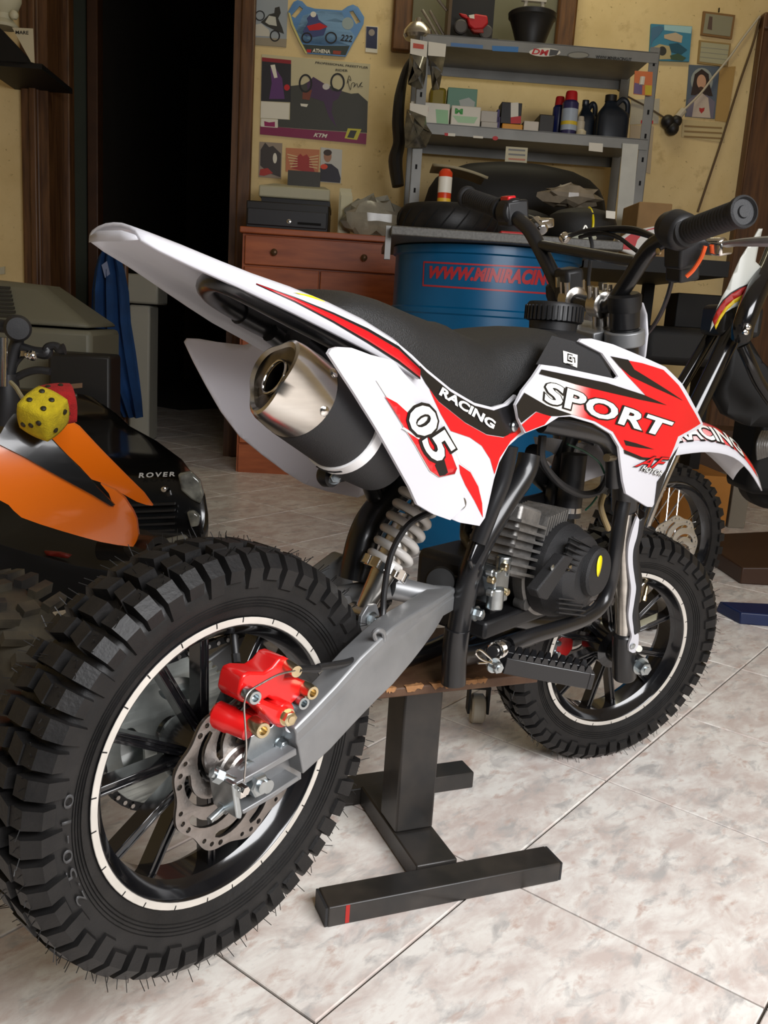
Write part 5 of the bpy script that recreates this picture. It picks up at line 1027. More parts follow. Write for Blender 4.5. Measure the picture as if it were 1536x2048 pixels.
s = sheet('photo_print', 'portrait print of a person in a dark jacket above the printer', 'photo', [(698, 1130), (862, 1150), (852, 1408), (690, 1396)], cm(196, 194, 186), Z2); pr(s, 'jacket', [(692, 1392), (695, 1280), (730, 1255), (780, 1260), (830, 1300), (850, 1370), (845, 1405), (790, 1400)], cm(40, 36, 48), Z2); pr(s, 'head', ell(750, 1200, 30, 45), cm(170, 120, 90), Z2, .0012); pr(s, 'hair', ell(750, 1172, 32, 24), cm(60, 40, 26), Z2, .0015); pr(s, 'orange_patch', ell(722, 1280, 28, 20), cm(220, 70, 30), Z2, .0015)
# right-hand pictures
s = sheet('picture', 'blue and white seaside picture on the wall right of the metal rack', 'picture', [(528, 205), (882, 228), (856, 532), (510, 518)], cm(60, 130, 160), Z4, th=0.012, w=WW-.013); Wp = WW-.013
def p4(name, pts, c, l=0.001): return obj(name, flat(pts, Wp-l, 0.0004, Z4), c, s)
p4('sky_print', [(640, 215), (880, 230), (872, 290), (640, 260)], cm(160, 200, 205)); p4('village', [(640, 300), (740, 280), (800, 310), (790, 370), (700, 350), (640, 330)], cm(190, 170, 140), .0014); p4('waterfall', [(530, 240), (600, 220), (640, 240), (600, 300), (545, 350), (525, 400)], cm(70, 110, 140), .0014); p4('boat', [(680, 380), (760, 370), (840, 430), (790, 470), (700, 450)], cm(30, 80, 100), .0014); p4('shore', [(520, 420), (600, 380), (700, 400), (700, 510), (512, 515)], cm(180, 165, 120), .0013); p4('dark_rock', ell(625, 440, 35, 40), cm(50, 50, 46), .0018); p4('leaves', [(690, 480), (760, 460), (830, 500), (800, 525), (700, 515)], cm(60, 84, 60), .0018)
s = sheet('picture', 'small framed picture hanging from a nail by the right door', 'picture', [(980, 95), (1255, 130), (1225, 337), (958, 300)], cm(130, 96, 54), Z4, th=0.012, w=WW-.013); p4('print', [(1000, 115), (1235, 146), (1208, 315), (975, 285)], cm(140, 136, 112)); p4('figure', [(1030, 140), (1058, 145), (1052, 260), (1012, 250)], cm(90, 70, 60), .0015); obj('nail', cyl(atW(*Z4(1115, 70), WW-.02), atW(*Z4(1112, 105), WW-.006), 0.003, 8), C_blk, s)
s = sheet('wall_calendar', 'small pale calendar under the framed picture by the right door', 'calendar', [(945, 345), (1218, 376), (1190, 577), (928, 546)], cm(150, 124, 74), Z4, th=0.008, w=WW-.009); Wp = WW-.009; p4('page', [(960, 362), (1202, 388), (1178, 560), (945, 530)], cm(168, 164, 134))
for k in range(3): p4('grid_line', [(958-5*k, 405+42*k), (1196-7*k, 430+42*k), (1196-7*k, 433+42*k), (958-5*k, 408+42*k)], C_gry, .0015)
s = sheet('devotional_print', 'devotional print of a long-haired robed figure with a red heart', 'picture', [(855, 558), (1118, 574), (1076, 1026), (820, 1006)], cm(84, 96, 110), Z4); Wp = WS
p4('halo', ell(965, 700, 95, 115), cm(150, 156, 150)); p4('hair', [(905, 640), (965, 595), (1025, 640), (1030, 720), (1060, 830), (870, 820), (885, 740)], cm(46, 30, 22), .0014); p4('face', ell(962, 705, 40, 62), cm(196, 150, 120), .0018); p4('robe', [(850, 860), (930, 810), (1010, 820), (1080, 880), (1062, 1022), (830, 1004)], cm(110, 104, 120), .0016); p4('tunic', [(905, 840), (965, 800), (1020, 845), (1040, 1018), (880, 1008)], cm(196, 180, 164), .0020); p4('heart', [(942, 930), (965, 935), (990, 928), (985, 955), (962, 980), (945, 958)], cm(170, 40, 36), .0026); p4('beard', ell(958, 765, 22, 18), cm(70, 44, 30), .0024)
s = sheet('backing_card', 'plain tan card hung behind the devotional print', 'card', [(1120, 580), (1258, 572), (1186, 1055), (1080, 1040)], cm(172, 138, 78), Z4)
s = sheet('text_card', 'cream card with brown lettering under the devotional print', 'card', [(800, 1030), (1172, 1062), (1162, 1232), (790, 1182)], cm(196, 176, 128), Z4)
for k in range(3): p4('text_line', [(815-2*k, 1080+45*k), (1140, 1098+45*k), (1140, 1112+45*k), (815-2*k, 1096+45*k)], cm(140, 112, 66))
plug = tag(obj('power_plug', join(ball(atW(*Z4(670, 1050), WW-.03), 0.030, 14), ball(atW(*Z4(745, 1045), WW-.03), 0.026, 14), ball(atW(*Z4(710, 1110), WW-.03), 0.030, 14)), C_blk), 'black plug adapter stuck on the wall right of the rack', 'plug')
tag(obj('rack_cable', tube([atW(*Z4(235, 770), WW-.02), atW(*Z4(330, 835), WW-.02), atW(*Z4(480, 915), WW-.012), atW(*Z4(650, 1020), WW-.03)], 0.004, 8), cm(80, 62, 40)), 'dark cord running from the rack down to the black plug', 'cord')
tag(obj('white_plug_cable', join(tube([atW(*Z4(750, 1020), WW-.03), atW(*Z4(810, 950), WW-.03)], 0.016, 10, smooth=False), tube([atW(*Z4(810, 950), WW-.03), atW(*Z4(960, 800), WW-.02), atW(*Z4(1060, 670), WW-.02), atW(*Z4(1200, 500), WW-.014), atW(*Z4(1320, 330), WW-.012), atW(*Z4(1465, 140), WW-.012)], 0.005, 8)), cm(190, 180, 160)), 'white cord rising from the black plug across the devotional print', 'cord')
tag(obj('wall_cable', tube([atW(*Z4(1468, 160), WW-.012), atW(*Z4(1400, 400), WW-.008), atW(*Z4(1290, 720), WW-.008), atW(*Z4(1140, 1200), WW-.008), atW(*Z4(1020, 1560), WW-.008), atW(*Z4(930, 1830), WW-.008)], 0.005, 8), cm(84, 62, 34)), 'thin brown cable slanting down the wall by the right door', 'cable')
s = sheet('leaflet', 'pale leaflet with a red line on the wall behind the rack post', 'leaflet', [(355, 862), (602, 850), (590, 1065), (345, 1075)], cm(178, 170, 150), Z4); p4('red_line', [(440, 1038), (546, 1040), (545, 1068), (438, 1066)], C_red)
sheet('plastic_sleeve', 'grey translucent sheet hanging under the leaflet on the wall', 'sheet', [(350, 1080), (552, 1090), (520, 1500), (330, 1440)], cm(176, 158, 130), Z4)
# ------------------------------------------------------------------ upper left shelf with bust and card
s = thing('corner_shelf', 'dark bracket shelf on the left wall edge, holding a bust', 'shelf', atW(20, 120, 3.9))
obj('board', flat([(0, 56), (66, 126), (20, 131), (-60, 128), (-90, 60)], 3.9, 0.03), M_dark, s); q0 = atW(20, 128, 3.9)
obj('bracket', join(obox(q0+N*0.2-V((0, 0, 0.0)), U, N, (0, 0, 1), 0.25, 0.40, 0.02)), M_dark, s)
g = join(lathe(atW(8, 56, 3.95), (0, 0, 1), [(0, 0.05), (0.01, 0.055), (0.03, 0.035), (0.05, 0.033), (0.07, 0.055), (0.10, 0.068), (0.14, 0.07), (0.18, 0.06), (0.21, 0.03), (0.215, 0.001)], 24), ball(atW(28, 30, 3.92), 0.018, 10))
tag(obj('plaster_bust', g, cm(205, 200, 172)), 'cream plaster bust standing on the corner shelf', 'bust')
s = tag(obj('notice_card', flat([(24, 55), (66, 57), (69, 126), (62, 124)], 3.88, 0.003), cm(200, 190, 160)), 'white printed card leaning on the corner shelf edge', 'card'); obj('lettering', wtext('MARE', [(31, 68), (57, 69), (57, 62), (31, 61)], 3.878, lambda a, b: (a, b), 0, .02), C_blk, s)
tag(obj('wall_socket', join(flat([(-4, 535), (9, 533), (9, 548), (-4, 549)], WW-.01, .01)), cm(190, 184, 160)), 'small cream wall socket low on the left wall', 'socket')
# ------------------------------------------------------------------ cabinet with printer
cw = 3.86; cu0 = uz(478, 700, cw)[0]; cu1 = uz(800, 600, cw)[0]; cz1 = uz(620, 462, cw)[1]
cab_ = thing('wooden_cabinet', 'reddish wooden cabinet with one wide drawer over two doors', 'cabinet', WP((cu0+cu1)/2, cw+.21, 0))
obj('body', wbox(cu0, cu1, cw+.02, WW-.005, 0.0, cz1-.025), M_wood, cab_); obj('top', wbox(cu0-.01, cu1+.01, cw-.012, WW-.005, cz1-.025, cz1), M_wood, cab_, bevel=.004)
zd = uz(640, 540, cw)[1]; um = uz(637, 600, cw)[0]
dr = obj('drawer', wbox(cu0+.012, cu1-.012, cw, cw+.02, zd+.004, cz1-.032), M_wood, cab_, bevel=.003)
for x, y in ((549, 505), (728, 516)): p = atW(x, y, cw); obj('knob', lathe(p, -N, [(0, .006), (.012, .006), (.014, .013), (.022, .014), (.026, .008)], 16), mat('dark_brass_knob', (0.10, 0.05, 0.02), 0.35, metal=.5), dr)
for a, b in ((cu0+.012, um-.003), (um+.003, cu1-.012)): obj('door', wbox(a, b, cw, cw+.02, .13, zd-.004), M_wood, cab_, bevel=.003)
obj('plinth', wbox(cu0+.01, cu1-.01, cw+.006, cw+.02, 0, .122), M_wood, cab_)
def pbox(name, label, cat, x0, y0, x1, y1, w, dep, m, zb=None, bev=0.004, group=None, parent=None):
    xm, ym = (x0+x1)/2, (y0+y1)/2; a, b = uz(x0, ym, w)[0], uz(x1, ym, w)[0]; z0 = uz(xm, y1, w)[1] if zb is None else zb; z1 = uz(xm, y0, w)[1]
    o = obj(name, wbox(a, b, w, w+dep, z0, z1), m, parent, bevel=bev)
    if label: tag(o, label, cat, group)
    return o
s = thing('cash_drawer', 'black metal cash drawer on the wooden cabinet', 'cash drawer', WP(uz(570, 430, 3.88)[0], 4.05, cz1)); z1 = uz(570, 405, 3.88)[1]; a, b = uz(492, 430, 3.88)[0], uz(657, 430, 3.88)[0]
obj('body', wbox(a, b, 3.885, 4.25, cz1, z1), C_blk, s, bevel=.004); obj('front', wbox(a+.006, b-.006, 3.875, 3.885, cz1+.012, z1-.03), cm(34, 34, 38), s, bevel=.003); obj('lock', lathe(atW(578, 443, 3.875), -N, [(0, .009), (.004, .009), (.005, .006)], 14), M_chrome, s); obj('slot', wbox(uz(595, 447, 3.87)[0], uz(642, 447, 3.87)[0], 3.8735, 3.876, uz(600, 449, 3.87)[1], uz(600, 444, 3.87)[1]), M_hole, s)
pz = z1; s = thing('receipt_printer', 'cream office printer sitting on the black cash drawer', 'printer', WP(uz(588, 400, 3.9)[0], 4.06, pz)); a, b = uz(517, 395, 3.9)[0], uz(660, 395, 3.9)[0]; zt = uz(588, 372, 3.9)[1]
M_cream = cm(176, 172, 146, .5); g0 = (a, b); obj('base', wbox(a+.01, b, 3.92, 4.24, pz, pz+.020), C_blk, s); gz = pz+.020
obj('body', ([WP(*q) for q in [(a, 3.90, gz), (b, 3.90, gz), (b, 4.24, gz), (a, 4.24, gz), (a, 3.90, gz+.045), (b, 3.90, gz+.045), (b-.03, 4.2, gz+.095), (a+.03, 4.2, gz+.095)]], box(0, 1, 0, 1, 0, 1)[1]), M_cream, s, bevel=.006)
obj('paper_tray', wbox(uz(575, 365, 4.1)[0], uz(640, 365, 4.1)[0], 4.10, 4.13, gz+.06, gz+.14), cm(56, 54, 48), s)
s = tag(obj('paper_stack', join(*[obox(WP(uz(690, 400, 4.05)[0]+.004*k, 4.05, cz1+.10+.0*k), (U+N*.1*k).normalized(), N, (0, 0, 1), .05, .03+.01*k, .20-.03*k) for k in range(3)]), cm(206, 198, 160)), 'upright bundle of cream papers beside the printer', 'papers')
# crumpled clear bag
rr = random.Random(11); c0_ = atW(745, 435, 3.98); vs, fs = ball((0, 0, 0), 1, 18)
vs = [c0_+U*(v.x*.135*(1+rr.uniform(-.25, .25)))+N*(v.y*.09)+V((0, 0, max(-.075, v.z*.085*(1+rr.uniform(-.3, .3))))) for v in vs]
dz = cz1-min(v.z for v in vs); vs = [v+V((0, 0, dz)) for v in vs]
tag(obj('plastic_bag', (vs, fs), mat('crumpled_clear_plastic', (0.62, 0.60, 0.50), 0.18, var=.2, vs=25, trans=.5), sharp=12), 'crumpled translucent plastic bag on the wooden cabinet end', 'bag')
# ------------------------------------------------------------------ blue drum and counter slab
DW = 2.86; dl, dr_ = uz(784, 560, DW)[0], uz(1160, 560, DW)[0]; drad = (dr_-dl)/2*0.985; dc = WP((dl+dr_)/2, DW+.03, 0); dz1 = uz(960, 492, DW-drad*.6)[1]
prof = [(0, drad-.012), (.004, drad), (.02, drad), (.024, drad-.004)]
for zc in (.30, .60):
    z_ = dz1*zc; prof += [(z_-.02, drad-.004), (z_-.008, drad+.006), (z_+.008, drad+.006), (z_+.02, drad-.004)]
prof += [(dz1*.78, drad-.004), (dz1*.785, drad+.001), (dz1*.80, drad+.001), (dz1*.805, drad-.004), (dz1-.03, drad-.004), (dz1-.026, drad+.004), (dz1-.004, drad+.004), (dz1, drad-.004), (dz1-.01, drad-.015), (dz1-.01, .001)]
drum = tag(obj('oil_drum', lathe(dc, (0, 0, 1), prof, 72, a0=U), M_blue), 'blue steel oil drum with red web address, under the counter slab', 'drum')
def on_drum(px, py):
    D = ray(px, py); o = CAM-dc; A_ = D.x**2+D.y**2; B_ = 2*(o.x*D.x+o.y*D.y); C_ = o.x**2+o.y**2-(drad-.0028)**2; q = B_*B_-4*A_*C_
    return CAM+D*((-B_-math.sqrt(max(q, 0)))/(2*A_))
M_dred = mat('drum_red_print', (0.42, 0.022, 0.03), 0.4)
g = quadmap(cut(text2d('WWW.MINIRACING', .25, .06, 1.05), .03, 0), [ZG(190, 508), ZG(700, 540), ZG(705, 476), ZG(196, 458)]); obj('lettering', ([on_drum(v.x, v.y) for v in g[0]], g[1]), M_dred, drum)
bx_ = [ZG(168, 532), ZG(740, 570), ZG(745, 468), ZG(172, 440)]
for i in range(4):
    (x0, y0), (x1, y1) = bx_[i], bx_[(i+1) % 4]; rows = []
    for k in range(17):
        t = k/16; x, y = x0+(x1-x0)*t, y0+(y1-y0)*t; rows.append([on_drum(x, y), on_drum(x+(2.5 if i % 2 else 0), y+(0 if i % 2 else 3.5))])
    obj('print_border', grid(rows), M_dred, drum)
M_slab = mat('grey_speckled_laminate', sr(96, 94, 88), .5, col2=sr(72, 70, 64), vs=160, detail=2)
su0 = uz(781, 470, 2.56)[0]; su1 = uz(1240, 520, 2.56)[0]; slab = tag(obj('counter_slab', wbox(su0, su1, 2.54, 3.30, dz1+.001, dz1+.026), M_slab, bevel=.003), 'grey speckled counter slab lying on the blue drum', 'counter'); sz = dz1+.026
obj('edge_clip', wbox(su0-.012, su0+.004, 2.60, 2.63, dz1-.06, dz1+.03), M_shelf, slab)
bench_z = uz(1300, 512, 3.0)[1]; bench = thing('work_bench', 'long dark work bench behind the handlebars', 'bench', WP(1.15, 3.2, 0)); bu0, bu1 = su1+.01, uz(1458, 540, 3.0)[0]
obj('top', wbox(bu0-.25, bu1, 3.32, 3.75, bench_z-.05, bench_z), M_dark, bench, bevel=.003); obj('top', wbox(bu0, bu1, 3.0, 3.32, bench_z-.05, bench_z), M_dark, bench)
for a in (bu0+.02, bu1-.06): obj('leg', wbox(a, a+.04, 3.66, 3.70, 0, bench_z-.05), M_dark, bench)
# tyre lying on the slab
tw_ = 2.86; tl0, tl1 = uz(797, 440, tw_)[0], uz(1003, 440, tw_)[0]; tr_ = (tl1-tl0)/2; tcn = WP((tl0+tl1)/2, tw_+.06, sz); th_ = .105
s = tag(obj('scooter_tire', lathe(tcn, (0, 0, 1), [(.012, tr_*.62), (.0, tr_*.74), (.004, tr_*.88), (.02, tr_*.97), (.04, tr_), (th_-.04, tr_), (th_-.02, tr_*.97), (th_-.004, tr_*.88), (th_, tr_*.74), (th_-.012, tr_*.62), (th_-.03, tr_*.60), (.03, tr_*.60)], 64, closed=True, cap=False), M_rubber), 'black road tyre lying flat on the counter slab', 'tire')
for k in range(20):
    a = 2*PI*k/20; ps = [tcn+V((math.cos(a+.18*t)*(tr_+.0006-.012*(abs(t)**3)), math.sin(a+.18*t)*(tr_+.0006-.012*(abs(t)**3)), th_/2+t*.038)) for t in (-1, -.6, -.2, .2, .6, 1)]
    obj('tread_groove', tube(ps, .0022, 6, 2), M_hole, s)
s = thing('oil_can', 'orange and white oil can standing on the road tyre', 'can', atW(888, 396, 2.88)); z0 = sz+th_-.002; c_ = atW(888, 396, 2.9); c_ = V((c_.x, c_.y, z0)); s.location = c_; hz = uz(888, 338, 2.9)[1]-z0
obj('body', lathe(c_, (0, 0, 1), [(0, .018), (0, .021), (hz*.9, .021), (hz*.94, .018), (hz, .012), (hz, .001)], 24), cm(210, 60, 20, .35), s); obj('label_band', lathe(c_, (0, 0, 1), [(hz*.35, .0213), (hz*.78, .0213)], 24, cap=False), C_wht, s); obj('label_band', lathe(c_, (0, 0, 1), [(hz*.05, .0213), (hz*.2, .0213)], 24, cap=False), cm(225, 180, 50), s)
rows = []
for i in range(9):
    t = i/8; c = atW(868+108*t, 330+4*t+22*t*t, 2.98-.03*math.sin(t*3)); rows.append([c, c+N*.07+V((0, 0, .012)), c+N*.16+V((0, 0, .004))])
tag(obj('newspaper', grid(rows), cm(150, 140, 112, .8), solid=.008), 'folded newspaper lying across the oil can and black seats', 'newspaper')
def lump(c, su, sw, sz_, seed, m, n=18, rough=.10):
    r_ = random.Random(seed); vs, fs = ball((0, 0, 0), 1, n); out = []
    for v in vs: k = 1+rough*math.sin(3*v.x+seed)*math.cos(2.3*v.y+seed)+rough*.6*math.sin(4*v.z+seed*2); out.append(c+U*(math.copysign(abs(v.x)**.8, v.x)*su*k)+N*(v.y*sw*k)+V((0, 0, math.copysign(abs(v.z)**.75, v.z)*sz_*k)))
    return out, fs
c = atW(1045, 398, 3.17); hz = max(.02, (c.z-sz)); tag(obj('spare_saddle', lump(V((c.x, c.y, sz+.07)), .12, .085, .07, 2, M_dark), M_seat), 'black motorcycle seat piled behind the left grip on the counter', 'seat')
c = atW(1035, 375, 3.62); tag(obj('black_fairing', lump(V((c.x, c.y, bench_z+.025+.165)), .36, .13, .165, 5, M_dark, 24, .06), M_dark), 'black fairing piece heaped under the rack shelf', 'fairing')
c = atW(1163, 436, 3.05); s = tag(obj('black_cushion', lump(V((c.x, c.y, bench_z+.07)), .115, .12, .07, 9, M_dark, rough=.04), M_seat), 'black rounded seat cushion with a yellow band and tag', 'seat')
rows = [[p+N*0.0 for p in []]]; bp2 = [atW(1168+2*math.sin(t*3), 412+46*t, 2.93-.0) for t in [i/8 for i in range(9)]]
obj('yellow_band', tube([V((c.x, c.y, bench_z+.07))+U*.01-N*(.122*math.cos(a))+V((0, 0, .072*math.sin(a))) for a in [-.6+i*.2 for i in range(10)]], .004, 6), M_yellow, s); obj('price_tag', flat([(1212, 421), (1231, 423), (1230, 438), (1212, 436)], 2.915, .002), C_wht, s)
rr = random.Random(4); vs, fs = ball((0, 0, 0), 1, 14); c = atW(1140, 393, 3.2)
tag(obj('plastic_wrap', ([c+U*(v.x*.10*(1+rr.uniform(-.3, .3)))+N*(v.y*.06)+V((0, 0, v.z*.035*(1+rr.uniform(-.4, .4)))) for v in vs], fs), mat('cloudy_wrap', (0.36, 0.30, 0.22), .25, var=.3, vs=20, trans=.2), sharp=12), 'crumpled brownish plastic wrap on top of the black seats', 'wrap')
pbox('cardboard_box', 'open cardboard box on the bench right of the rack', 'box', 1275, 405, 1342, 470, 3.4, .2, M_cardb, bench_z)
pbox('red_box', 'small bright red box on the counter behind the left grip', 'box', 1000, 463, 1056, 491, 2.75, .10, C_red, sz)
tag(obj('white_funnel', lump(V((atW(1158, 480, 2.8).x, atW(1158, 480, 2.8).y, sz+.022)), .05, .05, .022, 3, None, 14), cm(206, 210, 190)), 'small white plastic scoop on the counter behind the crossbar', 'scoop')
s = tag(obj('red_white_panel', flat([(1240, 500), (1236, 478), (1262, 462), (1310, 452), (1352, 450), (1346, 480), (1320, 505), (1270, 512)], 2.9, .02), cm(215, 212, 205), bevel=.004), 'white and red plastic fairing panel leaning on the bench', 'fairing'); obj('red_patch', flat([(1240, 498), (1240, 484), (1262, 468), (1290, 462), (1275, 480), (1268, 500)], 2.898, .001), C_red, s); obj('red_patch', flat([(1275, 464), (1330, 450), (1340, 451), (1290, 462)], 2.898, .001), C_red, s)
# ------------------------------------------------------------------ metal rack
RW, RD = 3.80, .42; rk = thing('metal_rack', 'grey slotted metal rack with three deep shelves', 'shelf rack', WP(uz(1060, 300, RW)[0], RW+.2, 0))
ra, rb = uz(848, 250, RW)[0], uz(1283, 250, RW)[0]; zs = [uz(1085, 105, RW)[1], uz(1050, 285, RW)[1]]; zt_ = [uz(1085, 92, RW)[1]+.02, uz(1050, 272, RW)[1]]
top_h = uz(880, 60, RW)[1]
for a in (ra-.04, rb):
    for w_ in (RW-.004, RW+RD-.036):
        po = obj('post', join(wbox(a, a+.04, w_, w_+.003, 0, top_h), wbox(a if a < 0.5 else a+.037, a+.003 if a < 0.5 else a+.04, w_, w_+.04, 0, top_h)), M_shelf, rk)
        if w_ < RW:
            for k in range(16): p = WP(a+.02, w_-.0006, top_h-.06-.09*k); obj('slot', obox(p, U, N, (0, 0, 1), .008, .001, .018), M_hole, po)
sh_z = []
for i, (zlo, y0, y1) in enumerate(((0, 84, 113), (0, 262, 287))):
    z1 = uz(1080, (y0+y1)/2-11, RW)[1]; z0 = uz(1080, (y0+y1)/2+11, RW)[1]; sh_z.append(z1)
    so = obj('shelf', join(wbox(ra-.03, rb+.03, RW-.012, RW-.006, z0, z1), wbox(ra-.03, rb+.03, RW-.012, RW+RD, z1-.004, z1-.001), wbox(ra-.03, rb+.03, RW+RD-.006, RW+RD, z0, z1)), M_shelf, rk)
obj('shelf', wbox(ra-.02, rb+.02, RW, RW+RD, bench_z+.0, bench_z+.02), M_shelf, rk)
# stickers on the shelf edges
WE = RW-.0135
def st(pts, c, l=0.0): return obj('sticker', flat(pts, WE-l, .0006, Z3), c, rk)
st([(340, 238), (520, 252), (518, 272), (340, 258)], cm(80, 120, 170)); st([(570, 255), (718, 262), (715, 292), (572, 284)], cm(60, 120, 180)); st(ell(865, 292, 88, 24), C_wht); st([(895, 275), (945, 282), (930, 308), (888, 312)], cm(70, 70, 70), .0006); obj('lettering', wtext('DM', [(790, 302), (885, 312), (888, 280), (796, 270)], WE-.001, Z3, .2, .03), C_red, rk); st(ell(1052, 308, 62, 20), cm(84, 82, 76)); st(ell(1052, 308, 56, 15), cm(140, 138, 126), .0005)
obj('lettering', wtext('WWW.MINIRACING.IT', [(1148, 326), (1350, 342), (1351, 324), (1150, 308)], WE-.001, Z3, 0, .03), C_blk, rk)
st([(305, 742), (365, 746), (364, 762), (305, 758)], C_wht); st([(305, 742), (325, 743), (324, 759), (305, 758)], C_red, .0006); st([(465, 758), (520, 762), (519, 774), (465, 770)], C_wht); st(ell(588, 772, 16, 12), C_red); st([(1112, 796), (1190, 802), (1188, 850), (1110, 842)], C_wht)
s = tag(obj('price_sign', flat([(648, 818), (770, 826), (762, 936), (640, 928)], WE-.004, .001, Z3), cm(200, 192, 160)), 'white price notice hanging from the lower rack shelf', 'sign')
for k in range(4): obj('text_line', flat([(662, 830+26*k), (756, 836+26*k), (755, 846+26*k), (661, 840+26*k)], WE-.005, .0005, Z3), C_gry if k < 2 else cm(190, 120, 90), s)
tag(obj('taped_sheet', flat([(1300, 800), (1388, 806), (1330, 1480), (1245, 1470)], WE-.01, .002, Z3), mat('white_plastic_sleeve', sr(206, 206, 196), .35, var=.12, vs=14)), 'long white plastic strip taped down the right rack post', 'strip')
# shelf goods
Zs = sh_z[1]; G1 = 'goods on the lower rack shelf'
def gb(name, label, cat, x0, y0, x1, y1, m, w=RW+.03, dep=.12): 
    (a, b), (c, d) = Z3(x0, y0), Z3(x1, y1); return pbox(name, label, cat, a, b, c, d, w, dep, m, Zs, .003)
o = gb('parts_box', 'white carton with pale green print at the left end of the rack shelf', 'box', 112, 572, 332, 722, C_wht); obj('green_print', flat([(255, 610), (325, 616), (325, 712), (262, 706)], RW+.029, .0004, Z3), cm(150, 196, 150), o); obj('red_print', flat([(130, 590), (215, 596), (214, 622), (130, 618)], RW+.029, .0004, Z3), cm(196, 90, 70), o)
o = gb('parts_box', 'white carton with a big green letter M on the rack shelf', 'box', 340, 592, 505, 735, C_wht); obj('lettering', wtext('M', [(362, 635), (406, 640), (408, 608), (364, 604)], RW+.0285, Z3, 0, .06), cm(40, 150, 50), o); obj('green_print', flat([(350, 645), (490, 655), (470, 690), (380, 684)], RW+.029, .0004, Z3), cm(170, 206, 165), o)
for k, (y0, y1, l_) in enumerate(((682, 745, 'lower of two flat white boxes stacked on the rack shelf'), (620, 680, 'upper of two flat white boxes stacked on the rack shelf'))):
    (a, b), (c, d) = Z3(508, y0), Z3(612, y1); o = pbox('flat_box', l_, 'box', a, b, c, d, RW+.03, .12, cm(186, 180, 170), Zs if k == 0 else uz(980, Z3(560, 682)[1], RW+.03)[1], .002); obj('violet_edge', wbox(uz(c-4, b, RW+.03)[0], uz(c, b, RW+.03)[0]+.001, RW+.029, RW+.1505, wloc(o).z+.002, wloc(o).z+.05), cm(60, 44, 100), o)
gb('orange_box', 'flat orange and yellow box in the middle of the rack shelf', 'box', 625, 692, 740, 755, cm(220, 150, 40))
o_z = uz(1023, Z3(680, 692)[1], RW+.03)[1]; (a, b), (c, d) = Z3(620, 572), Z3(735, 690); o = pbox('upright_box', 'black white and red upright box standing on the orange box', 'box', a, b, c, d, RW+.032, .08, C_blk, o_z, .002); obj('white_face', flat([(675, 574), (718, 572), (716, 690), (674, 660)], RW+.031, .0004, Z3), C_wht, o); obj('red_face', flat([(674, 655), (732, 648), (732, 690), (674, 690)], RW+.0305, .0004, Z3), C_red, o)
gb('white_cube_box', 'plain small white cube box on the rack shelf', 'box', 746, 676, 830, 757, cm(210, 200, 186), dep=.08)
gb('dark_box', 'dark brown box left of the spray cans', 'box', 832, 640, 915, 765, cm(40, 36, 32), dep=.15)
def can(label, x0, x1, y0, y1, body, capc, w=RW+.06, band=None, nm='spray_can'):
    (a, b), (c, d) = Z3(x0, y0), Z3(x1, y1); r_ = (uz(c, b, w)[0]-uz(a, b, w)[0])/2; p = atW((a+c)/2, d, w); p = V((p.x, p.y, Zs)); h = uz((a+c)/2, b, w)[1]-Zs
    s = thing(nm, label, nm.replace('_', ' '), p); obj('body', lathe(p, (0, 0, 1), [(0, r_*.9), (.004, r_), (h*.74, r_), (h*.80, r_*.72), (h*.80, .001)], 28), body, s); obj('cap', lathe(p, (0, 0, 1), [(h*.79, r_*.74), (h*.8, r_*.78), (h*.97, r_*.7), (h, r_*.62), (h, .001)], 24), capc, s)
    if band: obj('label_band', lathe(p, (0, 0, 1), [(h*.12, r_*1.01), (h*.60, r_*1.01)], 28, cap=False), band, s); obj('label_band', lathe(p, (0, 0, 1), [(h*.24, r_*1.02), (h*.32, r_*1.02)], 28, cap=False), cm(220, 190, 50), s)
    return s
can('tall spray can with red cap and pale blue label on the rack', 945, 1035, 510, 778, cm(50, 46, 90, .3), C_red, RW+.05, cm(170, 182, 196, .3)); can('smaller blue spray can with red cap behind the tall one', 895, 965, 540, 770, cm(30, 40, 96, .3), C_red, RW+.13)
can('slim white bottle beside the dark jugs on the rack', 1032, 1078, 650, 786, cm(190, 180, 160), cm(190, 180, 160), RW+.04, None, 'bottle'); can('short cream pot in front of the slim white bottle', 1036, 1090, 725, 788, cm(206, 194, 160), cm(200, 190, 160), RW+.005, None, 'pot')
def jug(label, x0, x1, y0, y1, w, m):
    (a, b), (c, d) = Z3(x0, y0), Z3(x1, y1); u0, u1 = uz(a, d, w)[0], uz(c, d, w)[0]; h = uz((a+c)/2, b, w)[1]-Zs; rows = []; cu = (u0+u1)/2; hw_ = (u1-u0)/2
    for t, k, off in ((0, .92, 0), (.03, 1, 0), (.5, 1, 0), (.62, .92, .0), (.72, .66, -.1), (.80, .40, -.2), (.90, .30, -.22), (.92, .34, -.22), (1, .34, -.22), (1.0, .01, -.22)):
        rows.append([WP(cu+hw_*off+hw_*k*math.copysign(abs(math.cos(q))**.6, math.cos(q)), w+.05+.045*k*math.copysign(abs(math.sin(q))**.6, math.sin(q)), Zs+h*t) for q in [2*PI*i/24 for i in range(24)]])
    s = thing('oil_jug', label, 'jug', WP(cu, w+.05, Zs)); obj('body', grid(rows, True), m, s); obj('handle', tube([WP(cu+hw_*.05, w+.05, Zs+h*.78), WP(cu+hw_*.5, w+.05, Zs+h*.95), WP(cu+hw_*.85, w+.05, Zs+h*.86), WP(cu+hw_*.9, w+.05, Zs+h*.55)], .011, 10), m, s); obj('cap', lathe(WP(cu-hw_*.22, w+.05, Zs+h), (0, 0, 1), [(-.02, hw_*.36), (0.004, hw_*.36), (.005, .001)], 20), C_blk, s)
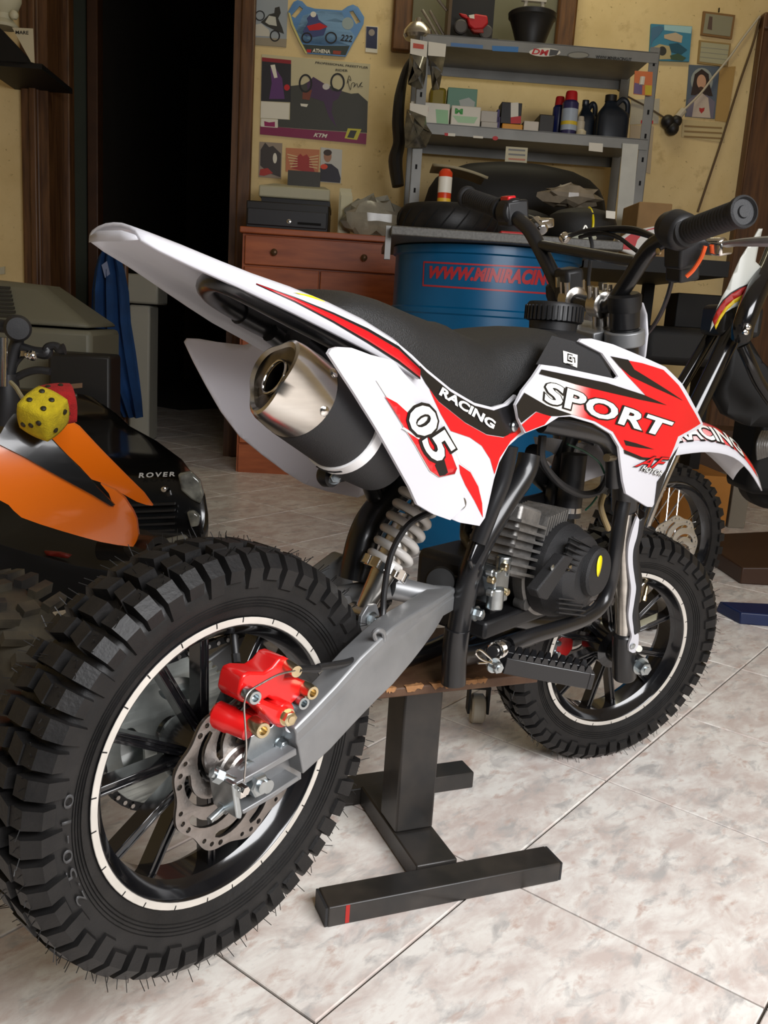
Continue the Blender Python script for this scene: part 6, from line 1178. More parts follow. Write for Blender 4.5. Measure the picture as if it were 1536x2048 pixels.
M_jug = cm(26, 34, 44, .35); jug('dark blue oil jug beside the tall spray can', 1048, 1152, 550, 775, RW+.12, M_jug); jug('large dark blue oil jug at the right end of the rack', 1155, 1335, 522, 800, RW+.03, M_jug)
(a, b), (c, d) = Z3(320, 492), Z3(485, 640); o = pbox('green_box', 'pale green printed box standing behind the white cartons', 'box', a, b, c, d, RW+.20, .06, cm(120, 164, 140), Zs, .002); obj('picture', flat([(385, 560), (440, 545), (475, 570), (470, 600), (395, 600)], RW+.199, .0004, Z3), cm(196, 200, 190), o)
(a, b), (c, d) = Z3(222, 485), Z3(312, 640); pbox('yellow_bottle', 'dull yellow container behind the left cartons', 'container', a, b, c, d, RW+.22, .09, cm(150, 130, 40), Zs, .012)
# top shelf goods
Zt = sh_z[0]
(a, b), (c, d) = Z3(322, -40), Z3(600, 212); o = thing('display_case', 'dark display case with a red model motorcycle inside', 'display case', WP(uz((a+c)/2, 60, RW+.1)[0], RW+.18, Zt)); a_, b_ = uz(a, 40, RW+.08)[0], uz(c, 40, RW+.08)[0]
obj('back', wbox(a_, b_, RW+.20, RW+.21, Zt, Zt+.38), C_blk, o); obj('base', wbox(a_-.005, b_+.005, RW+.05, RW+.21, Zt, Zt+.02), C_blk, o); obj('side', wbox(a_, a_+.012, RW+.06, RW+.20, Zt+.02, Zt+.38), cm(90, 70, 44), o)
Wm = RW+.10; mo = thing('model_motorcycle', 'red model sport motorcycle standing in the display case', 'model', atW(*Z3(480, 205), Wm))
obj('fairing', flat([(430, 95), (480, 75), (545, 85), (550, 130), (520, 160), (470, 165), (440, 140)], Wm-.02, .04, Z3), C_red, mo, bevel=.006); obj('tail', flat([(385, 70), (430, 80), (440, 110), (400, 90)], Wm-.01, .02, Z3), C_red, mo, bevel=.004); obj('belly', flat([(450, 160), (520, 155), (525, 185), (470, 180)], Wm-.015, .03, Z3), cm(170, 60, 50), mo, bevel=.004); obj('screen', flat([(440, 85), (470, 80), (472, 105), (445, 100)], Wm-.022, .004, Z3), C_wht, mo)
for x, y in ((535, 182), (395, 152)): q = atW(*Z3(x, y), Wm); obj('wheel', lathe(q-N*.012, N, [(0, .012), (0, .022), (.004, .027), (.02, .027), (.024, .022), (.024, .012)], 24), cm(80, 76, 72), mo)
(a, b), (c, d) = Z3(650, 76), Z3(915, 240); q = atW((a+c)/2, d, RW+.12); q = V((q.x, q.y, Zt)); h = uz((a+c)/2, b, RW+.12)[1]-Zt; r_ = (uz(c, b, RW+.12)[0]-uz(a, b, RW+.12)[0])/2
tag(obj('black_pot', lathe(q, (0, 0, 1), [(0, r_*.55), (h*.08, r_*.62), (h*.2, r_*.6), (h*.55, r_*.78), (h*.82, r_*.93), (h*.86, r_), (h*.97, r_*1.02), (h, r_*.97), (h*.9, r_*.86), (h*.5, r_*.7), (h*.5, .001)], 40), C_blk), 'black flared plastic pot on top of the rack', 'pot')
c_ = V((q.x, q.y, Zt+h*.5)); s = tag(obj('plastic_trestle', join(tube([c_+U*(-.055), c_+U*(-.03)+V((0, 0, .12)), c_+U*(-.035)+V((0, 0, .30))], .008, 8), tube([c_+U*(.055), c_+U*(.035)+V((0, 0, .12)), c_+U*(.03)+V((0, 0, .30))], .008, 8), obox(c_+V((0, 0, .13)), U, N, (0, 0, 1), .10, .02, .03), obox(c_+V((0, 0, .005)), U, N, (0, 0, 1), .13, .05, .01)), cm(196, 190, 176)), 'white plastic trestle standing in the black pot', 'trestle')
for k, (x0, y0, x1, y1) in enumerate(((180, 55, 270, 200), (222, 60, 300, 195), (262, -10, 318, 60))):
    tag(obj('steel_rod', tube([atW(*Z3(x0, y0), RW+.1), V((*atW(*Z3(x1, y1), RW+.1).xy, max(Zt, atW(*Z3(x1, y1), RW+.1).z)))], .006, 8, smooth=False), M_steel), ('left of two thin metal rods leaning on the display case', 'right of two thin metal rods leaning on the display case', 'short thin metal rod high up at the display case side')[k], 'rod', 'rods on the rack top')
q = atW(*Z3(155, 205), RW+.03); tag(obj('lamp_dome', lathe(q-V((0, 0, .01)), (0, 0, 1), [(0, .05), (.012, .058), (.03, .055), (.055, .035), (.06, .014), (.075, .012), (.082, .001)], 28), M_chromeb), 'round silver lamp dome on the left rack post', 'lamp')
# hanging packs
M_clear = mat('blister_plastic', sr(110, 104, 86), .15, col2=sr(58, 54, 46), vs=30, trans=.15, coat=.5)
def pack(label, card, bag, seed):
    s = thing('blister_pack', label, 'blister pack', atW(*Z3(*card[0]), RW-.03)); obj('card', flat(card, RW-.03, .002, Z3), C_wht, s); r_ = random.Random(seed); q = [atW(*Z3(*p), RW-.03) for p in bag]; c = sum((p for p in q), V((0, 0, 0)))/len(q)
    obj('bag', ([p for p in q]+[c-N*.03+U*.02, c-N*.028-U*.02+V((0, 0, .02)), c-N*.03-V((0, 0, .03))], [(i, (i+1) % len(q), len(q)+i*3//len(q)) for i in range(len(q))]+[(len(q), len(q)+1, len(q)+2)]), M_clear, s, sharp=10); return s
s = pack('clear bag of small parts with white card on the upper rack post', [(115, 215), (210, 232), (205, 320), (112, 300)], [(110, 300), (205, 320), (200, 420), (185, 495), (140, 490), (98, 470), (105, 380)], 1); obj('red_print', flat([(130, 240), (190, 250), (188, 275), (128, 268)], RW-.031, .0005, Z3), cm(196, 80, 60), s)
pack('clear bag of springs with printed card beside the upper rack post', [(215, 232), (314, 246), (308, 318), (212, 310)], [(212, 310), (308, 318), (290, 420), (275, 500), (235, 505), (228, 420)], 2)
s = pack('clear bag of parts hanging on the lower rack post', [(112, 575), (215, 590), (210, 655), (110, 640)], [(95, 610), (200, 650), (205, 700), (235, 745), (200, 825), (85, 825), (80, 720)], 3)
s = tag(obj('spark_plug_card', flat([(1368, 395), (1468, 402), (1462, 536), (1360, 525)], RW-.03, .003, Z3), cm(214, 116, 60)), 'orange and violet spark plug card hanging on the right rack post', 'card'); obj('violet_print', flat([(1366, 462), (1410, 470), (1408, 528), (1361, 522)], RW-.031, .0006, Z3), cm(110, 90, 130), s); obj('yellow_print', flat([(1425, 475), (1464, 478), (1460, 532), (1424, 530)], RW-.031, .0006, Z3), cm(206, 180, 40), s); obj('plug', tube([atW(*Z3(1412, 430), RW-.034), atW(*Z3(1405, 475), RW-.034)], .01, 8, smooth=False), C_wht, s)
st_p = [Z3(112, 330), Z3(85, 400), Z3(55, 540), Z3(45, 680), Z3(50, 800), Z3(30, 900), Z3(45, 1040)]
tag(obj('strap_bundle', tube([atW(x, y, RW+.14) for x, y in st_p], [.012, .03, .045, .05, .05, .06, .05], 12, 5, rz=.5), C_blk), 'black strap bundle hanging at the left side of the rack', 'strap')
# ------------------------------------------------------------------ left side: orange quad, dice, ride-on car
def Z9(x, y): return 1280+x/3.793, 460+y/3.793
def Z10(x, y): return x/6.982, 620+y/6.982
def atWF(px, py, wf, w0=1.2):
    w = w0
    for _ in range(12):
        p = atW(px, py, w)-BASE; w = wf(p.dot(U), p.z)
    return atW(px, py, w)
def wpanel(pts, fn, wf, step=.010, off=0.0, w0=1.2):
    q = [atWF(*fn(*p), wf, w0)-BASE for p in pts]; g = cut(poly2([(p.dot(U), p.z) for p in q]), step, step)
    return [WP(v.x, wf(v.x, v.y)+off, v.y) for v in g[0]], g[1]
quad = thing('quad_bike', 'orange and black mini quad bike parked behind the rear tyre', 'quad bike', WP(-.55, 1.25, 0))
qc = atW(*ZH(700, 1650), 1.22)-BASE; qu, qz = qc.dot(U), qc.z
def qf(u, z): return 1.20+1.6*(z-qz-.01)**2+.55*(u-qu)+1.8*max(0, u-qu-.03)**2*6
def qf2(u, z): return 1.33+.25*(u-qu)+1.0*(z-qz-.08)**2
cowl = obj('nose_cowl', thick(wpanel([(-260, 1120), (0, 1225), (180, 1315), (330, 1400), (500, 1495), (640, 1570), (760, 1650), (795, 1655), (760, 1560), (700, 1490), (800, 1535), (868, 1592), (925, 1680), (952, 1740), (966, 1850), (950, 1900), (930, 1932), (820, 1920), (700, 1898), (560, 1860), (430, 1822), (280, 1775), (150, 1728), (95, 1680), (60, 1640), (0, 1608), (-260, 1560)], ZH, qf), N*.008), M_orange, quad)
bl_ = obj('fender_blade', thick(wpanel([(340, 1165), (385, 1110), (440, 1058), (472, 1046), (545, 1092), (700, 1258), (880, 1440), (1000, 1558), (1064, 1646), (1020, 1640), (955, 1618), (830, 1548), (700, 1482), (640, 1462), (560, 1375), (440, 1260)], ZH, qf2), N*.008), M_orange, quad)
obj('black_inlay', thick(wpanel([(-260, 1060), (0, 1150), (50, 1060), (95, 1005), (180, 1000), (260, 1075), (350, 1172), (500, 1330), (600, 1430), (680, 1520), (760, 1600), (800, 1642), (778, 1650), (640, 1566), (500, 1490), (330, 1396), (180, 1310), (0, 1220), (-260, 1115)], ZH, lambda u, z: qf(u, z)-.006), N*.004), mat('gloss_black_panel', (.012, .012, .012), .2, coat=.5), quad)
obj('chassis', wpanel([(-260, 1600), (60, 1668), (200, 1770), (430, 1840), (700, 1912), (900, 1945), (960, 1990), (900, 2150), (-260, 2350)], ZH, lambda u, z: 1.42, .05), M_dark, quad, solid=.26, bevel=.01)
obj('bumper_tube', tube([atW(*ZH(700, 1950), 1.28), atW(*ZH(900, 1960), 1.27), atW(*ZH(1035, 1955), 1.25)], .016, 14), M_dark, quad)
p = atW(*ZH(1030, 1955), 1.25); obj('exhaust_end', lathe(p, -N*.6+U*.8, [(-.03, .018), (.02, .024), (.022, .024), (.022, .014), (0, .014)], 24), M_blackp, quad)
obj('red_bracket', wpanel([(310, 1960), (420, 1968), (500, 1990), (480, 2010), (330, 1990)], ZH, lambda u, z: 1.30), cm(120, 30, 16), quad, solid=.006)
# front wheel of the quad
qcen = atW(-6, 1405, 1.10); qax = (-N*.80-U*.60); qa, qb, qd = basis(qax); r0 = qcen.z-.0102
qt = obj('front_tire', lathe(qcen-qd*.055, qd, [(.008, .075), (.0, .095), (.002, .125), (.014, .142), (.03, r0), (.08, r0), (.096, .142), (.108, .125), (.11, .095), (.102, .075)], 64), M_rubdust, quad, sharp=60)
gs = []
for k in range(34):
    a = 2*PI*k/34; e = qa*math.cos(a)+qb*math.sin(a); t = qb*math.cos(a)-qa*math.sin(a)
    for o_, l_, tw in ((-.036, .034, .35), (.036, .034, -.35)): gs.append(obox(qcen+e*(r0+.003)+qd*o_+t*(.007 if o_ > 0 else 0), (qd+t*tw).normalized(), (t-qd*tw).normalized(), e, l_, .012, .014))
    if k % 2: gs.append(obox(qcen+e*(r0+.003), qd, t, e, .022, .016, .014))
obj('tread_blocks', join(*gs), M_rubdust, qt); obj('rim', lathe(qcen-qd*.04, qd, [(0, .076), (.01, .07), (.04, .066), (.07, .07), (.08, .076), (.078, .06), (.05, .02), (.05, .001)], 40), M_gloss, quad)
# quad handlebar and chrome fork
hbw = 1.40; hq = lambda x, y, w=1.40: atW(*Z10(x, y), w)
obj('handlebar', tube([hq(-300, 180), hq(0, 220), hq(180, 260), hq(240, 420), hq(180, 620), hq(120, 900)], .010, 12), M_blackp, quad); obj('grip', lathe(hq(240, 250), -N+U*.4, [(-.03, .012), (-.02, .019), (.02, .020), (.03, .016), (.031, .001)], 24), M_matte, quad)
obj('brake_lever', tube([hq(300, 520), hq(480, 580), hq(640, 600), hq(680, 520), hq(770, 500), hq(840, 550), hq(900, 545)], [.007, .008, .010, .007, .006, .008, .009], 10), M_blackp, quad); obj('lever_clamp', join(ball(hq(400, 630, 1.39), .007, 12), ball(hq(450, 640, 1.39), .008, 12), obox(hq(380, 610, 1.395), U, N, (0, 0, 1), .016, .01, .008)), M_chrome, quad)
obj('chrome_fork', cyl(hq(20, 380, 1.34), hq(15, 1060, 1.34), .0085, 18), M_chrome, quad); obj('cable', tube([hq(200, 960), hq(350, 880), hq(520, 840), hq(700, 860)], .006, 8), M_blackp, quad); obj('cable', tube([hq(330, 640), hq(230, 760), hq(190, 900), hq(160, 1000)], .003, 8), M_blackp, quad)
obj('steering_stem', tube([hq(60, 900), hq(90, 1250), hq(60, 1600)], .02, 12), M_blackp, quad)
# fuzzy dice
def die(label, c, size, ex, ez, m, spots, seed):
    ex, ez = V(ex).normalized(), V(ez).normalized(); ey = ez.cross(ex).normalized(); ex = ey.cross(ez).normalized()
    d = thing('plush_die', label, 'dice', c-V((0, 0, size*.6))); bm = bmesh.new(); bmesh.ops.create_cube(bm, size=size); bmesh.ops.subdivide_edges(bm, edges=bm.edges, cuts=6, use_grid_fill=True)
    vs = []
    for v in bm.verts:
        n_ = v.co.normalized()*size*.62; q = v.co.lerp(n_, .38); vs.append(c+ex*q.x+ey*q.y+ez*q.z)
    bm.verts.index_update(); fs = [tuple(v.index for v in f.verts) for f in bm.faces]; bm.free()
    obj('body', (vs, fs), m, d, sharp=80)
    for ax, a_, b_ in spots:
        e1, e2, e3 = {'x': (ex, ey, ez), '-x': (-ex, ey, ez), 'y': (ey, ex, ez), '-y': (-ey, ex, ez), 'z': (ez, ex, ey), '-z': (-ez, ex, ey)}[ax]
        rr_ = math.hypot(a_, b_); p = c+e1*(size*(.545-.12*rr_*rr_*2))+e2*(a_*size)+e3*(b_*size); obj('spot', lathe(p, e1, [(-.003, size*.075), (.001, size*.075), (.0018, size*.05), (.002, .0001)], 14), cm(40, 36, 20), d)
    return d
M_fy = mat('yellow_plush', (.66, .50, .012), .95, var=.25, vs=120, bump=.6, bs=500); M_fr = mat('red_plush', (.42, .012, .012), .95, var=.25, vs=120, bump=.6, bs=500)
die('yellow plush die with dark spots hanging over the orange quad', atW(*ZH(303, 1003), 1.13), .046, U+V((0, 0, -.38))-N*.25, V((0, 0, 1))-N*.75+U*.2, M_fy, [('z', -.25, -.2), ('z', .2, .12), ('-y', -.25, -.15), ('-y', .25, .2), ('-y', .02, .0), ('-z', 0, .2), ('x', .22, .2), ('x', -.2, -.15), ('z', -.2, .25), ('z', .22, -.25)], 1)
die('red plush die hanging behind the yellow one', atW(*ZH(402, 935), 1.185), .044, U+N*.5-V((0, 0, .1)), V((0, 0, 1))-N*.3, M_fr, [('z', -.2, .1), ('z', .15, .1), ('-y', .2, -.1), ('x', 0, .2)], 2)
tag(obj('dice_cord', tube([atW(*Z10(150, 1010), 1.20), atW(*Z10(220, 1080), 1.18), atW(*Z10(270, 1160), 1.16), atW(*Z10(335, 1260), 1.14)], .0028, 8), cm(150, 140, 110)), 'twisted pale cord from the quad handlebar to the plush dice', 'cord')
# black ride-on car
M_car = mat('black_car_gloss', (.006, .006, .006), .16, coat=.6, var=.3, vs=30)
car = thing('ride_on_car', 'glossy black toy ride-on car with silver bonnet lettering', 'toy car', WP(-.75, 2.8, 0))
secs = [(2.30, 408, 1060, .40), (2.32, 418, 1010, .42), (2.345, 412, 960, .43), (2.40, 399, 938, .43), (2.60, 374, 905, .43), (2.85, 329, 873, .43), (3.00, 272, 842, .40), (3.06, 244, 815, .38), (3.10, 205, 788, .34), (3.13, 165, 780, .30), (3.15, 150, 782, .26)]
rows = []
for w_, px, py, wd in secs:
    u1, zt = uz(px, py, w_); zt = uz(px-40, py, w_)[1]; u0 = u1-wd; r = []; cu = (u0+u1)/2; zb = .07
    for k in range(32):
        a = 2*PI*k/32; c_, s_ = math.cos(a), math.sin(a); r.append(WP(cu+wd/2*math.copysign(abs(c_)**.35, c_), w_, (zt+zb)/2+(zt-zb)/2*math.copysign(abs(s_)**.35, s_)))
    rows.append(r)
g = grid(rows, True); g[1].append(tuple(range(32))); g[1].append(tuple(range(320, 352)))
obj('body', g, M_car, car, sharp=40)
wt = 2.305; obj('lettering', wtext('ROVER', [(968, 1452), (1222, 1440), (1228, 1408), (974, 1416)], 2.318, ZH, 0, .03, 1.35), cm(200, 200, 196, .3), car)
M_lens = mat('clear_headlamp', (.10, .105, .10), .08, col2=(.42, .44, .40), vs=26, metal=.4, coat=.6)
obj('headlamp', flat([(1238, 1425), (1330, 1405), (1395, 1470), (1420, 1560), (1400, 1640), (1330, 1600), (1262, 1540)], 2.315, .02, ZH), M_lens, car, bevel=.006); obj('badge', lathe(atW(*ZH(1145, 1530), 2.30), -N, [(-.02, .007), (.004, .007), (.006, .004)], 14), M_chrome, car)
obj('headlamp', flat([(1300, 1690), (1350, 1680), (1392, 1720), (1385, 1790), (1330, 1800)], 2.29, .02, ZH), M_lens, car, bevel=.005)
for k in range(5): obj('grille_bar', flat([(840, 1640+46*k), (1220, 1625+46*k), (1220, 1640+46*k), (840, 1655+46*k)], 2.292, .01, ZH), M_blackp, car)
obj('bumper', flat([(1150, 1880), (1280, 1850), (1310, 1870), (1300, 1960), (1270, 2000), (1240, 1900), (1170, 1920)], 2.285, .015, ZH), cm(120, 118, 108), car, bevel=.004)
obj('bonnet_vent', flat([(670, 1200), (900, 1195), (1150, 1270), (1200, 1330), (900, 1360), (720, 1370)], 2.52, .01, ZH), M_hole, car) if False else None
for a, w_ in ((-.02, 2.45), (-.36, 2.45), (-.02, 2.95), (-.36, 2.95)):
    ub = uz(399, 938, 2.40)[0] if w_ < 2.7 else uz(280, 842, 2.95)[0]; q = WP(ub+a-.03, w_, .075); obj('wheel', lathe(q-U*.03, U, [(0, .03), (0, .06), (.01, .075), (.05, .075), (.06, .06), (.06, .03)], 28), M_rubber, car)
# grey machine and black case behind
gm = thing('grey_machine', 'grey plastic machine housing with sloped lid by the left wall', 'machine', WP(-1.5, 3.55, 0)); GW = 3.40
a, b = uz(-60, 700, GW)[0], uz(183, 700, GW)[0]; zm = uz(100, 652, GW)[1]; zt = uz(60, 570, GW+.4)[1]; M_gm = cm(120, 118, 102, .5, var=.1, vs=4)
obj('body', wbox(a, b, GW, GW+.42, 0, zm-.008), M_gm, gm, bevel=.02); u2 = uz(108, 572, GW+.3)[0]
obj('lid', ([WP(a, GW-.005, zm), WP(b+.004, GW-.005, zm), WP(b+.004, GW+.425, zm), WP(a, GW+.425, zm), WP(a, GW+.16, zt+.01), WP(u2, GW+.16, zt), WP(u2, GW+.40, zt), WP(a, GW+.40, zt+.01)], box(0, 1, 0, 1, 0, 1)[1]), M_gm, gm, bevel=.03, segs=3)
for k in range(8): obj('louvre', bar(atW(*ZH(-20, 120+28*k), GW+.12-.016*k), atW(*ZH(70+6*k, 125+28*k), GW+.12-.016*k), .012, .010), cm(52, 50, 44), gm)
bc = pbox('black_case', 'black lidded case with a pale label in front of the grey machine', 'case', 95, 708, 221, 800, 3.19, .15, mat('black_case_plastic', (.012, .011, .010), .5), .0, .012); obj('pale_label', flat([(890, 1042), (1150, 1018), (1150, 1085), (895, 1110)], 3.186, .001, Z10), cm(140, 110, 84), bc)
# blue overall hanging in the doorway
rows = []; ct = atW(232, 498, 4.05)-BASE
for i, (px0, px1, py) in enumerate([(205, 236, 500), (196, 242, 515), (190, 250, 540), (184, 258, 580), (183, 262, 640), (185, 272, 700), (205, 280, 760), (228, 284, 800), (246, 286, 832)]):
    u0, z_ = uz(px0, py, 4.05); u1, _ = uz(px1, py, 4.05); r = []
    for k in range(28):
        a = 2*PI*k/28; cu, hw_ = (u0+u1)/2, (u1-u0)/2; r.append(WP(cu+hw_*math.cos(a), 4.05+(.05+.018*math.sin(5*math.cos(a)*2+i*.3))*math.sin(a)-.012*math.sin(9*math.cos(a)+i*.25)*(math.sin(a) < 0), z_))
    rows.append(r)
g = grid(rows, True); g[1].append(tuple(range(28))); g[1].append(tuple(range(224, 252)))
cl = tag(obj('blue_overall', g, mat('blue_workwear', (.004, .045, .16), .85, var=.35, vs=10, bump=.3, bs=120), sharp=80), 'blue work overall hanging in the dark doorway', 'overall'); obj('chest_print', flat([(203, 530), (214, 522), (220, 548), (210, 556)], 3.985, .001), cm(120, 130, 160), cl)
tag(obj('coat_stand', join(cyl(WP(ct.dot(U)+.02, 4.13, 0), WP(ct.dot(U)+.02, 4.13, ct.z+.05), .014, 12), tube([WP(ct.dot(U)+.02, 4.13, ct.z+.04), WP(ct.dot(U)+.0, 4.09, ct.z+.02), WP(ct.dot(U), 4.06, ct.z-.01)], .008, 8), lathe(WP(ct.dot(U)+.02, 4.13, 0), (0, 0, 1), [(0, .12), (.015, .11), (.02, .02)], 24)), M_dwood), 'brown wooden coat stand behind the blue overall', 'stand')
f2 = pbox('foam_box', 'lower pale foam box beside the blue overall', 'box', 258, 610, 300, 668, 4.55, .2, cm(160, 158, 146), .0, .01, 'foam boxes in the doorway'); pbox('foam_box', 'upper wider pale foam box beside the blue overall', 'box', 249, 548, 316, 609, 4.53, .24, cm(150, 148, 136), uz(282, 609, 4.53)[1]+.004, .01, 'foam boxes in the doorway')
tag(obj('dark_bag', lump(WP(*[uz(282, 850, 3.9)[0], 3.9], .06), .08, .07, .06, 4, None, 14), M_dark), 'small dark shoe bag on the floor under the blue overall', 'bag')
# ------------------------------------------------------------------ right side: second motorbike
b2 = thing('pit_bike', 'black motorbike with white striped guard parked behind the front wheel', 'motorbike', WP(.85, 2.15, 0))
C2 = atW(1312, 1092, 2.03); az2 = math.radians(-108); n2 = V((math.cos(az2), math.sin(az2), 0)); up2 = V((0, 0, 1)); f2_ = up2.cross(n2)
M2 = frame(C2, f2_, n2, up2); R2 = C2.z-.002
def L2(prof, seg=72, **k): return xf(lathe((0, 0, 0), (0, 1, 0), prof, seg, a0=(1, 0, 0), **k), M2)
ri = .165
t2 = obj('front_tire', L2([(-.028, ri-.004), (-.036, ri+.02), (-.034, R2-.022), (-.02, R2-.012), (0, R2-.010), (.02, R2-.012), (.034, R2-.022), (.036, ri+.02), (.028, ri-.004)], cap=False), M_rubber, b2, sharp=60)
gs = []
for k in range(36):
    a = 2*PI*k/36
    for y, l_, o_ in ((-.029, .020, .5), (.029, .020, .5), (0, .022, 0)):
        aa = a+o_*2*PI/36; e = V((math.cos(aa), 0, math.sin(aa))); t = V((-math.sin(aa), 0, math.cos(aa))); gs.append(obox(e*(R2-.007-(.008 if y else 0))+V((0, y, 0)), V((0, 1, 0)), t, e, l_, .018, .018))
obj('tread_blocks', xf(join(*gs), M2), M_rubber, t2)
r2 = obj('rim', L2([(-.026, ri), (-.028, ri-.006), (-.018, ri-.010), (-.010, ri-.020), (.010, ri-.020), (.018, ri-.010), (.028, ri-.006), (.026, ri)], cap=False), M_gloss, b2, solid=.003, sharp=30)
obj('hub', L2([(-.04, .012), (-.04, .03), (-.03, .03), (-.026, .02), (.026, .02), (.03, .03), (.04, .03), (.04, .012)], 32), M_blackp, b2)
for k in range(28):
    a = 2*PI*k/28; s_ = 1 if k % 2 else -1; a1 = a+(.55 if (k//2) % 2 else -.55); p, q = M2 @ V((.028*math.cos(a), s_*.032, .028*math.sin(a))), M2 @ V(((ri-.018)*math.cos(a1*1.0), s_*.004, (ri-.018)*math.sin(a1)))
    obj('wire_spoke', cyl(p, q, .0016, 6), M_chrome, b2)
g = disc_geo(.085, .048, .003, .2); obj('brake_disc', xf(g, M2), mat('pale_disc', (.62, .60, .55), .35, metal=.8), b2, sharp=30)
def q2(x, y, w): return atW(*Z9(x, y), w)
ax2 = M2 @ V((0, .065, 0)); ax3 = M2 @ V((0, -.065, 0))
fk2 = obj('fork_leg', tube([atW(1287, 1062, 1.97), q2(110, 2048, 1.975), q2(290, 1640, 1.99)], .0125, 18, smooth=False), M_chrome, b2); obj('fork_slider', tube([q2(285, 1650, 1.989), q2(430, 1340, 2.0), q2(690, 800, 2.03), q2(830, 560, 2.05)], .022, 18, smooth=False), M_gloss, fk2)
obj('axle_carrier', join(cyl(atW(1287, 1062, 1.97), ax2, .02, 14), cyl(ax2, ax3, .008, 12)), M_blackp, b2)
obj('fork_leg', tube([ax3, q2(310, 1180, 2.12), q2(545, 790, 2.15), q2(640, 600, 2.16)], .015, 16, smooth=False), M_gloss, b2)
obj('fork_yoke', join(obox(q2(690, 690, 2.08), U, N, (0, 0, 1), .10, .12, .07), cyl(q2(600, 700, 2.10), q2(760, 620, 2.02), .03, 16)), M_blackp, b2, bevel=.012)
gp = [(900, -10), (925, -10), (893, 130), (872, 240), (900, 268), (936, 296), (905, 390), (880, 430), (850, 505), (800, 552), (700, 592), (620, 642), (572, 702), (530, 772), (545, 700), (575, 610), (620, 510), (660, 440), (700, 345), (760, 212), (800, 150), (860, 60)]
wf2 = lambda u, z: 1.98+.0+6*(u-ugp)**2; ugp = uz(*Z9(760, 400), 1.98)[0]
gdp = obj('striped_guard', wpanel(gp, Z9, wf2, .01, 0, 2.0), cm(206, 208, 200, .3), b2, solid=.004)
def arc(o0, o1): 
    P = [(548, 690), (580, 620), (630, 545), (690, 490), (760, 450), (820, 425), (882, 412)]; return [(x+o0*.35, y+o0) for x, y in P]+[(x+o1*.35, y+o1) for x, y in P[::-1]]
for nm, a_, b_, c_ in (('dark_stripe', -16, -6, C_blk), ('red_stripe', -6, 40, cm(170, 30, 24)), ('yellow_stripe', 40, 66, cm(225, 190, 20))):
    pts = [(min(x, 880-.45*(y-400)), y) for x, y in arc(a_, b_)]; obj(nm, wpanel(pts, Z9, wf2, .01, -.003, 2.0), c_, gdp, solid=.0006)
obj('frame_spar', tube([q2(1080, 0, 2.1), q2(990, 260, 2.02), q2(880, 480, 1.96), q2(790, 700, 1.95), q2(770, 800, 1.97)], .024, 14), M_gloss, b2)
for x, y in ((820, 735), (803, 775)): obj('spar_bolt', lathe(q2(x, y, 1.925), -N, [(-.01, .006), (.003, .006), (.004, .003), (.001, .002)], 14), M_chrome, b2)
obj('frame_tube', tube([q2(780, 880, 2.0), q2(840, 1020, 2.0), q2(900, 1150, 2.02), q2(1000, 1300, 2.04)], .014, 12), M_gloss, b2); obj('frame_body', wpanel([(700, 800), (800, 830), (900, 1000), (1100, 1200), (1100, 1500), (800, 1480), (640, 1400), (560, 1250)], Z9, lambda u, z: 2.14, .03, 0, 2.1), M_dark, b2, solid=.05)
ef = []
for k in range(5): ef.append(tube([q2(895+18*k, 1740-6*k, 2.2), q2(890+18*k, 1640, 2.19), q2(905+18*k, 1580, 2.2), q2(930+18*k, 1530, 2.22)], .004, 8))
e2 = obj('engine', obox(q2(1010, 1700, 2.32), U, N, (0, 0, 1), .18, .16, .20), M_dark, b2, bevel=.02)
for k in range(5): obj('cooling_fin', ef[k], M_alu, e2)
obj('engine_case', lathe(q2(1010, 1900, 2.38), -N, [(-.05, .08), (0, .08), (.02, .065), (.025, .001)], 32), M_dark, b2)
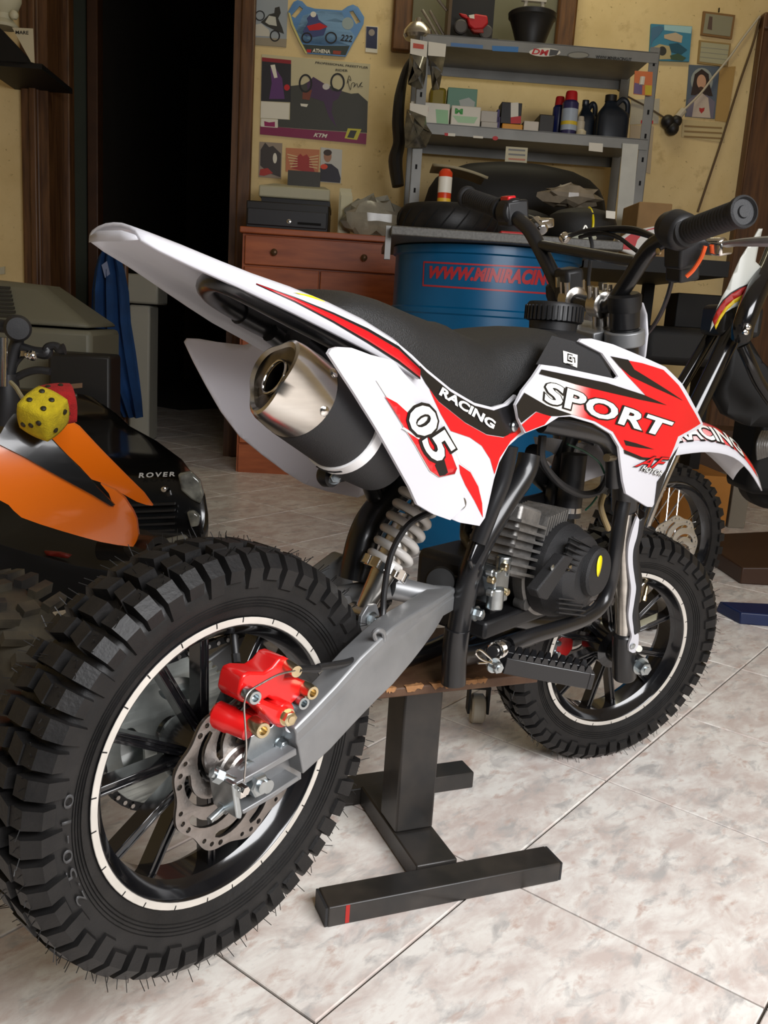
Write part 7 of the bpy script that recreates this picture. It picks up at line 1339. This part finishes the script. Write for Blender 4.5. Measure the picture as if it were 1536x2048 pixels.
# under and behind the bench
lsz = uz(1360, 655, 3.45)[1]; 
a_, b_ = uz(1290, 690, 3.3)[0], uz(1470, 690, 3.3)[0]; ub = thing('upholstered_bench', 'flat black upholstered bench under the work bench', 'bench', WP((a_+b_)/2, 3.46, 0))
obj('cushion', wbox(a_, b_, 3.30, 3.62, lsz-.14, lsz), M_seat, ub, bevel=.03)
for q_ in (a_+.03, b_-.07): obj('leg', wbox(q_, q_+.04, 3.4, 3.5, 0, lsz-.14), M_dark, ub)
pbox('black_panel_box', 'square black box standing on the black bench', 'box', 1352, 588, 1446, 656, 3.45, .12, M_dark, lsz+.0005, .004)
pbox('carton', 'brown cardboard carton on the floor behind the second motorbike', 'carton', 1392, 952, 1462, 1000, 3.25, .3, mat('orange_cardboard', sr(190, 128, 56), .8, var=.15, vs=8), 0.0, .003); pbox('carton', 'pale grey carton right of the brown one on the floor', 'carton', 1466, 965, 1500, 1004, 3.25, .25, cm(130, 122, 108), 0.0, .003); pbox('carton', 'tall dark brown carton behind the front fender', 'carton', 1395, 860, 1500, 952, 3.62, .2, cm(70, 46, 28), 0, .003); pbox('carton', 'low cardboard carton seen through the second bike wheel', 'carton', 1325, 985, 1388, 1003, 3.05, .3, MATS['orange_cardboard'], 0.0, .003)
p = atZ(1470, 1248); a = (p-BASE).dot(U); w_ = (p-BASE).dot(N)
tag(obj('blue_ramp', ([WP(*q) for q in [(a+.012, w_, 0), (a+.5, w_-.05, 0), (a+.5, w_+.11, 0), (a-.01, w_+.10, 0), (a+.012, w_+.004, .030), (a+.5, w_-.045, .030), (a+.5, w_+.10, .030), (a-.006, w_+.09, .030)]], box(0, 1, 0, 1, 0, 1)[1]), mat('navy_steel', (.006, .018, .085), .4, var=.25, vs=12), bevel=.003), 'dark blue flat steel bar lying on the floor at the right', 'bar')
p = atZ(1480, 1168); a = (p-BASE).dot(U); w_ = (p-BASE).dot(N)
tag(obj('wooden_pallet', ([WP(*q) for q in [(a, w_, 0), (a+.6, w_-.02, 0), (a+.6, w_+.5, 0), (a, w_+.4, 0), (a, w_, .05), (a+.6, w_-.02, .085), (a+.6, w_+.5, .085), (a, w_+.4, .05)]], box(0, 1, 0, 1, 0, 1)[1]), cm(60, 36, 20), bevel=.004), 'low dark brown wooden platform at the right edge of the floor', 'platform')
